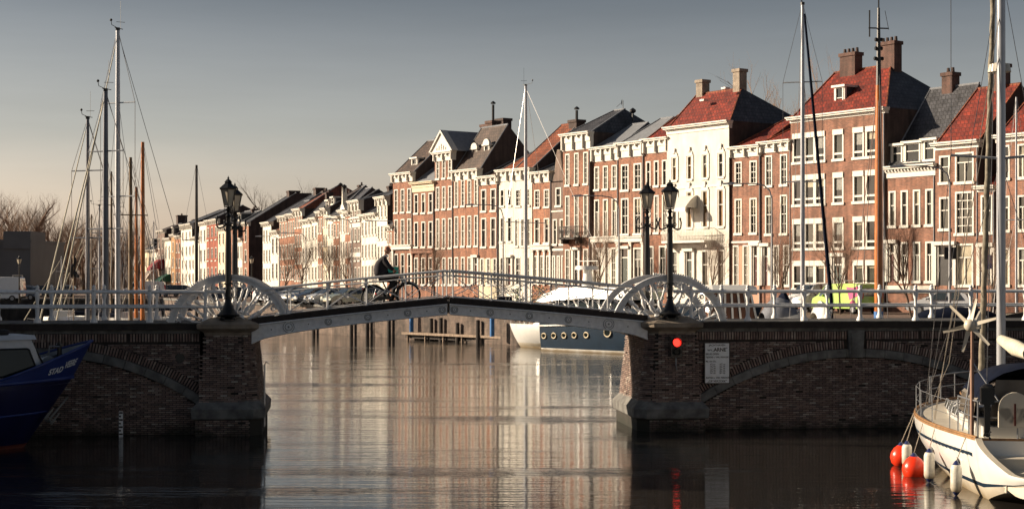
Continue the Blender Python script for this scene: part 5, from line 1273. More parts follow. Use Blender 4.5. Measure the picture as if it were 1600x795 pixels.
# ================= STAD VEERE workboat
def tug():
    hd=R(38); tip=Vector((-12.35,46.9)); L_=11.; root=rot_thing('workboat','dark blue workboat with white wheelhouse moored in shade at the left, bow to the right','work boat',tip.x-L_*math.cos(hd),tip.y-L_*math.sin(hd),hd)
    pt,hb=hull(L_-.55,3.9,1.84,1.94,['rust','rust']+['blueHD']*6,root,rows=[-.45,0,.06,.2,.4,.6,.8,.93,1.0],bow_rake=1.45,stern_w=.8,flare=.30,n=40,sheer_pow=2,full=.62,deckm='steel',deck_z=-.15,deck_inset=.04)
    T=[i/60 for i in range(61)]
    def rise(t): q=max(0,(t-.70)/.30); return .04+1.0*q**1.35
    def top(t,s): 
        p=pt(t,1,s); q=rise(t); fw=max(0,(t-.75)/.25); return Vector((p.x+.58*q*fw,p.y*(1+.10*q)+s*(.10*fw*q if t<.995 else 0)*(1-fw*.9),p.z+q))
    bwk=MB(); lin=MB(); rr=MB()
    for s in(-1,1):
        for a,b in zip(T[:-1],T[1:]):
            for k in range(4):
                f0,f1=k/4,(k+1)/4
                P_=lambda t,f,s=s:(pt(t,1,s)).lerp(top(t,s),f)
                bwk.quad(P_(a,f0),P_(b,f0),P_(b,f1),P_(a,f1))
            I=lambda t,f,s=s:Vector((P_(t,f).x-.05,P_(t,f).y*.95,P_(t,f).z-.02))
            lin.quad(I(a,-.2),I(b,-.2),I(b,.98),I(a,.98))
        rr.tube([tuple(top(t,s)) for t in T],.04,6); rr.tube([tuple(pt(t,1,s)+Vector((0,s*.02,0))) for t in [i/40 for i in range(41)]],.05,6); rr.tube([tuple(pt(t,.52,s)+Vector((0,s*.02,0))) for t in [i/40 for i in range(40)]],.03,5)
    bwk.build('bulwark',M['blueH'],root,smooth=50,weld=True); lin.build('bulwark_lining',M['lead'],root,smooth=50); rr.build('rubbing_strake',M['blueH'],root,smooth=60)
    ink=mat('white_name_lettering',(.75,.76,.78),.5,var=.05)
    def name(txt,x0,size,f0,xs=1):
        t=text_mesh(txt,size,ink,'name_lettering',root,None,'LEFT',.006,xs); me=t.data
        for v in me.vertices:
            xx=x0+v.co.x; lo_,hi_=.5,.985
            for _ in range(22):
                tt=(lo_+hi_)/2; p=pt(tt,1,-1).lerp(top(tt,-1),f0)
                if p.x<xx: lo_=tt
                else: hi_=tt
            h=rise(tt); p=pt(tt,1,-1).lerp(top(tt,-1),f0+v.co.y/h)
            v.co=p+Vector((.25,-1,-.2)).normalized()*(.014+v.co.z)
        me.update()
    name('STAD',L_-1.62,.23,.38,.92); name('VEERE',L_-1.03,.27,.50,.62)
    wx1=L_-1.72; wx0=wx1-3.6; w=1.28; z0,z1=1.75,3.12
    wmt=mat('weathered_white_wheelhouse_paint',(.55,.56,.58),.5,var=.12)
    def ring_(x,zb,zt,wb,wt): return [(x,-wb,zb),(x,-wt,zt),(x,wt,zt),(x,wb,zb)]
    wf=lambda x:w-.28*(x-wx0)/(wx1-.42-wx0)
    c=MB(); c.loft([ring_(wx0,z0,z1,w,w-.14),ring_(wx1-.42,z0+.2,z1,w-.36,w-.42),ring_(wx1+.05,z0+.38,z0+.5,w-.62,w-.60)]); wh=c.build('wheelhouse',wmt,root)
    rf=MB(); rf.loft([[(x,-wf(x)+.06,z1-.03),(x,-wf(x)+.2,z1+.09),(x,wf(x)-.2,z1+.09),(x,wf(x)-.06,z1-.03)] for x in(wx0-.1,wx1-.28)]); rf.build('roof',wmt,wh)
    def rw(x0,x1,za,zb,lean=0):
        n=5; r=.10; pts=[]
        for cx,cz,a0 in((x1-r,za+r,-90),(x1-r-lean,zb-r,0),(x0+r,zb-r,90),(x0+r,za+r,180)):
            for i in range(n): a=R(a0+90*i/(n-1)); pts.append((cx+r*math.cos(a),cz+r*math.sin(a)))
        return pts
    for x0,x1,l in((wx1-1.45,wx1-.25,.22),(wx1-2.45,wx1-1.6,0),(wx1-3.4,wx1-2.6,0)):
        p=rw(x0,x1,z0+.32,z1-.28,l); g=MB(); yy=lambda x,z:-(wf(x)-.13*(z-z0)/(z1-z0))
        g.add([(x,yy(x,z)-.012,z) for x,z in p],[tuple(range(len(p)))],0)
        g.tube([(x,yy(x,z)-.015,z) for x,z in p+[p[0]]],.025,5,1); g.build('side_window',[M['gDark'],M['black']],wh)
    for y0,y1 in((-.78,-.28),(-.20,.20),(.28,.78)):
        A=Vector((wx1-.38,0,z1-.12)); B=Vector((wx1-.04,0,z0+.60)); o=Vector((.03,0,.02)); g=MB()
        q4=[A+o+Vector((0,y0,0)),A+o+Vector((0,y1,0)),B+o+Vector((0,y1,0)),B+o+Vector((0,y0,0))]
        g.quad(*q4,0); g.tube([tuple(q) for q in q4+[q4[0]]],.025,4,1); g.build('front_window',[M['gDark'],M['black']],wh)
    ty=MB(); ty.tube([(wx1-1.2+.32*math.cos(q/16*2*PI),-.2+.32*math.sin(q/16*2*PI),z1+.17) for q in range(17)],.08,8); ty.build('old_tyre',M['rubber'],root,smooth=60)
    wn=MB(); zz=2.12; xw=L_-1.38
    wn.cyl((xw,-.2,zz+.25),(xw,.4,zz+.25),.16,n=14); wn.cyl((xw,-.27,zz+.25),(xw,-.2,zz+.25),.22,n=14); wn.cyl((xw,.4,zz+.25),(xw,.47,zz+.25),.22,n=14); wn.box(xw-.15,xw+.15,-.15,.3,zz-.2,zz+.2); wn.cyl((xw+.25,-.16,zz+.12),(xw+.25,-.05,zz+.12),.15,n=14); wn.tube([(xw,-.2,zz+.4),(xw+.05,-.2,zz+.75),(xw+.35,-.2,zz+.72)],.025,5)
    wn.build('anchor_winch',M['steel'],root,smooth=50)
    b=MB(); b.cyl((L_-.95,0,2.1),(L_-.95,0,2.95),.07,n=8); b.cyl((L_-.95,-.16,2.88),(L_-.95,.16,2.88),.05,n=6); b.build('bollard',M['black'],root)
    b=MB(); b.add([(L_-1.2,-.4,2.25),(L_-.85,-.3,2.45),(L_-.85,.1,2.65),(L_-1.2,.05,2.55)],[(0,1,2,3)]); b.build('deck_hatch',M['black'],root)
    an=MB(); q=pt(.96,.62,-1); an.M=Matrix.Translation(q+Vector((.12,-.14,-.25)))@Matrix.Rotation(R(42),4,'Y')
    an.cyl((0,0,-.3),(0,0,.62),.03,n=6); an.cyl((-.0,-.2,-.26),(0,.2,-.26),.03,n=6)
    for s in(-1,1): an.add([(s*.07,-.03,-.30),(s*.16,-.03,-.28),(s*.13,0,.12),(s*.10,0,.12),(s*.11,-.07,-.2)],[(0,1,2,3),(0,4,1),(0,3,4),(1,4,2),(2,4,3)])
    an.build('anchor',M['concrete'],root)
tug()
# ================= near yacht at the right
def near():
    S=Vector((11.5,34.6)); B=Vector((13.3,45.6)); d=B-S; L_=d.length; hd=math.atan2(d.y,d.x)
    root=rot_thing('cruising_yacht','white cruising yacht with wind generator, navy hood and hanging fenders at the lower right','sailing boat',S.x,S.y,hd)
    rows=[-.5,0,.10,.20,.27,.5,.66,.74,.80,.96,1.0]
    bands=['rust','gelD','gelD','navy','gel','gel','gel','navy','gel','teak']
    bands=['rust','gelD','gelD','navy','gel','gel','gel','gel','gel','teak']
    pt,hb=hull(L_,4.5,1.33,1.45,bands,root,rows=rows,bow_rake=1.0,stern_rake=0,stern_w=.64,flare=.20,n=44,full=.55,deckm='gelD',mid=.48,deck_z=-.03)
    T=lambda a,b,n:[a+(b-a)*i/n for i in range(n+1)]
    # blue accent stripe near the sheer on both sides
    for s in(1,-1):
        st=MB()
        ts=T(.02,.62,24)
        for a,b in zip(ts[:-1],ts[1:]):
            o=Vector((0,s*.008,0)); st.quad(pt(a,.68,s)+o,pt(b,.70,s)+o,pt(b,.75,s)+o,pt(a,.745,s)+o)
        st.build('blue_stripe',M['navy'],root)
        c=MB()
        for t in (.32,.12):
            p=pt(t,.52,s); c.tube([(p.x+.15*math.cos(q/12*2*PI),p.y+s*.015,p.z+.065*math.sin(q/12*2*PI)) for q in range(13)],.015,5,0); c.prism([(p.x+.14*math.cos(q/12*2*PI),p.z+.06*math.sin(q/12*2*PI)) for q in range(12)],p.y-.01,p.y+s*.012+.001,1)
        c.build('hull_port',[M['steel'],M['gDark']],root)
        tr=MB(); tr.tube([tuple(pt(t,1,s)+Vector((0,-s*.03,.02))) for t in T(.0,.99,30)],.028,5); tr.build('toe_rail',M['teak'],root)
    # coachroof
    ZO[0]=.28
    c=MB(); n=12; prof=[]
    for i in range(n+1):
        t=i/n; x=3.6+t*5.6; wb=hb(x/L_)*.62*(1 if t<.8 else 1-(t-.8)*2.0); h=.50*math.sin(PI*min(1,(.12+t*.88)))**.5*(1-.35*t); z=1.08+.02*x*.3
        prof.append([(x,wb*math.cos(PI*k/10),z-.05+h*math.sin(PI*k/10)**.55) for k in range(11)])
    c.loft(prof,closed=False,caps=True); cr=c.build('coachroof',M['gel'],root,smooth=60)
    for s in(1,-1):
        for x in(4.3,5.05,5.8,6.6):
            w_=MB()
            q=hb(x/L_)*.62; w_.add([(x,s*q*1.0,1.20),(x+.5,s*q*.99,1.20),(x+.45,s*q*.955,1.40),(x+.05,s*q*.955,1.40)],[(0,1,2,3)],0)
            w_.tube([(x,s*q*1.01,1.20),(x+.5,s*q*1.0,1.20),(x+.45,s*q*.965,1.40),(x+.05,s*q*.965,1.40),(x,s*q*1.01,1.20)],.012,4,1); w_.build('cabin_window',[M['gMid'],M['steel']],cr)
    hr=MB()
    for s in(1,-1): hr.tube([(x,s*hb(x/L_)*.45,1.62-.03*(x-4)) for x in T(4,8,8)],.02,5)
    hr.build('grab_rail',M['teak'],cr)
    hh=MB(); hh.box(7.4,8.0,-.3,.3,1.48,1.56); hh.build('hatch',M['gMid'],cr)
    # cockpit coamings
    c=MB(); 
    for s in(1,-1): c.loft([[(x,s*1.35,1.0),(x,s*1.30,1.42),(x,s*1.02,1.42),(x,s*1.0,1.0)] for x in(.9,3.7)])
    c.box(.5,.9,-1.2,1.2,1.0,1.25); c.build('cockpit_coaming',M['gel'],root)
    # transom scoop: sides run on aft and down, steps between them
    ZO[0]=0
    fr=[0,.10,.20,.27,.5,.7,.86,1.0]; fb_=['gelD','gelD','navy','gel','gel','gel','gel']; NU=14
    def sp(u,f,s): 
        wk=hb(0)*(1-.20*(1-f)**2)*(1-.60*u**1.25); zt_=1.33-.62*min(1,u*1.5)**.75; zb_=.62*u**.9; return Vector((-2.3*u,s*wk,zb_+(zt_-zb_)*f))
    mm=['gelD','navy','gel']; scp=MB()
    for s in(1,-1):
        for i in range(NU):
            for j in range(7): scp.quad(sp(i/NU,fr[j],s),sp((i+1)/NU,fr[j],s),sp((i+1)/NU,fr[j+1],s),sp(i/NU,fr[j+1],s),mm.index(fb_[j]))
            a,b=sp(i/NU,1,s),sp((i+1)/NU,1,s); I=Vector((0,-s*.14,0)); D=Vector((0,0,-.45)); scp.quad(a,b,b+I,a+I,0); scp.quad(a+I,b+I,b+I+D,a+I+D,0)
    for j in range(7): scp.quad(sp(1,fr[j],1),sp(1,fr[j],-1),sp(1,fr[j+1],-1),sp(1,fr[j+1],1),mm.index(fb_[j]))
    for i in range(NU): scp.quad(sp(i/NU,0,1),sp((i+1)/NU,0,1),sp((i+1)/NU,0,-1),sp(i/NU,0,-1),0)
    scp.build('sugar_scoop_stern',[M[x] for x in mm],root,smooth=40,weld=True)
    sc_=MB(); sc_.box(-.55,.0,-1.1,1.1,.3,.95); sc_.box(-1.2,-.551,-.95,.95,.3,.72); sc_.box(-2.1,-1.201,-.62,.62,.3,.56); sc_.build('bathing_steps',M['gelD'],root)
    ZO[0]=.28
    # sprayhood (navy) with clear windows
    def hoop(x,w,h,z=1.38,n=10): return [(x+.0*math.sin(PI*k/n),w*math.cos(PI*k/n),z+h*math.sin(PI*k/n)**.6) for k in range(n+1)]
    hd_=MB(); hd_.loft([hoop(2.1,1.35,1.12),hoop(3.3,1.38,1.15),hoop(3.9,1.32,.95),hoop(4.7,1.15,.18)],closed=False,caps=False)
    ho=hd_.build('sprayhood',M['canvas'],root,smooth=60)
    tm=glass_mat('smoky_clear_hood_panel',(.20,.17,.14),.12)
    wi=MB()
    a=hoop(2.35,1.39,.86,1.42); b=hoop(3.1,1.41,.88,1.42)
    for sgn in(1,-1):
        for i in (0,1,2): 
            f=lambda p,o:(p[0],p[1]*sgn*1.0+sgn*.025,p[2]+.02)
            wi.quad(f(a[i],0),f(b[i],0),f(b[i+1],0),f(a[i+1],0))
    p0=hoop(3.95,1.20,.80,1.45); p1=hoop(4.5,1.10,.33,1.42)
    for i in(1,2,3,5,6,7,8): wi.quad(*[Vector(q)+Vector((.06,0,.05)) for q in(p0[i],p1[i],p1[i+1],p0[i+1])])
    wi.build('clear_panel',tm,ho)
    # rear cockpit tent part: hoops
    tn=MB(); tn.loft([hoop(.4,1.35,1.2),hoop(1.2,1.4,1.28),hoop(2.1,1.38,1.18)],closed=False,caps=False); tn.build('cockpit_tent',M['canvas'],root,smooth=60)
    tw=MB()
    a=hoop(.55,1.39,.98,1.35); b=hoop(1.85,1.42,.96,1.35)
    for sgn in(1,-1):
        for i in(0,1,2): tw.quad(*[(p[0],p[1]*sgn+sgn*.03,p[2]) for p in(a[i],b[i],b[i+1],a[i+1])])
    tw.quad((.36,1.1,1.4),(.36,-1.1,1.4),(.36,-.95,2.3),(.36,.95,2.3)); tw.build('tent_window',tm,root)
    # mast and boom, far forestay with furled genoa
    mx=6.6; H=18.5
    m=MB(); m.tube([(mx,0,1.3),(mx,0,8),(mx,0,H)],[.115,.115,.09],12); mast=m.build('mast',M['alu'],root,smooth=50)
    for z in(7.6,12.6):
        for y_ in(-1.25,1.25): MB().cyl((mx,y_,z+.1),(mx,0,z),.035,n=5).build('spreader',M['alu'],mast)
    rd=MB(); rd.cyl((mx+.3,0,9.85),(mx+.3,0,10.05),.30,.26,14); rd.cyl((mx+.3,0,10.05),(mx+.3,0,10.1),.26,.1,14); rd.box(mx+.05,mx+.4,-.06,.06,9.75,9.85); rd.build('radar_dome',M['gelD'],mast,smooth=50)
    bm_=MB(); bm_.tube([(mx-.12,0,2.95),(mx-2.5,0,2.85),(mx-4.6,0,2.80)],[.13,.20,.15],10); bm_.build('boom_with_furled_sail',M['sail'],root,smooth=60)
    fs=MB(); A=Vector((mx+.05,0,H-.6)); Bp=Vector((L_-.55,0,1.75)); ww=[]; n=70
    for i in range(n+1):
        q=Bp+(A-Bp)*(i/n); ww.append(q+Vector((.010*math.sin(i*2.3),.010*math.cos(i*1.7),0)))
    fs.tube(ww,[.085*(1+.10*math.sin(i*.9)) *(1-.4*i/n) for i in range(n+1)],8); fs.build('furled_genoa',M['sailD'],root,smooth=60)
    dr=MB(); dr.cyl(Bp-Vector((-.03,0,.35)),Bp-Vector((-.02,0,.22)),.12,.12,12); dr.cyl(Bp-Vector((0,0,.22)),Bp-Vector((0,0,.1)),.05,.05,8); dr.cyl(Bp-Vector((0,0,.10)),Bp,.11,.06,12); dr.cyl(Bp-Vector((-.05,0,.55)),Bp-Vector((-.03,0,.3)),.03,n=5); dr.build('furling_drum',M['black'],root,smooth=50)
    for s in(1,-1):
        w2=MB(); w2.tube([(mx,0,H-.7),(mx,s*1.25,12.7),(mx-.05,s*1.25,7.7),(mx-.15,s*1.9,1.2)],.012,4); w2.cyl((mx,0,12.5),(mx-.4,s*1.88,1.2),.010,n=4); w2.cyl((mx,0,7.5),(mx+.3,s*1.88,1.2),.010,n=4); w2.build('shroud',M['wire'],root)
    for s in(1,-1): MB().cyl((mx,0,H-.2),(.1,s*1.2,1.3),.012,n=4).build('backstay',M['wire'],root)
    # pulpit, stanchions, lifelines
    ZO[0]=0
    r=MB()
    for s in(1,-1):
        top=[];mid=[]
        for t in(.03,.16,.29,.42,.55,.68,.80):
            p=pt(t,1,s); p=Vector((p.x,p.y-s*.06,p.z)); r.cyl(p,p+Vector((0,0,.68)),.014,n=5); top.append(p+Vector((0,0,.68))); mid.append(p+Vector((0,0,.36)))
        r.tube(top,.009,4); r.tube(mid,.007,4)
    r.build('stanchions_and_lifelines',M['steel'],root)
    pu=MB()
    pts=[]
    for s,ts in((1,(.78,.86,.93,.985)),(-1,(.985,.93,.86,.78))):
        for t in ts: p=pt(t,1,s); pts.append((p.x+(.12 if t>.97 else 0),p.y*.95,p.z+.72))
    pu.tube(pts,.022,6); pu.tube([(x,y,z-.33) for x,y,z in pts],.016,5)
    for x,y,z in pts: pu.cyl((x,y,z-.72),(x,y,z),.018,n=5)
    pu.build('pulpit',M['steel'],root,smooth=60)
    ZO[0]=.28
    # pushpit at the stern + horseshoe buoy case + outboard
    pp=MB(); pts=[(1.6,1.62,1.85),(.6,1.5,1.85),(.02,1.38,1.85),(-.02,.55,1.85)]
    for sgn in(1,-1):
        pp=MB(); q=[(x,y*sgn,z) for x,y,z in pts]; pp.tube(q,.02,6); pp.tube([(x,y,z-.35) for x,y,z in q],.016,5)
        for x,y,z in q: pp.cyl((x,y,1.05),(x,y,z),.02,n=5)
        pp.build('pushpit',M['steel'],root,smooth=60)
    hs_=MB(); hs_.M=Matrix.Translation((-.06,.62,1.62)); hs_.box(-.09,.09,-.34,.34,-.32,.10); hs_.cyl((-.09,0,.10),(.09,0,.10),.34,n=20); hs_.box(-.10,-.09,-.02,.02,-.28,.2,1); hs_.M=None; hs_.build('lifebuoy_case',[M['gelD'],M['rust']],root,smooth=40)
    ob=MB(); ob.M=Matrix.Translation((.05,1.18,1.85)); ob.box(-.16,.12,-.14,.14,-.06,.30); ob.ball((-.02,0,.30),.15,.14,.09,8); ob.box(-.07,.05,-.06,.06,-.75,-.06); ob.cyl((-.16,0,-.72),(.08,0,-.72),.05,n=8)
    for k in range(3): 
        a=k*2*PI/3; ob.add([(-.18,0,-.72),(-.20,.10*math.cos(a)-.03*math.sin(a),-.72+.10*math.sin(a)+.03*math.cos(a)),(-.17,.11*math.cos(a)+.03*math.sin(a),-.72+.11*math.sin(a)-.03*math.cos(a))],[(0,1,2)])
    ob.M=None; ob.build('outboard_motor',M['black'],root,smooth=40)
    # wind generator
    gp=Vector((.35,1.46,0)); wg=MB(); wg.cyl((gp.x,gp.y,1.05),(gp.x,gp.y,2.75),.045,n=8,mi=0); wg.cyl((gp.x,gp.y,2.75),(gp.x,gp.y,3.38),.032,n=8,mi=0)
    pole=wg.build('generator_pole',mat('dull_bronze_pole',(.30,.18,.13),.5,metal=.2),root,smooth=50)
    st=MB(); st.cyl((gp.x,gp.y,2.7),(gp.x+.9,gp.y+.10,1.1),.02,n=5); st.cyl((gp.x,gp.y,2.7),(gp.x-.25,gp.y-.9,1.3),.02,n=5); st.build('pole_strut',M['alu'],pole)
    hbm=MB(); c0=Vector((gp.x-.05,gp.y,3.50)); hbm.M=Matrix.Translation(c0)@Matrix.Rotation(R(-22),4,'Z')
    hbm.cyl((.28,0,0),(-.16,0,0),.11,.14,14); hbm.ball((-.17,0,0),.14,n=12); hbm.add([(.05,.02,.0),(.62,.02,.30),(.66,.02,-.10),(.05,.02,-.12),(.05,-.02,.0),(.62,-.02,.30),(.66,-.02,-.10),(.05,-.02,-.12)],[(0,1,2,3),(7,6,5,4),(0,4,5,1),(1,5,6,2),(2,6,7,3)])
    hbm.build('generator_body',M['gelD'],pole,smooth=40)
    for k in range(6):
        bl=MB(); a=R(15)+k*PI/3; bl.M=Matrix.Translation(c0)@Matrix.Rotation(R(-22),4,'Z')@Matrix.Translation((-.2,0,0))@Matrix.Rotation(a,4,'X')
        bl.add([(-.02,-.045,.08),(.03,.05,.08),(-.01,.03,.60),(-.02,-.02,.60),(-.035,-.045,.08),(.015,.05,.08),(-.025,.03,.60),(-.035,-.02,.60)],[(0,1,2,3),(7,6,5,4),(0,4,5,1),(1,5,6,2),(2,6,7,3),(3,7,4,0)])
        bl.build('blade',M['gelD'],pole)
    # davit-ish winches
    wn=MB()
    for x,y in((3.0,1.17),(2.3,1.17),(3.0,-1.17)): wn.cyl((x,y,1.42),(x,y,1.56),.08,.06,10); wn.cyl((x,y,1.56),(x,y,1.60),.085,.085,10)
    wn.build('winch',M['steel'],root,smooth=40)
    # rigging lines from deck to forestay zone
    ln=MB(); ln.tube([(8.8,1.5,1.2),(9.4,1.0,2.2),(10.6,.3,6.5)],.012,4) ; ln.cyl((4.0,1.9,1.1),(mx,0,11.5),.012,n=4); ln.cyl((4.25,1.9,1.1),(mx,0,10.5),.012,n=4); ln.build('halyard',M['rope'],root)
    ZO[0]=0
    # fenders and buoys (hang on the boat, things of their own)
    Mx=Matrix.Translation((S.x,S.y,0))@Matrix.Rotation(hd,4,'Z')
    def fender(px,py0,py1,t,label,r=.125):
        p=pt(t,.9,1); wp=Mx@Vector((p.x,p.y+.16,0)); X,Y=wp.x,wp.y
        Y2=Y; X=(px-800)/F*Y2
        z0,z1=zpy(py1,Y2),zpy(py0,Y2); o=thing('fender',label,'fender',(X,Y2,z0))
        h=z1-z0; f=MB(); f.lathe([(.03,.06),(r*.8,.10),(r,.17),(r,h-.17),(r*.8,h-.10),(.03,h-.06)],(0,0,0),14); f.build('body',M['fend'],o,smooth=50)
        c=MB(); c.lathe([(.02,0),(.045,.03),(r*.75,.105),(r*.6,.12)],(0,0,0),12); c.lathe([(r*.6,h-.12),(r*.75,h-.105),(.045,h-.03),(.02,h)],(0,0,0),12); c.build('end_cap',M['bluecap'] if px<1480 or 1 else M['black'],o,smooth=50)
        top=Mx@Vector((p.x,p.y-.03,pt(t,1,1).z+.05)); MB().tube([(0,0,h-.02),tuple((top-Vector((X,Y2,z0))))],.012,4).build('rope',M['rope'],o)
    fender(1417,688,733,.52,'long white fender with blue ends, leftmost beside the farther orange buoy')
    fender(1452,700,753,.25,'long white fender with blue ends just right of the nearer orange buoy')
    fender(1494,719,774,.05,'long white fender with blue ends, rightmost and nearest the stern')
    def buoy(px,py,t,r,label):
        p=pt(t,.9,1); wp=Mx@Vector((p.x,p.y+.2,0)); Y2=wp.y; X=(px-800)/F*Y2; z=zpy(py,Y2); o=thing('buoy',label,'buoy',(X,Y2,z))
        b=MB(); b.lathe([(.01,-r),(r*.5,-r*.87),(r*.87,-r*.5),(r,0),(r*.93,r*.42),(r*.66,r*.85),(r*.35,r*1.1),(r*.22,r*1.18)],(0,0,0),18); b.build('body',M['orange'],o,smooth=60)
        MB().lathe([(r*.40,r*1.04),(r*.26,r*1.2),(.03,r*1.4)],(0,0,0),12).build('neck',M['bluecap'],o)
        top=Mx@Vector((p.x,p.y-.03,pt(t,1,1).z+.05)); MB().tube([(0,0,r*1.35),tuple(top-Vector((X,Y2,z)))],.012,4).build('rope',M['rope'],o)
    buoy(1408,714,.56,.28,'round orange buoy farther from the camera, half hidden by the leftmost fender')
    buoy(1428,733,.36,.29,'round orange buoy nearer the camera with a black neck')
near()
# ================= CARS
def car(label,X,Y,head,color,kind='hatch',name='parked_car',cat='car',group=None,z=QZ):
    root=thing(name,label,cat,(X,Y,z+.005),head,group)
    if kind=='van': L_,W,H=5.0,1.9,2.0; prof=[(0,.35),(0,1.05),(.03,1.75),(.22,1.93),(1.2,1.98),(3.4,1.95),(3.75,1.85),(4.35,1.22),(4.9,1.0),(5.0,.75),(5.0,.35)]; belt=1.12
    elif kind=='bigvan': L_,W,H=5.6,2.0,2.5; prof=[(0,.35),(0,1.2),(.03,2.3),(.2,2.45),(3.6,2.45),(4.1,2.3),(4.75,1.4),(5.4,1.15),(5.6,.85),(5.6,.35)]; belt=1.3
    elif kind=='sedan': L_,W,H=4.6,1.78,1.43; prof=[(0,.4),(.02,.8),(.12,.98),(.75,1.03),(1.35,1.36),(1.8,1.43),(2.5,1.42),(3.3,1.0),(4.2,.86),(4.55,.68),(4.6,.45),(4.5,.28)]; belt=.97
    else: L_,W,H=4.1,1.75,1.5; prof=[(0,.4),(.0,.75),(.08,1.0),(.35,1.35),(.7,1.47),(1.4,1.5),(2.1,1.45),(3.05,1.0),(3.8,.84),(4.05,.66),(4.1,.45),(4.0,.28)]; belt=.96
    cm=color if isinstance(color,bpy.types.Material) else M[color]
    n=len(prof); ys=[-W/2,-W/2+.04,-W/2+.12]; mb=MB()
    def wid(zv): return W/2 if zv<belt else W/2-(zv-belt)/(H-belt+.01)*(.16 if 'van' in kind else .28)
    rings=[]
    for s,sc_ in ((-1,1),(1,1)):
        rings.append([(x,s*wid(zv),zv) for x,zv in prof])
    cx=sum(x for x,_ in prof)/n; rings=[[(cx+(x-cx)*.985,y*1.0,.30+(zz-.30)*.985) for x,y,zz in rings[0]],[(x,y*.93,zz) for x,y,zz in rings[0]],[(x,y*.93,zz) for x,y,zz in rings[1]],[(cx+(x-cx)*.985,y,.30+(zz-.30)*.985) for x,y,zz in rings[1]]]
    mb.loft(rings); mb.build('body',cm,root,smooth=35)
    # glass: side windows & windscreens slightly proud
    class GW:
        def quad(_,*a): MB().quad(*a).build('window',M['gCar'],root)
    g=GW(); top=H-.10
    if 'van' in kind: sidew=[(3.05,4.25)]; rx=.02
    elif kind=='sedan': sidew=[(1.05,2.0),(2.06,3.05)]
    else: sidew=[(.5,1.45),(1.52,2.75)]
    for s in(-1,1):
        for i,(a,b) in enumerate(sidew):
            za,zb=belt+.02,top; fr=(i==len(sidew)-1)
            ta=a+(.25 if (i==0 and 'van' not in kind) else .02); tb=b-(.62 if fr else .02)
            g.quad((a,s*(wid(za)+.012),za),(b,s*(wid(za)+.012),za),(tb,s*(wid(zb)+.012),zb),(ta,s*(wid(zb)+.012),zb))
    w=W/2
    # windscreen from profile: find steep front segment
    fi={'van':(6,7),'bigvan':(5,6),'sedan':(6,7),'hatch':(6,7)}[kind]; p,q=prof[fi[0]],prof[fi[1]]
    g.quad((p[0]+.03,-wid(p[1])*.86,p[1]+.02),(p[0]+.03,wid(p[1])*.86,p[1]+.02),(q[0]+.03,wid(q[1])*.90,q[1]+.03),(q[0]+.03,-wid(q[1])*.90,q[1]+.03))
    bi={'van':(1,2),'bigvan':(1,2),'sedan':(3,4),'hatch':(2,3)}[kind]; p,q=prof[bi[0]],prof[bi[1]]
    if kind in('van','bigvan'): g.quad((-.01,-.72,1.15),(-.01,.72,1.15),(.01,.68,1.68),(.01,-.68,1.68)) if kind=='van' else None
    else: g.quad((p[0]-.01,-wid(p[1])*.88,p[1]+.03),(p[0]-.01,wid(p[1])*.88,p[1]+.03),(q[0]-.02,wid(q[1])*.86,q[1]+.02),(q[0]-.02,-wid(q[1])*.86,q[1]+.02))
    for x in(.78,L_-.85):
        for s in(-1,1):
            wm=MB(); y=s*(W/2-.08); r=.31; wm.cyl((x,y-.1,r),(x,y+.11*s if 0 else y+.1,r),r,n=16); wo=wm.build('wheel',M['rubber'],root,smooth=40)
            rm=MB(); yo=y+s*.105; rm.cyl((x,y,r),(x,yo,r),.17,.19,12); rm.build('rim',M['steel'],wo)
    for s in(-1,1):
        l=MB(); zz=.62 if 'van' not in kind else .8; l.box(L_-.14,L_+.005,s*(W/2-.32)-.14,s*(W/2-.32)+.14,zz,zz+.16); l.build('headlight',M['gelD'],root)
        l=MB(); zz=.8 if kind!='van' else 1.0; l.box(-.02,.08,s*(W/2-.12)-.09,s*(W/2-.12)+.09,zz,zz+(.25 if 'van' not in kind else .55)); l.build('tail_light',M['tail'],root)
        MB().ball((q[0] if 0 else L_-1.35,s*(W/2+.1),belt+.05),.09,.1,.08,8).build('mirror',cm,root)
    MB().box(L_-.1,L_+.03,-W/2+.08,W/2-.08,.32,.5).build('bumper',M['rubber'],root); MB().box(-.04,.1,-W/2+.08,W/2-.08,.35,.52).build('bumper',M['rubber'],root)
    b=MB(); b.box(L_+.03,L_+.04,-.26,.26,.4,.5); b.box(-.05,-.04,-.26,.26,.56,.66); b.build('number_plate',M['cream'],root)
    return root
M['tail']=mat('red_tail_light',(.5,.01,.01),.3)
def paint(n,c,met=.0): return mat(n,c,.25,metal=met,var=.03,coat=.8)
pc={'black':paint('black_car_paint',(.008,.009,.012)),'silver':paint('silver_car_paint',(.50,.51,.53),.1),'sage':paint('grey_green_car_paint',(.26,.29,.25),.1),'dblue':paint('dark_blue_car_paint',(.012,.02,.045)),'grey':paint('mid_grey_car_paint',(.13,.14,.16),.4),'white':paint('white_car_paint',(.72,.73,.75)),'lime':paint('lime_green_van_paint',(.30,.50,.03)),'dred':paint('dark_red_car_paint',(.12,.01,.01))}
def at(px,Y): return P(px,435,Y)
qh=math.atan2(-dQ.y,-dQ.x)+PI   # parallel to the quay heading to the camera
def place(px,Y,hd_deg,colr,kind,label,**k):
    p=at(px,Y); return car(label,p.x,p.y,R(hd_deg),pc[colr],kind,**k)
HDG=218
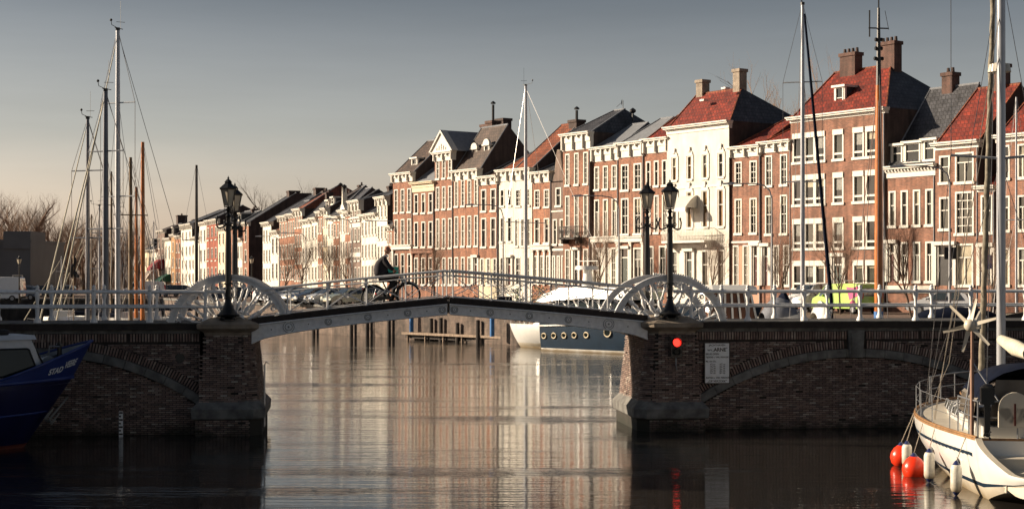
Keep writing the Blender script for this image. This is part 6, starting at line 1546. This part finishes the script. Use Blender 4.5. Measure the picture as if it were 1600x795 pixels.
lst=[(580,137,'sage','sedan','grey green saloon parked nearest the cyclist with its nose to the water'),
(545,140,'silver','hatch','bright silver hatchback second in the parked row left of the cyclist'),
(526,144,'dblue','sedan','dark blue saloon with bright headlamps third in the parked row'),
(508,148,'silver','sedan','silver saloon fourth in the parked row'),
(487,152,'black','hatch','black hatchback fifth in the parked row'),
(466,155,'black','sedan','black saloon at the left end of the parked row with red tail light'),]
for px,Y,c,k,l in lst: place(px,Y,HDG,c,k,l)
place(560,150,HDG,'grey','hatch','grey hatchback standing in the second row behind the silver ones')
place(600,147,HDG,'dblue','hatch','dark car just behind the rear wheel of the bicycle')
place(455,166,200,'dred','hatch','dark red tailed car behind the right rim of the left gear wheel')
place(425,172,200,'dblue','sedan','dark blue car seen above the left gear wheel rim')
place(408,150,-60,'silver','hatch','silver car seen through the spokes of the left gear wheel')
place(385,160,200,'dblue','hatch','dark blue car seen through the spokes left of the silver one')
v=place(1363,103,118,'lime','van','lime green van with roof rack parked right of the leafless street tree',name='parked_van',cat='van')
rk=MB(); 
for s in(-.75,.75): rk.cyl((.3,s,2.15),(3.4,s,2.15),.03,n=5)
for x in(.4,1.2,2.0,2.8,3.3): rk.cyl((x,-.75,2.15),(x,.75,2.15),.025,n=5); rk.cyl((x,-.75,1.95),(x,-.75,2.15),.02,n=4); rk.cyl((x,.75,1.95),(x,.75,2.15),.02,n=4)
rk.build('roof_rack',M['black'],v)
dc=MB(); dc.add([(.25,.962,1.2),(1.1,.962,.9),(1.5,.90,1.75),(.9,.905,1.7),(.3,.905,1.8)],[(0,1,2,3,4)]); dc.add([(.3,.965,.6),(.8,.965,.95),(1.3,.965,.55)],[(0,1,2)])
dc.build('magenta_side_graphic',mat('magenta_vinyl',(.5,.02,.16),.4),v)
place(1325,112,-150,'white','van','white van partly hidden behind the lime green van',name='parked_van',cat='van')
place(1522,100,150,'silver','hatch','small pale car parked at the right behind the wound headsail')
place(1546,108,150,'dred','hatch','dark red car behind the small pale one at the right')
pz=place(36,160,180,'white','bigvan','white delivery van parked on the far quay at the left edge',name='parked_van',cat='van')
text_mesh('linnemeer',.34,mat('grey_van_lettering',(.12,.13,.15),.5),'side_lettering',pz,Matrix.Translation((2.9,1.012,1.5))@Matrix.Rotation(PI,4,'Z')@Matrix.Rotation(PI/2,4,'X'))
MB().cyl((4.05,1.0,1.55),(4.05,1.01,1.55),.2,n=10).build('side_emblem',bpy.data.materials['grey_van_lettering'],pz)
for px,Y,c,l in((62,170,'grey','grey car parked right of the white delivery van'),(20,138,'black','black car in front of the white delivery van'),(44,141,'silver','silver car parked before the delivery van at the left edge'),(-8,140,'dblue','dark blue car at the left edge of the far quay')): 
    if Y<150: continue
    place(px,Y,185,c,'hatch',l)
for px,Y,c,k,l in((258,196,'white','van','white van under the dark red awning in the distance'),(300,200,'dblue','hatch','dark car in the distance left of the left gear wheel'),(285,205,'grey','hatch','grey car in the distance beside the dark one'),(345,185,'grey','hatch','grey car in the distance right of the lantern foot'),(60,196,'grey','hatch','grey car before the dark flat roofed building'),(90,198,'black','sedan','black saloon near the flag at the far left quay'),(120,200,'silver','hatch','silver car far away between the masts')):
    place(px,Y,190,c,k,l)
# ================= TREES
def tree_mesh(h,spread,seed,levels=5,r0=.16,trunk_h=.25,up=.55,tw=5,thin=1.0):
    rn=random.Random(seed); tk=MB(); cr=MB()
    def br(p,d,l,r,lev):
        n=3 if lev<3 else 2; pts=[p]; dd=d.copy()
        for i in range(n):
            dd=(dd+Vector((rn.uniform(-1,1),rn.uniform(-1,1),rn.uniform(-.6,1)))*(.16 if lev or spread>.5 else .03)).normalized(); pts.append(pts[-1]+dd*l/n)
        rs=[r*(1-.4*i/n) for i in range(n+1)]
        (tk if lev==0 else cr).tube(pts,rs,6 if lev<2 else 3 if lev<4 else 3)
        if lev>=levels: return
        k=tw if lev>0 else tw+2
        for i in range(k):
            t=.35+.65*(i+rn.random()*.6)/k; q=pts[min(n-1,int(t*n))].lerp(pts[min(n,int(t*n)+1)],t*n-int(t*n)) if t<1 else pts[-1]
            a=rn.uniform(0,2*PI); side=Vector((math.cos(a),math.sin(a),0)); nd=(dd*up+side*spread+Vector((0,0,.35))).normalized()
            br(q,nd,l*rn.uniform(.5,.75),rs[-1]*rn.uniform(.45,.65)*thin if lev>0 else r*.5,lev+1)
    br(Vector((0,0,-.1)),Vector((0,0,1)),h*trunk_h*1.8,r0,0)
    return tk.mesh('trunk',M['bark']),cr.mesh('crown',M['twig'])
def place_tree(ms,x,y,z,s,label,name='bare_tree',group=None,rz=None):
    zm=sorted(v.co.z for v in ms[1].vertices); s=s/zm[int(len(zm)*.985)]
    o=thing(name,label,'tree',(x,y,z),rz if rz is not None else random.uniform(0,6),group); o.scale=(s,s,s)
    link('trunk',ms[0],o); link('crown',ms[1],o); return o
big_=[tree_mesh(10,.62,s,5,.26,.20,.8,4,thin=1.05) for s in(1,2,3,4)]
loc_='leafless tree in the wood behind the left quay'
rn=random.Random(9)
rowx=[(-6,290),(8,315),(22,270),(38,300),(52,330),(66,290),(80,318),(94,345),(107,300),(118,330),(130,310),(142,350),(155,330),(168,300),(180,350),(196,340),(205,315),(216,350),(228,330)]
hs=[17.5,17,16,17,16.5,17,15.5,16,14,15,13,13.5,12,13,12,14,13,12,11.5]
for k_,((px,Y),h) in enumerate(zip(rowx,hs)):
    p=at(px,Y); place_tree(big_[rn.randrange(4)],p.x,p.y,QZ,h,'leafless tree in the left wood, %s counted from the left edge'%ORD[k_],group='leafless trees in the wood behind the left quay')
wl='leafless undergrowth'
um=MB(); 
for i in range(5200):
    x=rn.uniform(-128,-74); y=rn.uniform(300,380); z=QZ+abs(rn.gauss(0,3.2)); a=rn.uniform(0,6.28); l=rn.uniform(.8,2.6)
    um.add([(x,y,z),(x+.06,y,z),(x+math.cos(a)*l*.5,y,z+l),],[(0,1,2)]); um.add([(x,y,z),(x+.05,y+.05,z),(x+math.cos(a+2)*l*.7,y,z+l*.7)],[(0,1,2)])
props(um.build('undergrowth',M['twig']),kind='stuff')
dk=tree_mesh(8,.9,21,5,.22,.22,.5,4); p=at(-12,120); place_tree(dk,-44.5,122,QZ,9,'dark leafless tree at the left edge in front of the grey building')
# street trees, upright pruned
st_=[tree_mesh(6,.62,s,4,.085,.36,1.0,8,thin=.8) for s in(31,32,33)]
for i,(px,Y,h,l) in enumerate(((441,186,7.6,'leafless pruned street tree, left of the pair behind the parked cars'),(469,180,7.4,'leafless pruned street tree, right of the pair behind the parked cars'),(515,172,6.8,'slender leafless street tree before the white fronts left of the cyclist'),(548,166,6.6,'slender leafless street tree just left of the cyclist'),(672,150,6.2,'slender leafless street tree before the pedimented house'),(935,131,6.8,'slender leafless street tree before the house with the dark balcony'),(1105,113,5.8,'slender leafless street tree before the big white house'),(1222,108,5.8,'slender leafless street tree before the brick house with the sash windows'),(1313,103,6.2,'slender leafless street tree with wooden stakes left of the lime green van'),(1424,98,6.6,'slender leafless street tree in front of the slate roofed house'),(1546,93,5.5,'slender leafless street tree at the right behind the wound headsail'))):
    p=at(px,Y); place_tree(st_[i%3],p.x,p.y,QZ,h,l,'street_tree')
ptop=[(425,290,303-14,'pointed leafless treetop rising behind the slate roofs'),(1246,150,108,'leafless treetop behind the ridge right of the white house')]
for px,Y,yt,l in ptop:
    p=at(px,Y); h=zpy(yt,Y)-QZ; place_tree(big_[1],p.x,p.y,QZ,h,l)
# modern street lamps
def mlamp(px,Y,ytop,hpx,label,z0=QZ):
    p=at(px,Y); H=zpy(ytop,Y)-z0; ax=(hpx-px)/F*Y; o=thing('modern_street_lamp',label,'street lamp',(p.x,p.y,z0)); s=1 if ax>0 else -1
    MB().tube([(0,0,0),(0,0,H*.5),(0,0,H-1.0),(ax*.06,0,H-.45),(ax*.22,0,H-.12),(ax*.5,0,H),(ax,0,H)],[.09,.07,.055,.05,.045,.04,.035],7).build('post',M['steel'],o,smooth=60)
    h=MB(); h.loft([[(ax-s*.1,-.05,H-.02),(ax-s*.1,.05,H-.02),(ax-s*.1,.05,H+.04),(ax-s*.1,-.05,H+.04)],[(ax+s*.3,-.16,H-.06),(ax+s*.3,.16,H-.06),(ax+s*.3,.12,H+.1),(ax+s*.3,-.12,H+.1)],[(ax+s*.9,-.08,H-.05),(ax+s*.9,.08,H-.05),(ax+s*.9,.06,H+.03),(ax+s*.9,-.06,H+.03)]]); h.build('lamp_head',M['alu'],o)
mlamp(1206,104,287,1150,'tall grey street lamp with arm to the left before the sash windowed brick house')
mlamp(1484,96,260,1414,'tall grey street lamp with arm to the left at the right side of the picture')
mlamp(967,122,306,912,'tall grey street lamp with arm to the left behind the far black lantern')
mlamp(786,140,320,742,'tall grey street lamp with arm to the left in front of the narrow white house')
mlamp(628,165,345,584,'tall grey street lamp left of the tall brick row')
mlamp(550,175,342,520,'tall grey street lamp above the parked cars')
mlamp(478,195,364,450,'tall grey street lamp before the leafless pair of trees')
mlamp(437,205,369,410,'tall grey street lamp near the dark brick side wall')
mlamp(312,230,375,296,'distant grey street lamp before the white houses')
# small old lantern on the left quay + far one
for px,Y,yt,l in((30,150,402,'small cream lantern on a dark post before the grey building'),(393,160,402,'small cream lantern standing before the dark brick side wall')):
    p=at(px,Y); H=zpy(yt,Y)-QZ; o=thing('small_lantern',l,'street lamp',(p.x,p.y,QZ)); MB().cyl((0,0,0),(0,0,H-.6),.08,.05,8).build('post',M['black'],o)
    MB().lathe([(.12,H-.6),(.24,H-.15)],(0,0,0),6).build('lantern_glass',M['lampglass'],o); MB().lathe([(.3,H-.15),(.1,H+.02),(.02,H+.15)],(0,0,0),6).build('lantern_roof',M['black'],o)
# signs on the right
def sign(px,Y,y0,y1,w,m,label,pole=True,name='hanging_sign'):
    p=at(px,Y); z0,z1=zpy(y1,Y),zpy(y0,Y); o=thing(name,label,'sign',(p.x,p.y,QZ)); 
    MB().box(-w/2,w/2,-.06,.06,z0-QZ,z1-QZ).build('panel',m,o); MB().cyl((w/2+.05,0,0 if pole else z0-QZ),(w/2+.05,0,z1-QZ+.15),.04,n=6).build('bracket',M['black'],o); return o
sign(1484,100,386,405,.7,M['black'],'dark hanging sign below the street lamp at the right')
sign(1545,96,398,420,.32,mat('blue_sign',(.03,.1,.4),.4),'blue parking sign at the right','parking_sign')
sign(594,132,441,452,.0001+.5,mat('blue_sign_b',(.02,.08,.35),.4),'small blue sign behind the bicycle rear wheel') if 0 else None
tq=sign(610,150,417,431,1.5,mat('turquoise_sign',(.02,.4,.33),.4),'turquoise shop sign behind the arm of the cyclist'); 
# flag
p=at(115,95); o=thing('flag','dark furled flag hanging from a slim pole at the left','flag',(p.x,p.y,0)); MB().cyl((0,0,0),(.0,0,zpy(398,95)),.04,n=5).build('pole',M['woodG'],o)
f=MB(); zt=zpy(400,95)
f.loft([[(x+.10*math.sin(i*1.1),y*.6,zt-i*.18) for x,y in((-.05-.03*i,0),(0,-.08),(.06+.03*i,0),(0,.08))] for i in range(8)]); f.build('cloth',M['black'],o,smooth=60)
# boxes, planters & bikes on the quay edge
def planter(px,Y,label,s=1,m=None,h=.5):
    p=at(px,Y); o=thing('planter',label,'planter',(p.x,p.y,QZ)); MB().lathe([(.3*s,0),(.42*s,h),(.46*s,h),(.44*s,h+.04)],(0,0,0),12).build('pot',m or mat('terracotta_pot',(.32,.09,.04),.8),o)
    g=MB(); r2=random.Random(px)
    for i in range(160):
        a=r2.uniform(0,6.28); d=r2.uniform(0,.4)*s; z=h+r2.uniform(0,.9)*s; x,y=d*math.cos(a),d*math.sin(a); b=r2.uniform(0,6.28)
        g.add([(x,y,z),(x+.12*math.cos(b),y+.12*math.sin(b),z+.05),(x+.06*math.cos(b)-.03,y+.06,z+.14)],[(0,1,2)])
    g.build('foliage',mat('planter_leaves',(.06,.10,.02),.7,var=.4,scale=5) if 'planter_leaves' not in bpy.data.materials else bpy.data.materials['planter_leaves'],o)
planter(808,117,'terracotta pot with a green shrub on the quay before the white houses',1.1); planter(843,113,'round leafy tub on the quay left of the navy boat',1.4,M['woodD'],.4)
def shed(px0,px1,Y,yt,label):
    a=at(px0,Y);b=at(px1,Y); o=thing('quay_shelter',label,'shelter',(a.x,a.y,QZ)); w=b.x-a.x; h=zpy(yt,Y)-QZ
    MB().prism([(0,0),(w*.55,h),(w,h),(w,0)],0,1.6).build('cover',M['tarp'],o); MB().box(w*.5,w+.02,-.03,1.63,0,h*.9).build('end_panel',M['canvas'],o)
shed(757,800,119,463,'low grey lean-to cover on the quay edge above the jetty')
# bollards on the quay edge
bm_=MB(); bm_.lathe([(.16,0),(.13,.1),(.12,.4),(.18,.45),(.17,.55),(.05,.6)],(0,0,0),10); bme=bm_.mesh('quay_bollard',M['black'],50)
for i in range(9):
    q=qpt(100+i*6.4)-nA*.0; q=q+Vector((.6,.5,0)); props(link('quay_bollard',bme,None,(q.x,q.y,QZ+.01)),ORD[i]+' squat iron bollard along the quay edge, counted from the camera','bollard','bollards on the quay edge')
# ================= CYCLIST
ub=U(613); vb=1.35
def dz(u): 
    px=613+ (u-ub)*50; return ZB(466+ (702-px)*.1055,u)+.0
c_=Vector((BO.x+ub*math.cos(BA)-vb*math.sin(BA),BO.y+ub*math.sin(BA)+vb*math.cos(BA),0))
Yb=c_.y; zg=zpy(481,Yb)+.0
slope=math.atan2(11,120)*.9
def brt(name,label,cat):
    o=thing(name,label,cat,(c_.x,c_.y,zg),0); o.rotation_euler=(0,-slope,BA); o.scale=(1.05,1.05,1.05); return o
def bicycle():
    o=brt('bicycle','black upright city bicycle ridden across the left leaf','bicycle')
    r=.35; xr,xf=-.52,.56
    for x in(xr,xf):
        w_=MB(); w_.tube([(x+r*math.cos(q/28*2*PI),0,r+r*math.sin(q/28*2*PI)) for q in range(29)],.028,6); wo=w_.build('wheel',M['rubber'],o,smooth=60)
        s=MB(); 
        for q in range(16): a=q/16*2*PI; s.cyl((x,.03*(-1)**q,r),(x+(r-.03)*math.cos(a),0,r+(r-.03)*math.sin(a)),.004,n=3)
        s.tube([(x+(r-.035)*math.cos(q/24*2*PI),0,r+(r-.035)*math.sin(q/24*2*PI)) for q in range(25)],.010,4); s.cyl((x,-.05,r),(x,.05,r),.03,n=8); s.build('spokes_and_rim',M['steel'],wo)
        m=MB(); m.tube([(x+(r+.045)*math.cos(R(a)),0,r+(r+.045)*math.sin(R(a))) for a in (range(-10,150,12) if x<0 else range(40,200,12))],.022,5); m.build('mudguard',M['black'],wo)
    f=MB(); bb=(0,0,.30); hd0,hd1=(.37,0,.90),(.42,0,.68); sx=(-.20,0,.86)
    f.tube([hd1,bb],.030,7); f.tube([hd0,(.34,0,.80),(-.07,0,.52)],.026,7); f.tube([bb,sx],.024,7); f.cyl(bb,(xr,.04,r),.012,n=5); f.cyl(bb,(xr,-.04,r),.012,n=5); f.cyl((-.14,0,.70),(xr,.04,r),.010,n=5); f.cyl((-.14,0,.70),(xr,-.04,r),.010,n=5); f.cyl(hd0,hd1,.024,n=8); f.tube([hd1,(.47,.045,.5),(xf,.05,r)],.014,5); f.tube([hd1,(.47,-.045,.5),(xf,-.05,r)],.014,5)
    f.build('frame',M['black'],o,smooth=60)
    h=MB(); h.cyl(hd0,(.33,0,1.08),.016,n=6)
    for s in(-1,1): h.tube([(.33,0,1.08),(.36,s*.15,1.12),(.30,s*.27,1.11),(.14,s*.30,1.07)],.013,6,0); h.cyl((.14,s*.30,1.07),(.24,s*.29,1.095),.02,n=6,mi=1)
    h.build('handlebar',[M['steel'],M['rubber']],o,smooth=60)
    s=MB(); s.cyl(sx,(-.215,0,.93),.014,n=6); s.loft([[(-.36,-.11,.93),(-.36,.11,.93),(-.36,.09,.98),(-.36,-.09,.98)],[(-.22,-.10,.94),(-.22,.10,.94),(-.22,.08,.985),(-.22,-.08,.985)],[(-.06,-.02,.95),(-.06,.02,.95),(-.06,.02,.975),(-.06,-.02,.975)]]); s.build('saddle',M['rubber'],o,smooth=50)
    k=MB(); k.box(-.80,-.30,-.07,.07,.735,.75); k.cyl((-.75,.07,.74),(xr,.06,r),.008,n=4); k.cyl((-.75,-.07,.74),(xr,-.06,r),.008,n=4); k.box(-.82,-.79,-.04,.04,.62,.70,1); k.build('rear_carrier',[M['black'],M['tail']],o)
    c=MB(); c.box(xr,.05,-.06,-.05,.26,.37,0); c.cyl((0,-.09,.30),(0,.09,.30),.03,n=8); c.cyl((0,.08,.30),(.10,.10,.16),.012,n=5); c.cyl((0,-.08,.30),(-.10,-.10,.44),.012,n=5); c.box(.05,.17,.09,.19,.145,.17); c.box(-.16,-.04,-.19,-.09,.43,.455); c.build('chain_case_and_pedals',M['black'],o)
    l=MB(); l.cyl((.42,0,.80),(.50,0,.80),.035,.045,10); l.build('headlamp',M['steel'],o)
    return o
bike=bicycle()
for i,(px,Y,a,l) in enumerate(((716,132,20,'parked bicycle on the quay left of the low grey cover'),(735,130,35,'second parked bicycle nearer the low grey cover'),(826,118,160,'parked bicycle between the terracotta pot and the round tub'),(1008,108,15,'parked bicycle on the quay seen between the two gear wheels'))):
    b_=copy_tree(bike); b_['label']=l; p_=at(px,Y); b_.location=(p_.x,p_.y,QZ+.01); b_.rotation_euler=(0,0,R(a)); b_['group']='bicycles'
bike['group']='bicycles'
def skin_obj(name,pts,edges,m,parent,sub=2,root=0):
    me=bpy.data.meshes.new(name); me.from_pydata([p[:3] for p in pts],edges,[]); me.materials.append(m); o=link(name,me,parent)
    md=o.modifiers.new('s','SKIN'); 
    for i,p in enumerate(pts):
        sv=me.skin_vertices[0].data[i]; sv.radius=(p[3],p[4] if len(p)>4 else p[3]); sv.use_root=(i==root)
    md.use_smooth_shade=True; o.modifiers.new('u','SUBSURF').levels=sub; o.modifiers['u'].render_levels=sub
    return o
def person():
    o=brt('person','heavy set man in dark jacket and white collar riding the black bicycle','person')
    hipz=1.02
    pel=(-.22,0,hipz)
    body=[(*pel,.16,.15),(-.21,0,1.18,.155,.17),(-.16,0,1.36,.15,.19),(-.11,0,1.50,.12,.17),(-.05,0,1.58,.055),(-.01,0,1.66,.055)]
    ed=[(0,1),(1,2),(2,3),(3,4),(4,5)]
    def limb(start,ps):
        i0=len(body); prev=start
        for p in ps: body.append(p); ed.append((prev,len(body)-1)); prev=len(body)-1
    for s in(-1,1): limb(3,[(-.10,s*.19,1.48,.075),(.03,s*.25,1.29,.055),(.10,s*.26,1.22,.048),(.17,s*.285,1.15,.034),(.20,s*.29,1.12,.04)])
    limb(0,[(-.19,.10,.98,.11),(.14,.11,.80,.085),(.19,.11,.72,.07),(.12,.12,.45,.058),(.06,.12,.26,.042)])
    limb(0,[(-.19,-.10,.98,.11),(.20,-.11,.98,.085),(.26,-.11,.92,.07),(.06,-.12,.70,.058),(-.10,-.12,.54,.042)])
    skin_obj('body',body,ed,M['skin'],o)
    jk=[(-.22,0,.95,.23,.22),(-.23,0,1.15,.22,.235),(-.18,0,1.34,.20,.24),(-.12,0,1.49,.14,.19),(-.075,0,1.56,.085,.09)]; je=[(0,1),(1,2),(2,3),(3,4)]
    for s in(-1,1):
        b0=len(jk); jk+=[(-.10,s*.20,1.47,.10),(.02,s*.26,1.29,.078),(.08,s*.265,1.225,.07),(.168,s*.285,1.145,.050)]; je+=[(3,b0),(b0,b0+1),(b0+1,b0+2),(b0+2,b0+3)]
    skin_obj('jacket',jk,je,M['cloth'],o)
    tr=[(-.22,0,.98,.17,.17)]; te=[]
    for ps in([(-.17,.10,.97,.13),(.14,.11,.81,.105),(.19,.11,.72,.09),(.12,.12,.45,.075),(.06,.12,.25,.066)],[(-.17,-.10,.97,.13),(.19,-.11,.98,.105),(.26,-.11,.92,.09),(.07,-.12,.71,.075),(-.10,-.12,.53,.066)]):
        pv=0
        for p in ps: tr.append(p); te.append((pv,len(tr)-1)); pv=len(tr)-1
    skin_obj('trousers',tr,te,M['trous'],o)
    sh=MB()
    for x,y,z in((.06,.13,.20),(-.10,-.13,.485)):
        sh.loft([[(x-.10,y-.04,z-.03),(x-.10,y+.04,z-.03),(x-.10,y+.03,z+.07),(x-.10,y-.03,z+.07)],[(x,y-.045,z-.035),(x,y+.045,z-.035),(x,y+.035,z+.06),(x,y-.035,z+.06)],[(x+.17,y-.04,z-.03),(x+.17,y+.04,z-.03),(x+.17,y+.03,z+.01),(x+.17,y-.03,z+.01)]])
    sh.build('shoe',M['rubber'],o)
    co=MB(); co.tube([(-.045+.075*math.cos(q/12*2*PI),.075*math.sin(q/12*2*PI),1.595+.02*math.cos(q/12*2*PI)*-1) for q in range(13)],.024,6); co.build('collar',M['shirt'],o,smooth=60)
    # head
    hx,hz=.03,1.755; me=MB(); n=16; h=12; vs=[];
    for j in range(1,h):
        a=PI*j/h
        for i in range(n):
            t=2*PI*i/n; x=math.cos(t)*math.sin(a); y=math.sin(t)*math.sin(a); z=math.cos(a)
            X=x*.100; Yy=y*.078; Z=z*.125
            if z<-.1: X=X*(1-.25*(-z))+.012*(-z); Yy*=(1-.30*(-z))
            if x>.8 and -.35<z<.15: X+=.028*max(0,1-abs(y)*3)          # nose
            if x>.6 and -.75<z<-.55: X+=.012                            # chin
            if x>.5 and .12<z<.35: X+=.006                              # brow
            if x>.6 and -.02<z<.14 and .2<abs(y)<.55: X-=.010           # eye sockets
            vs.append((hx+X,Yy,hz+Z))
    k=len(vs); vs+=[(hx,0,hz+.125),(hx+.01,0,hz-.12)]; fs=[]
    for j in range(h-2):
        for i in range(n): fs.append((j*n+i,(j+1)*n+i,(j+1)*n+(i+1)%n,j*n+(i+1)%n))
    for i in range(n): fs.append((k,i,(i+1)%n)); fs.append((k+1,(h-2)*n+(i+1)%n,(h-2)*n+i))
    me.add(vs,fs); hd_=me.build('head',M['skin'],o,smooth=80)
    ea=MB(); 
    for s in(-1,1): ea.ball((hx-.01,s*.082,hz-.01),.022,.010,.034,8); ea.ball((hx+.085,s*.03,hz+.012),.008,.008,.006,6,1)
    ea.box(hx+.088,hx+.097,-.022,.022,hz-.062,hz-.056,1); ea.build('ears_eyes_and_mouth',[M['skin'],M['black']],hd_)
    hr=MB(); vs2=[(hx+(x-hx)*1.02-.003,y*1.03,hz+(z-hz)*1.01) for x,y,z in vs]
    hf=[f for f in fs if all((vs2[i][2]<hz+.03 and vs2[i][2]>hz-.07 and vs2[i][0]<hx-.02) for i in f)]
    hr.add(vs2,hf); hr.build('hair',mat('short_grey_hair',(.30,.22,.18),.9),hd_,smooth=80)
    # fingers wrapped round the grips
    for s in(-1,1):
        fg=MB()
        for q in range(4):
            y0=s*(.255+.022*q) if 0 else s*.29; x0=.165+.022*q
            fg.tube([(x0,y0-s*.03,1.115),(x0,y0+s*.01,1.125),(x0+.005,y0+s*.035,1.10),(x0,y0+s*.02,1.07),(x0,y0-s*.005,1.065)],[.010,.010,.009,.008,.007],6)
        fg.tube([(.16,s*.27,1.11),(.18,s*.25,1.09),(.205,s*.255,1.07)],[.011,.010,.008],6); fg.build('fingers',M['skin'],o,smooth=60)
person()
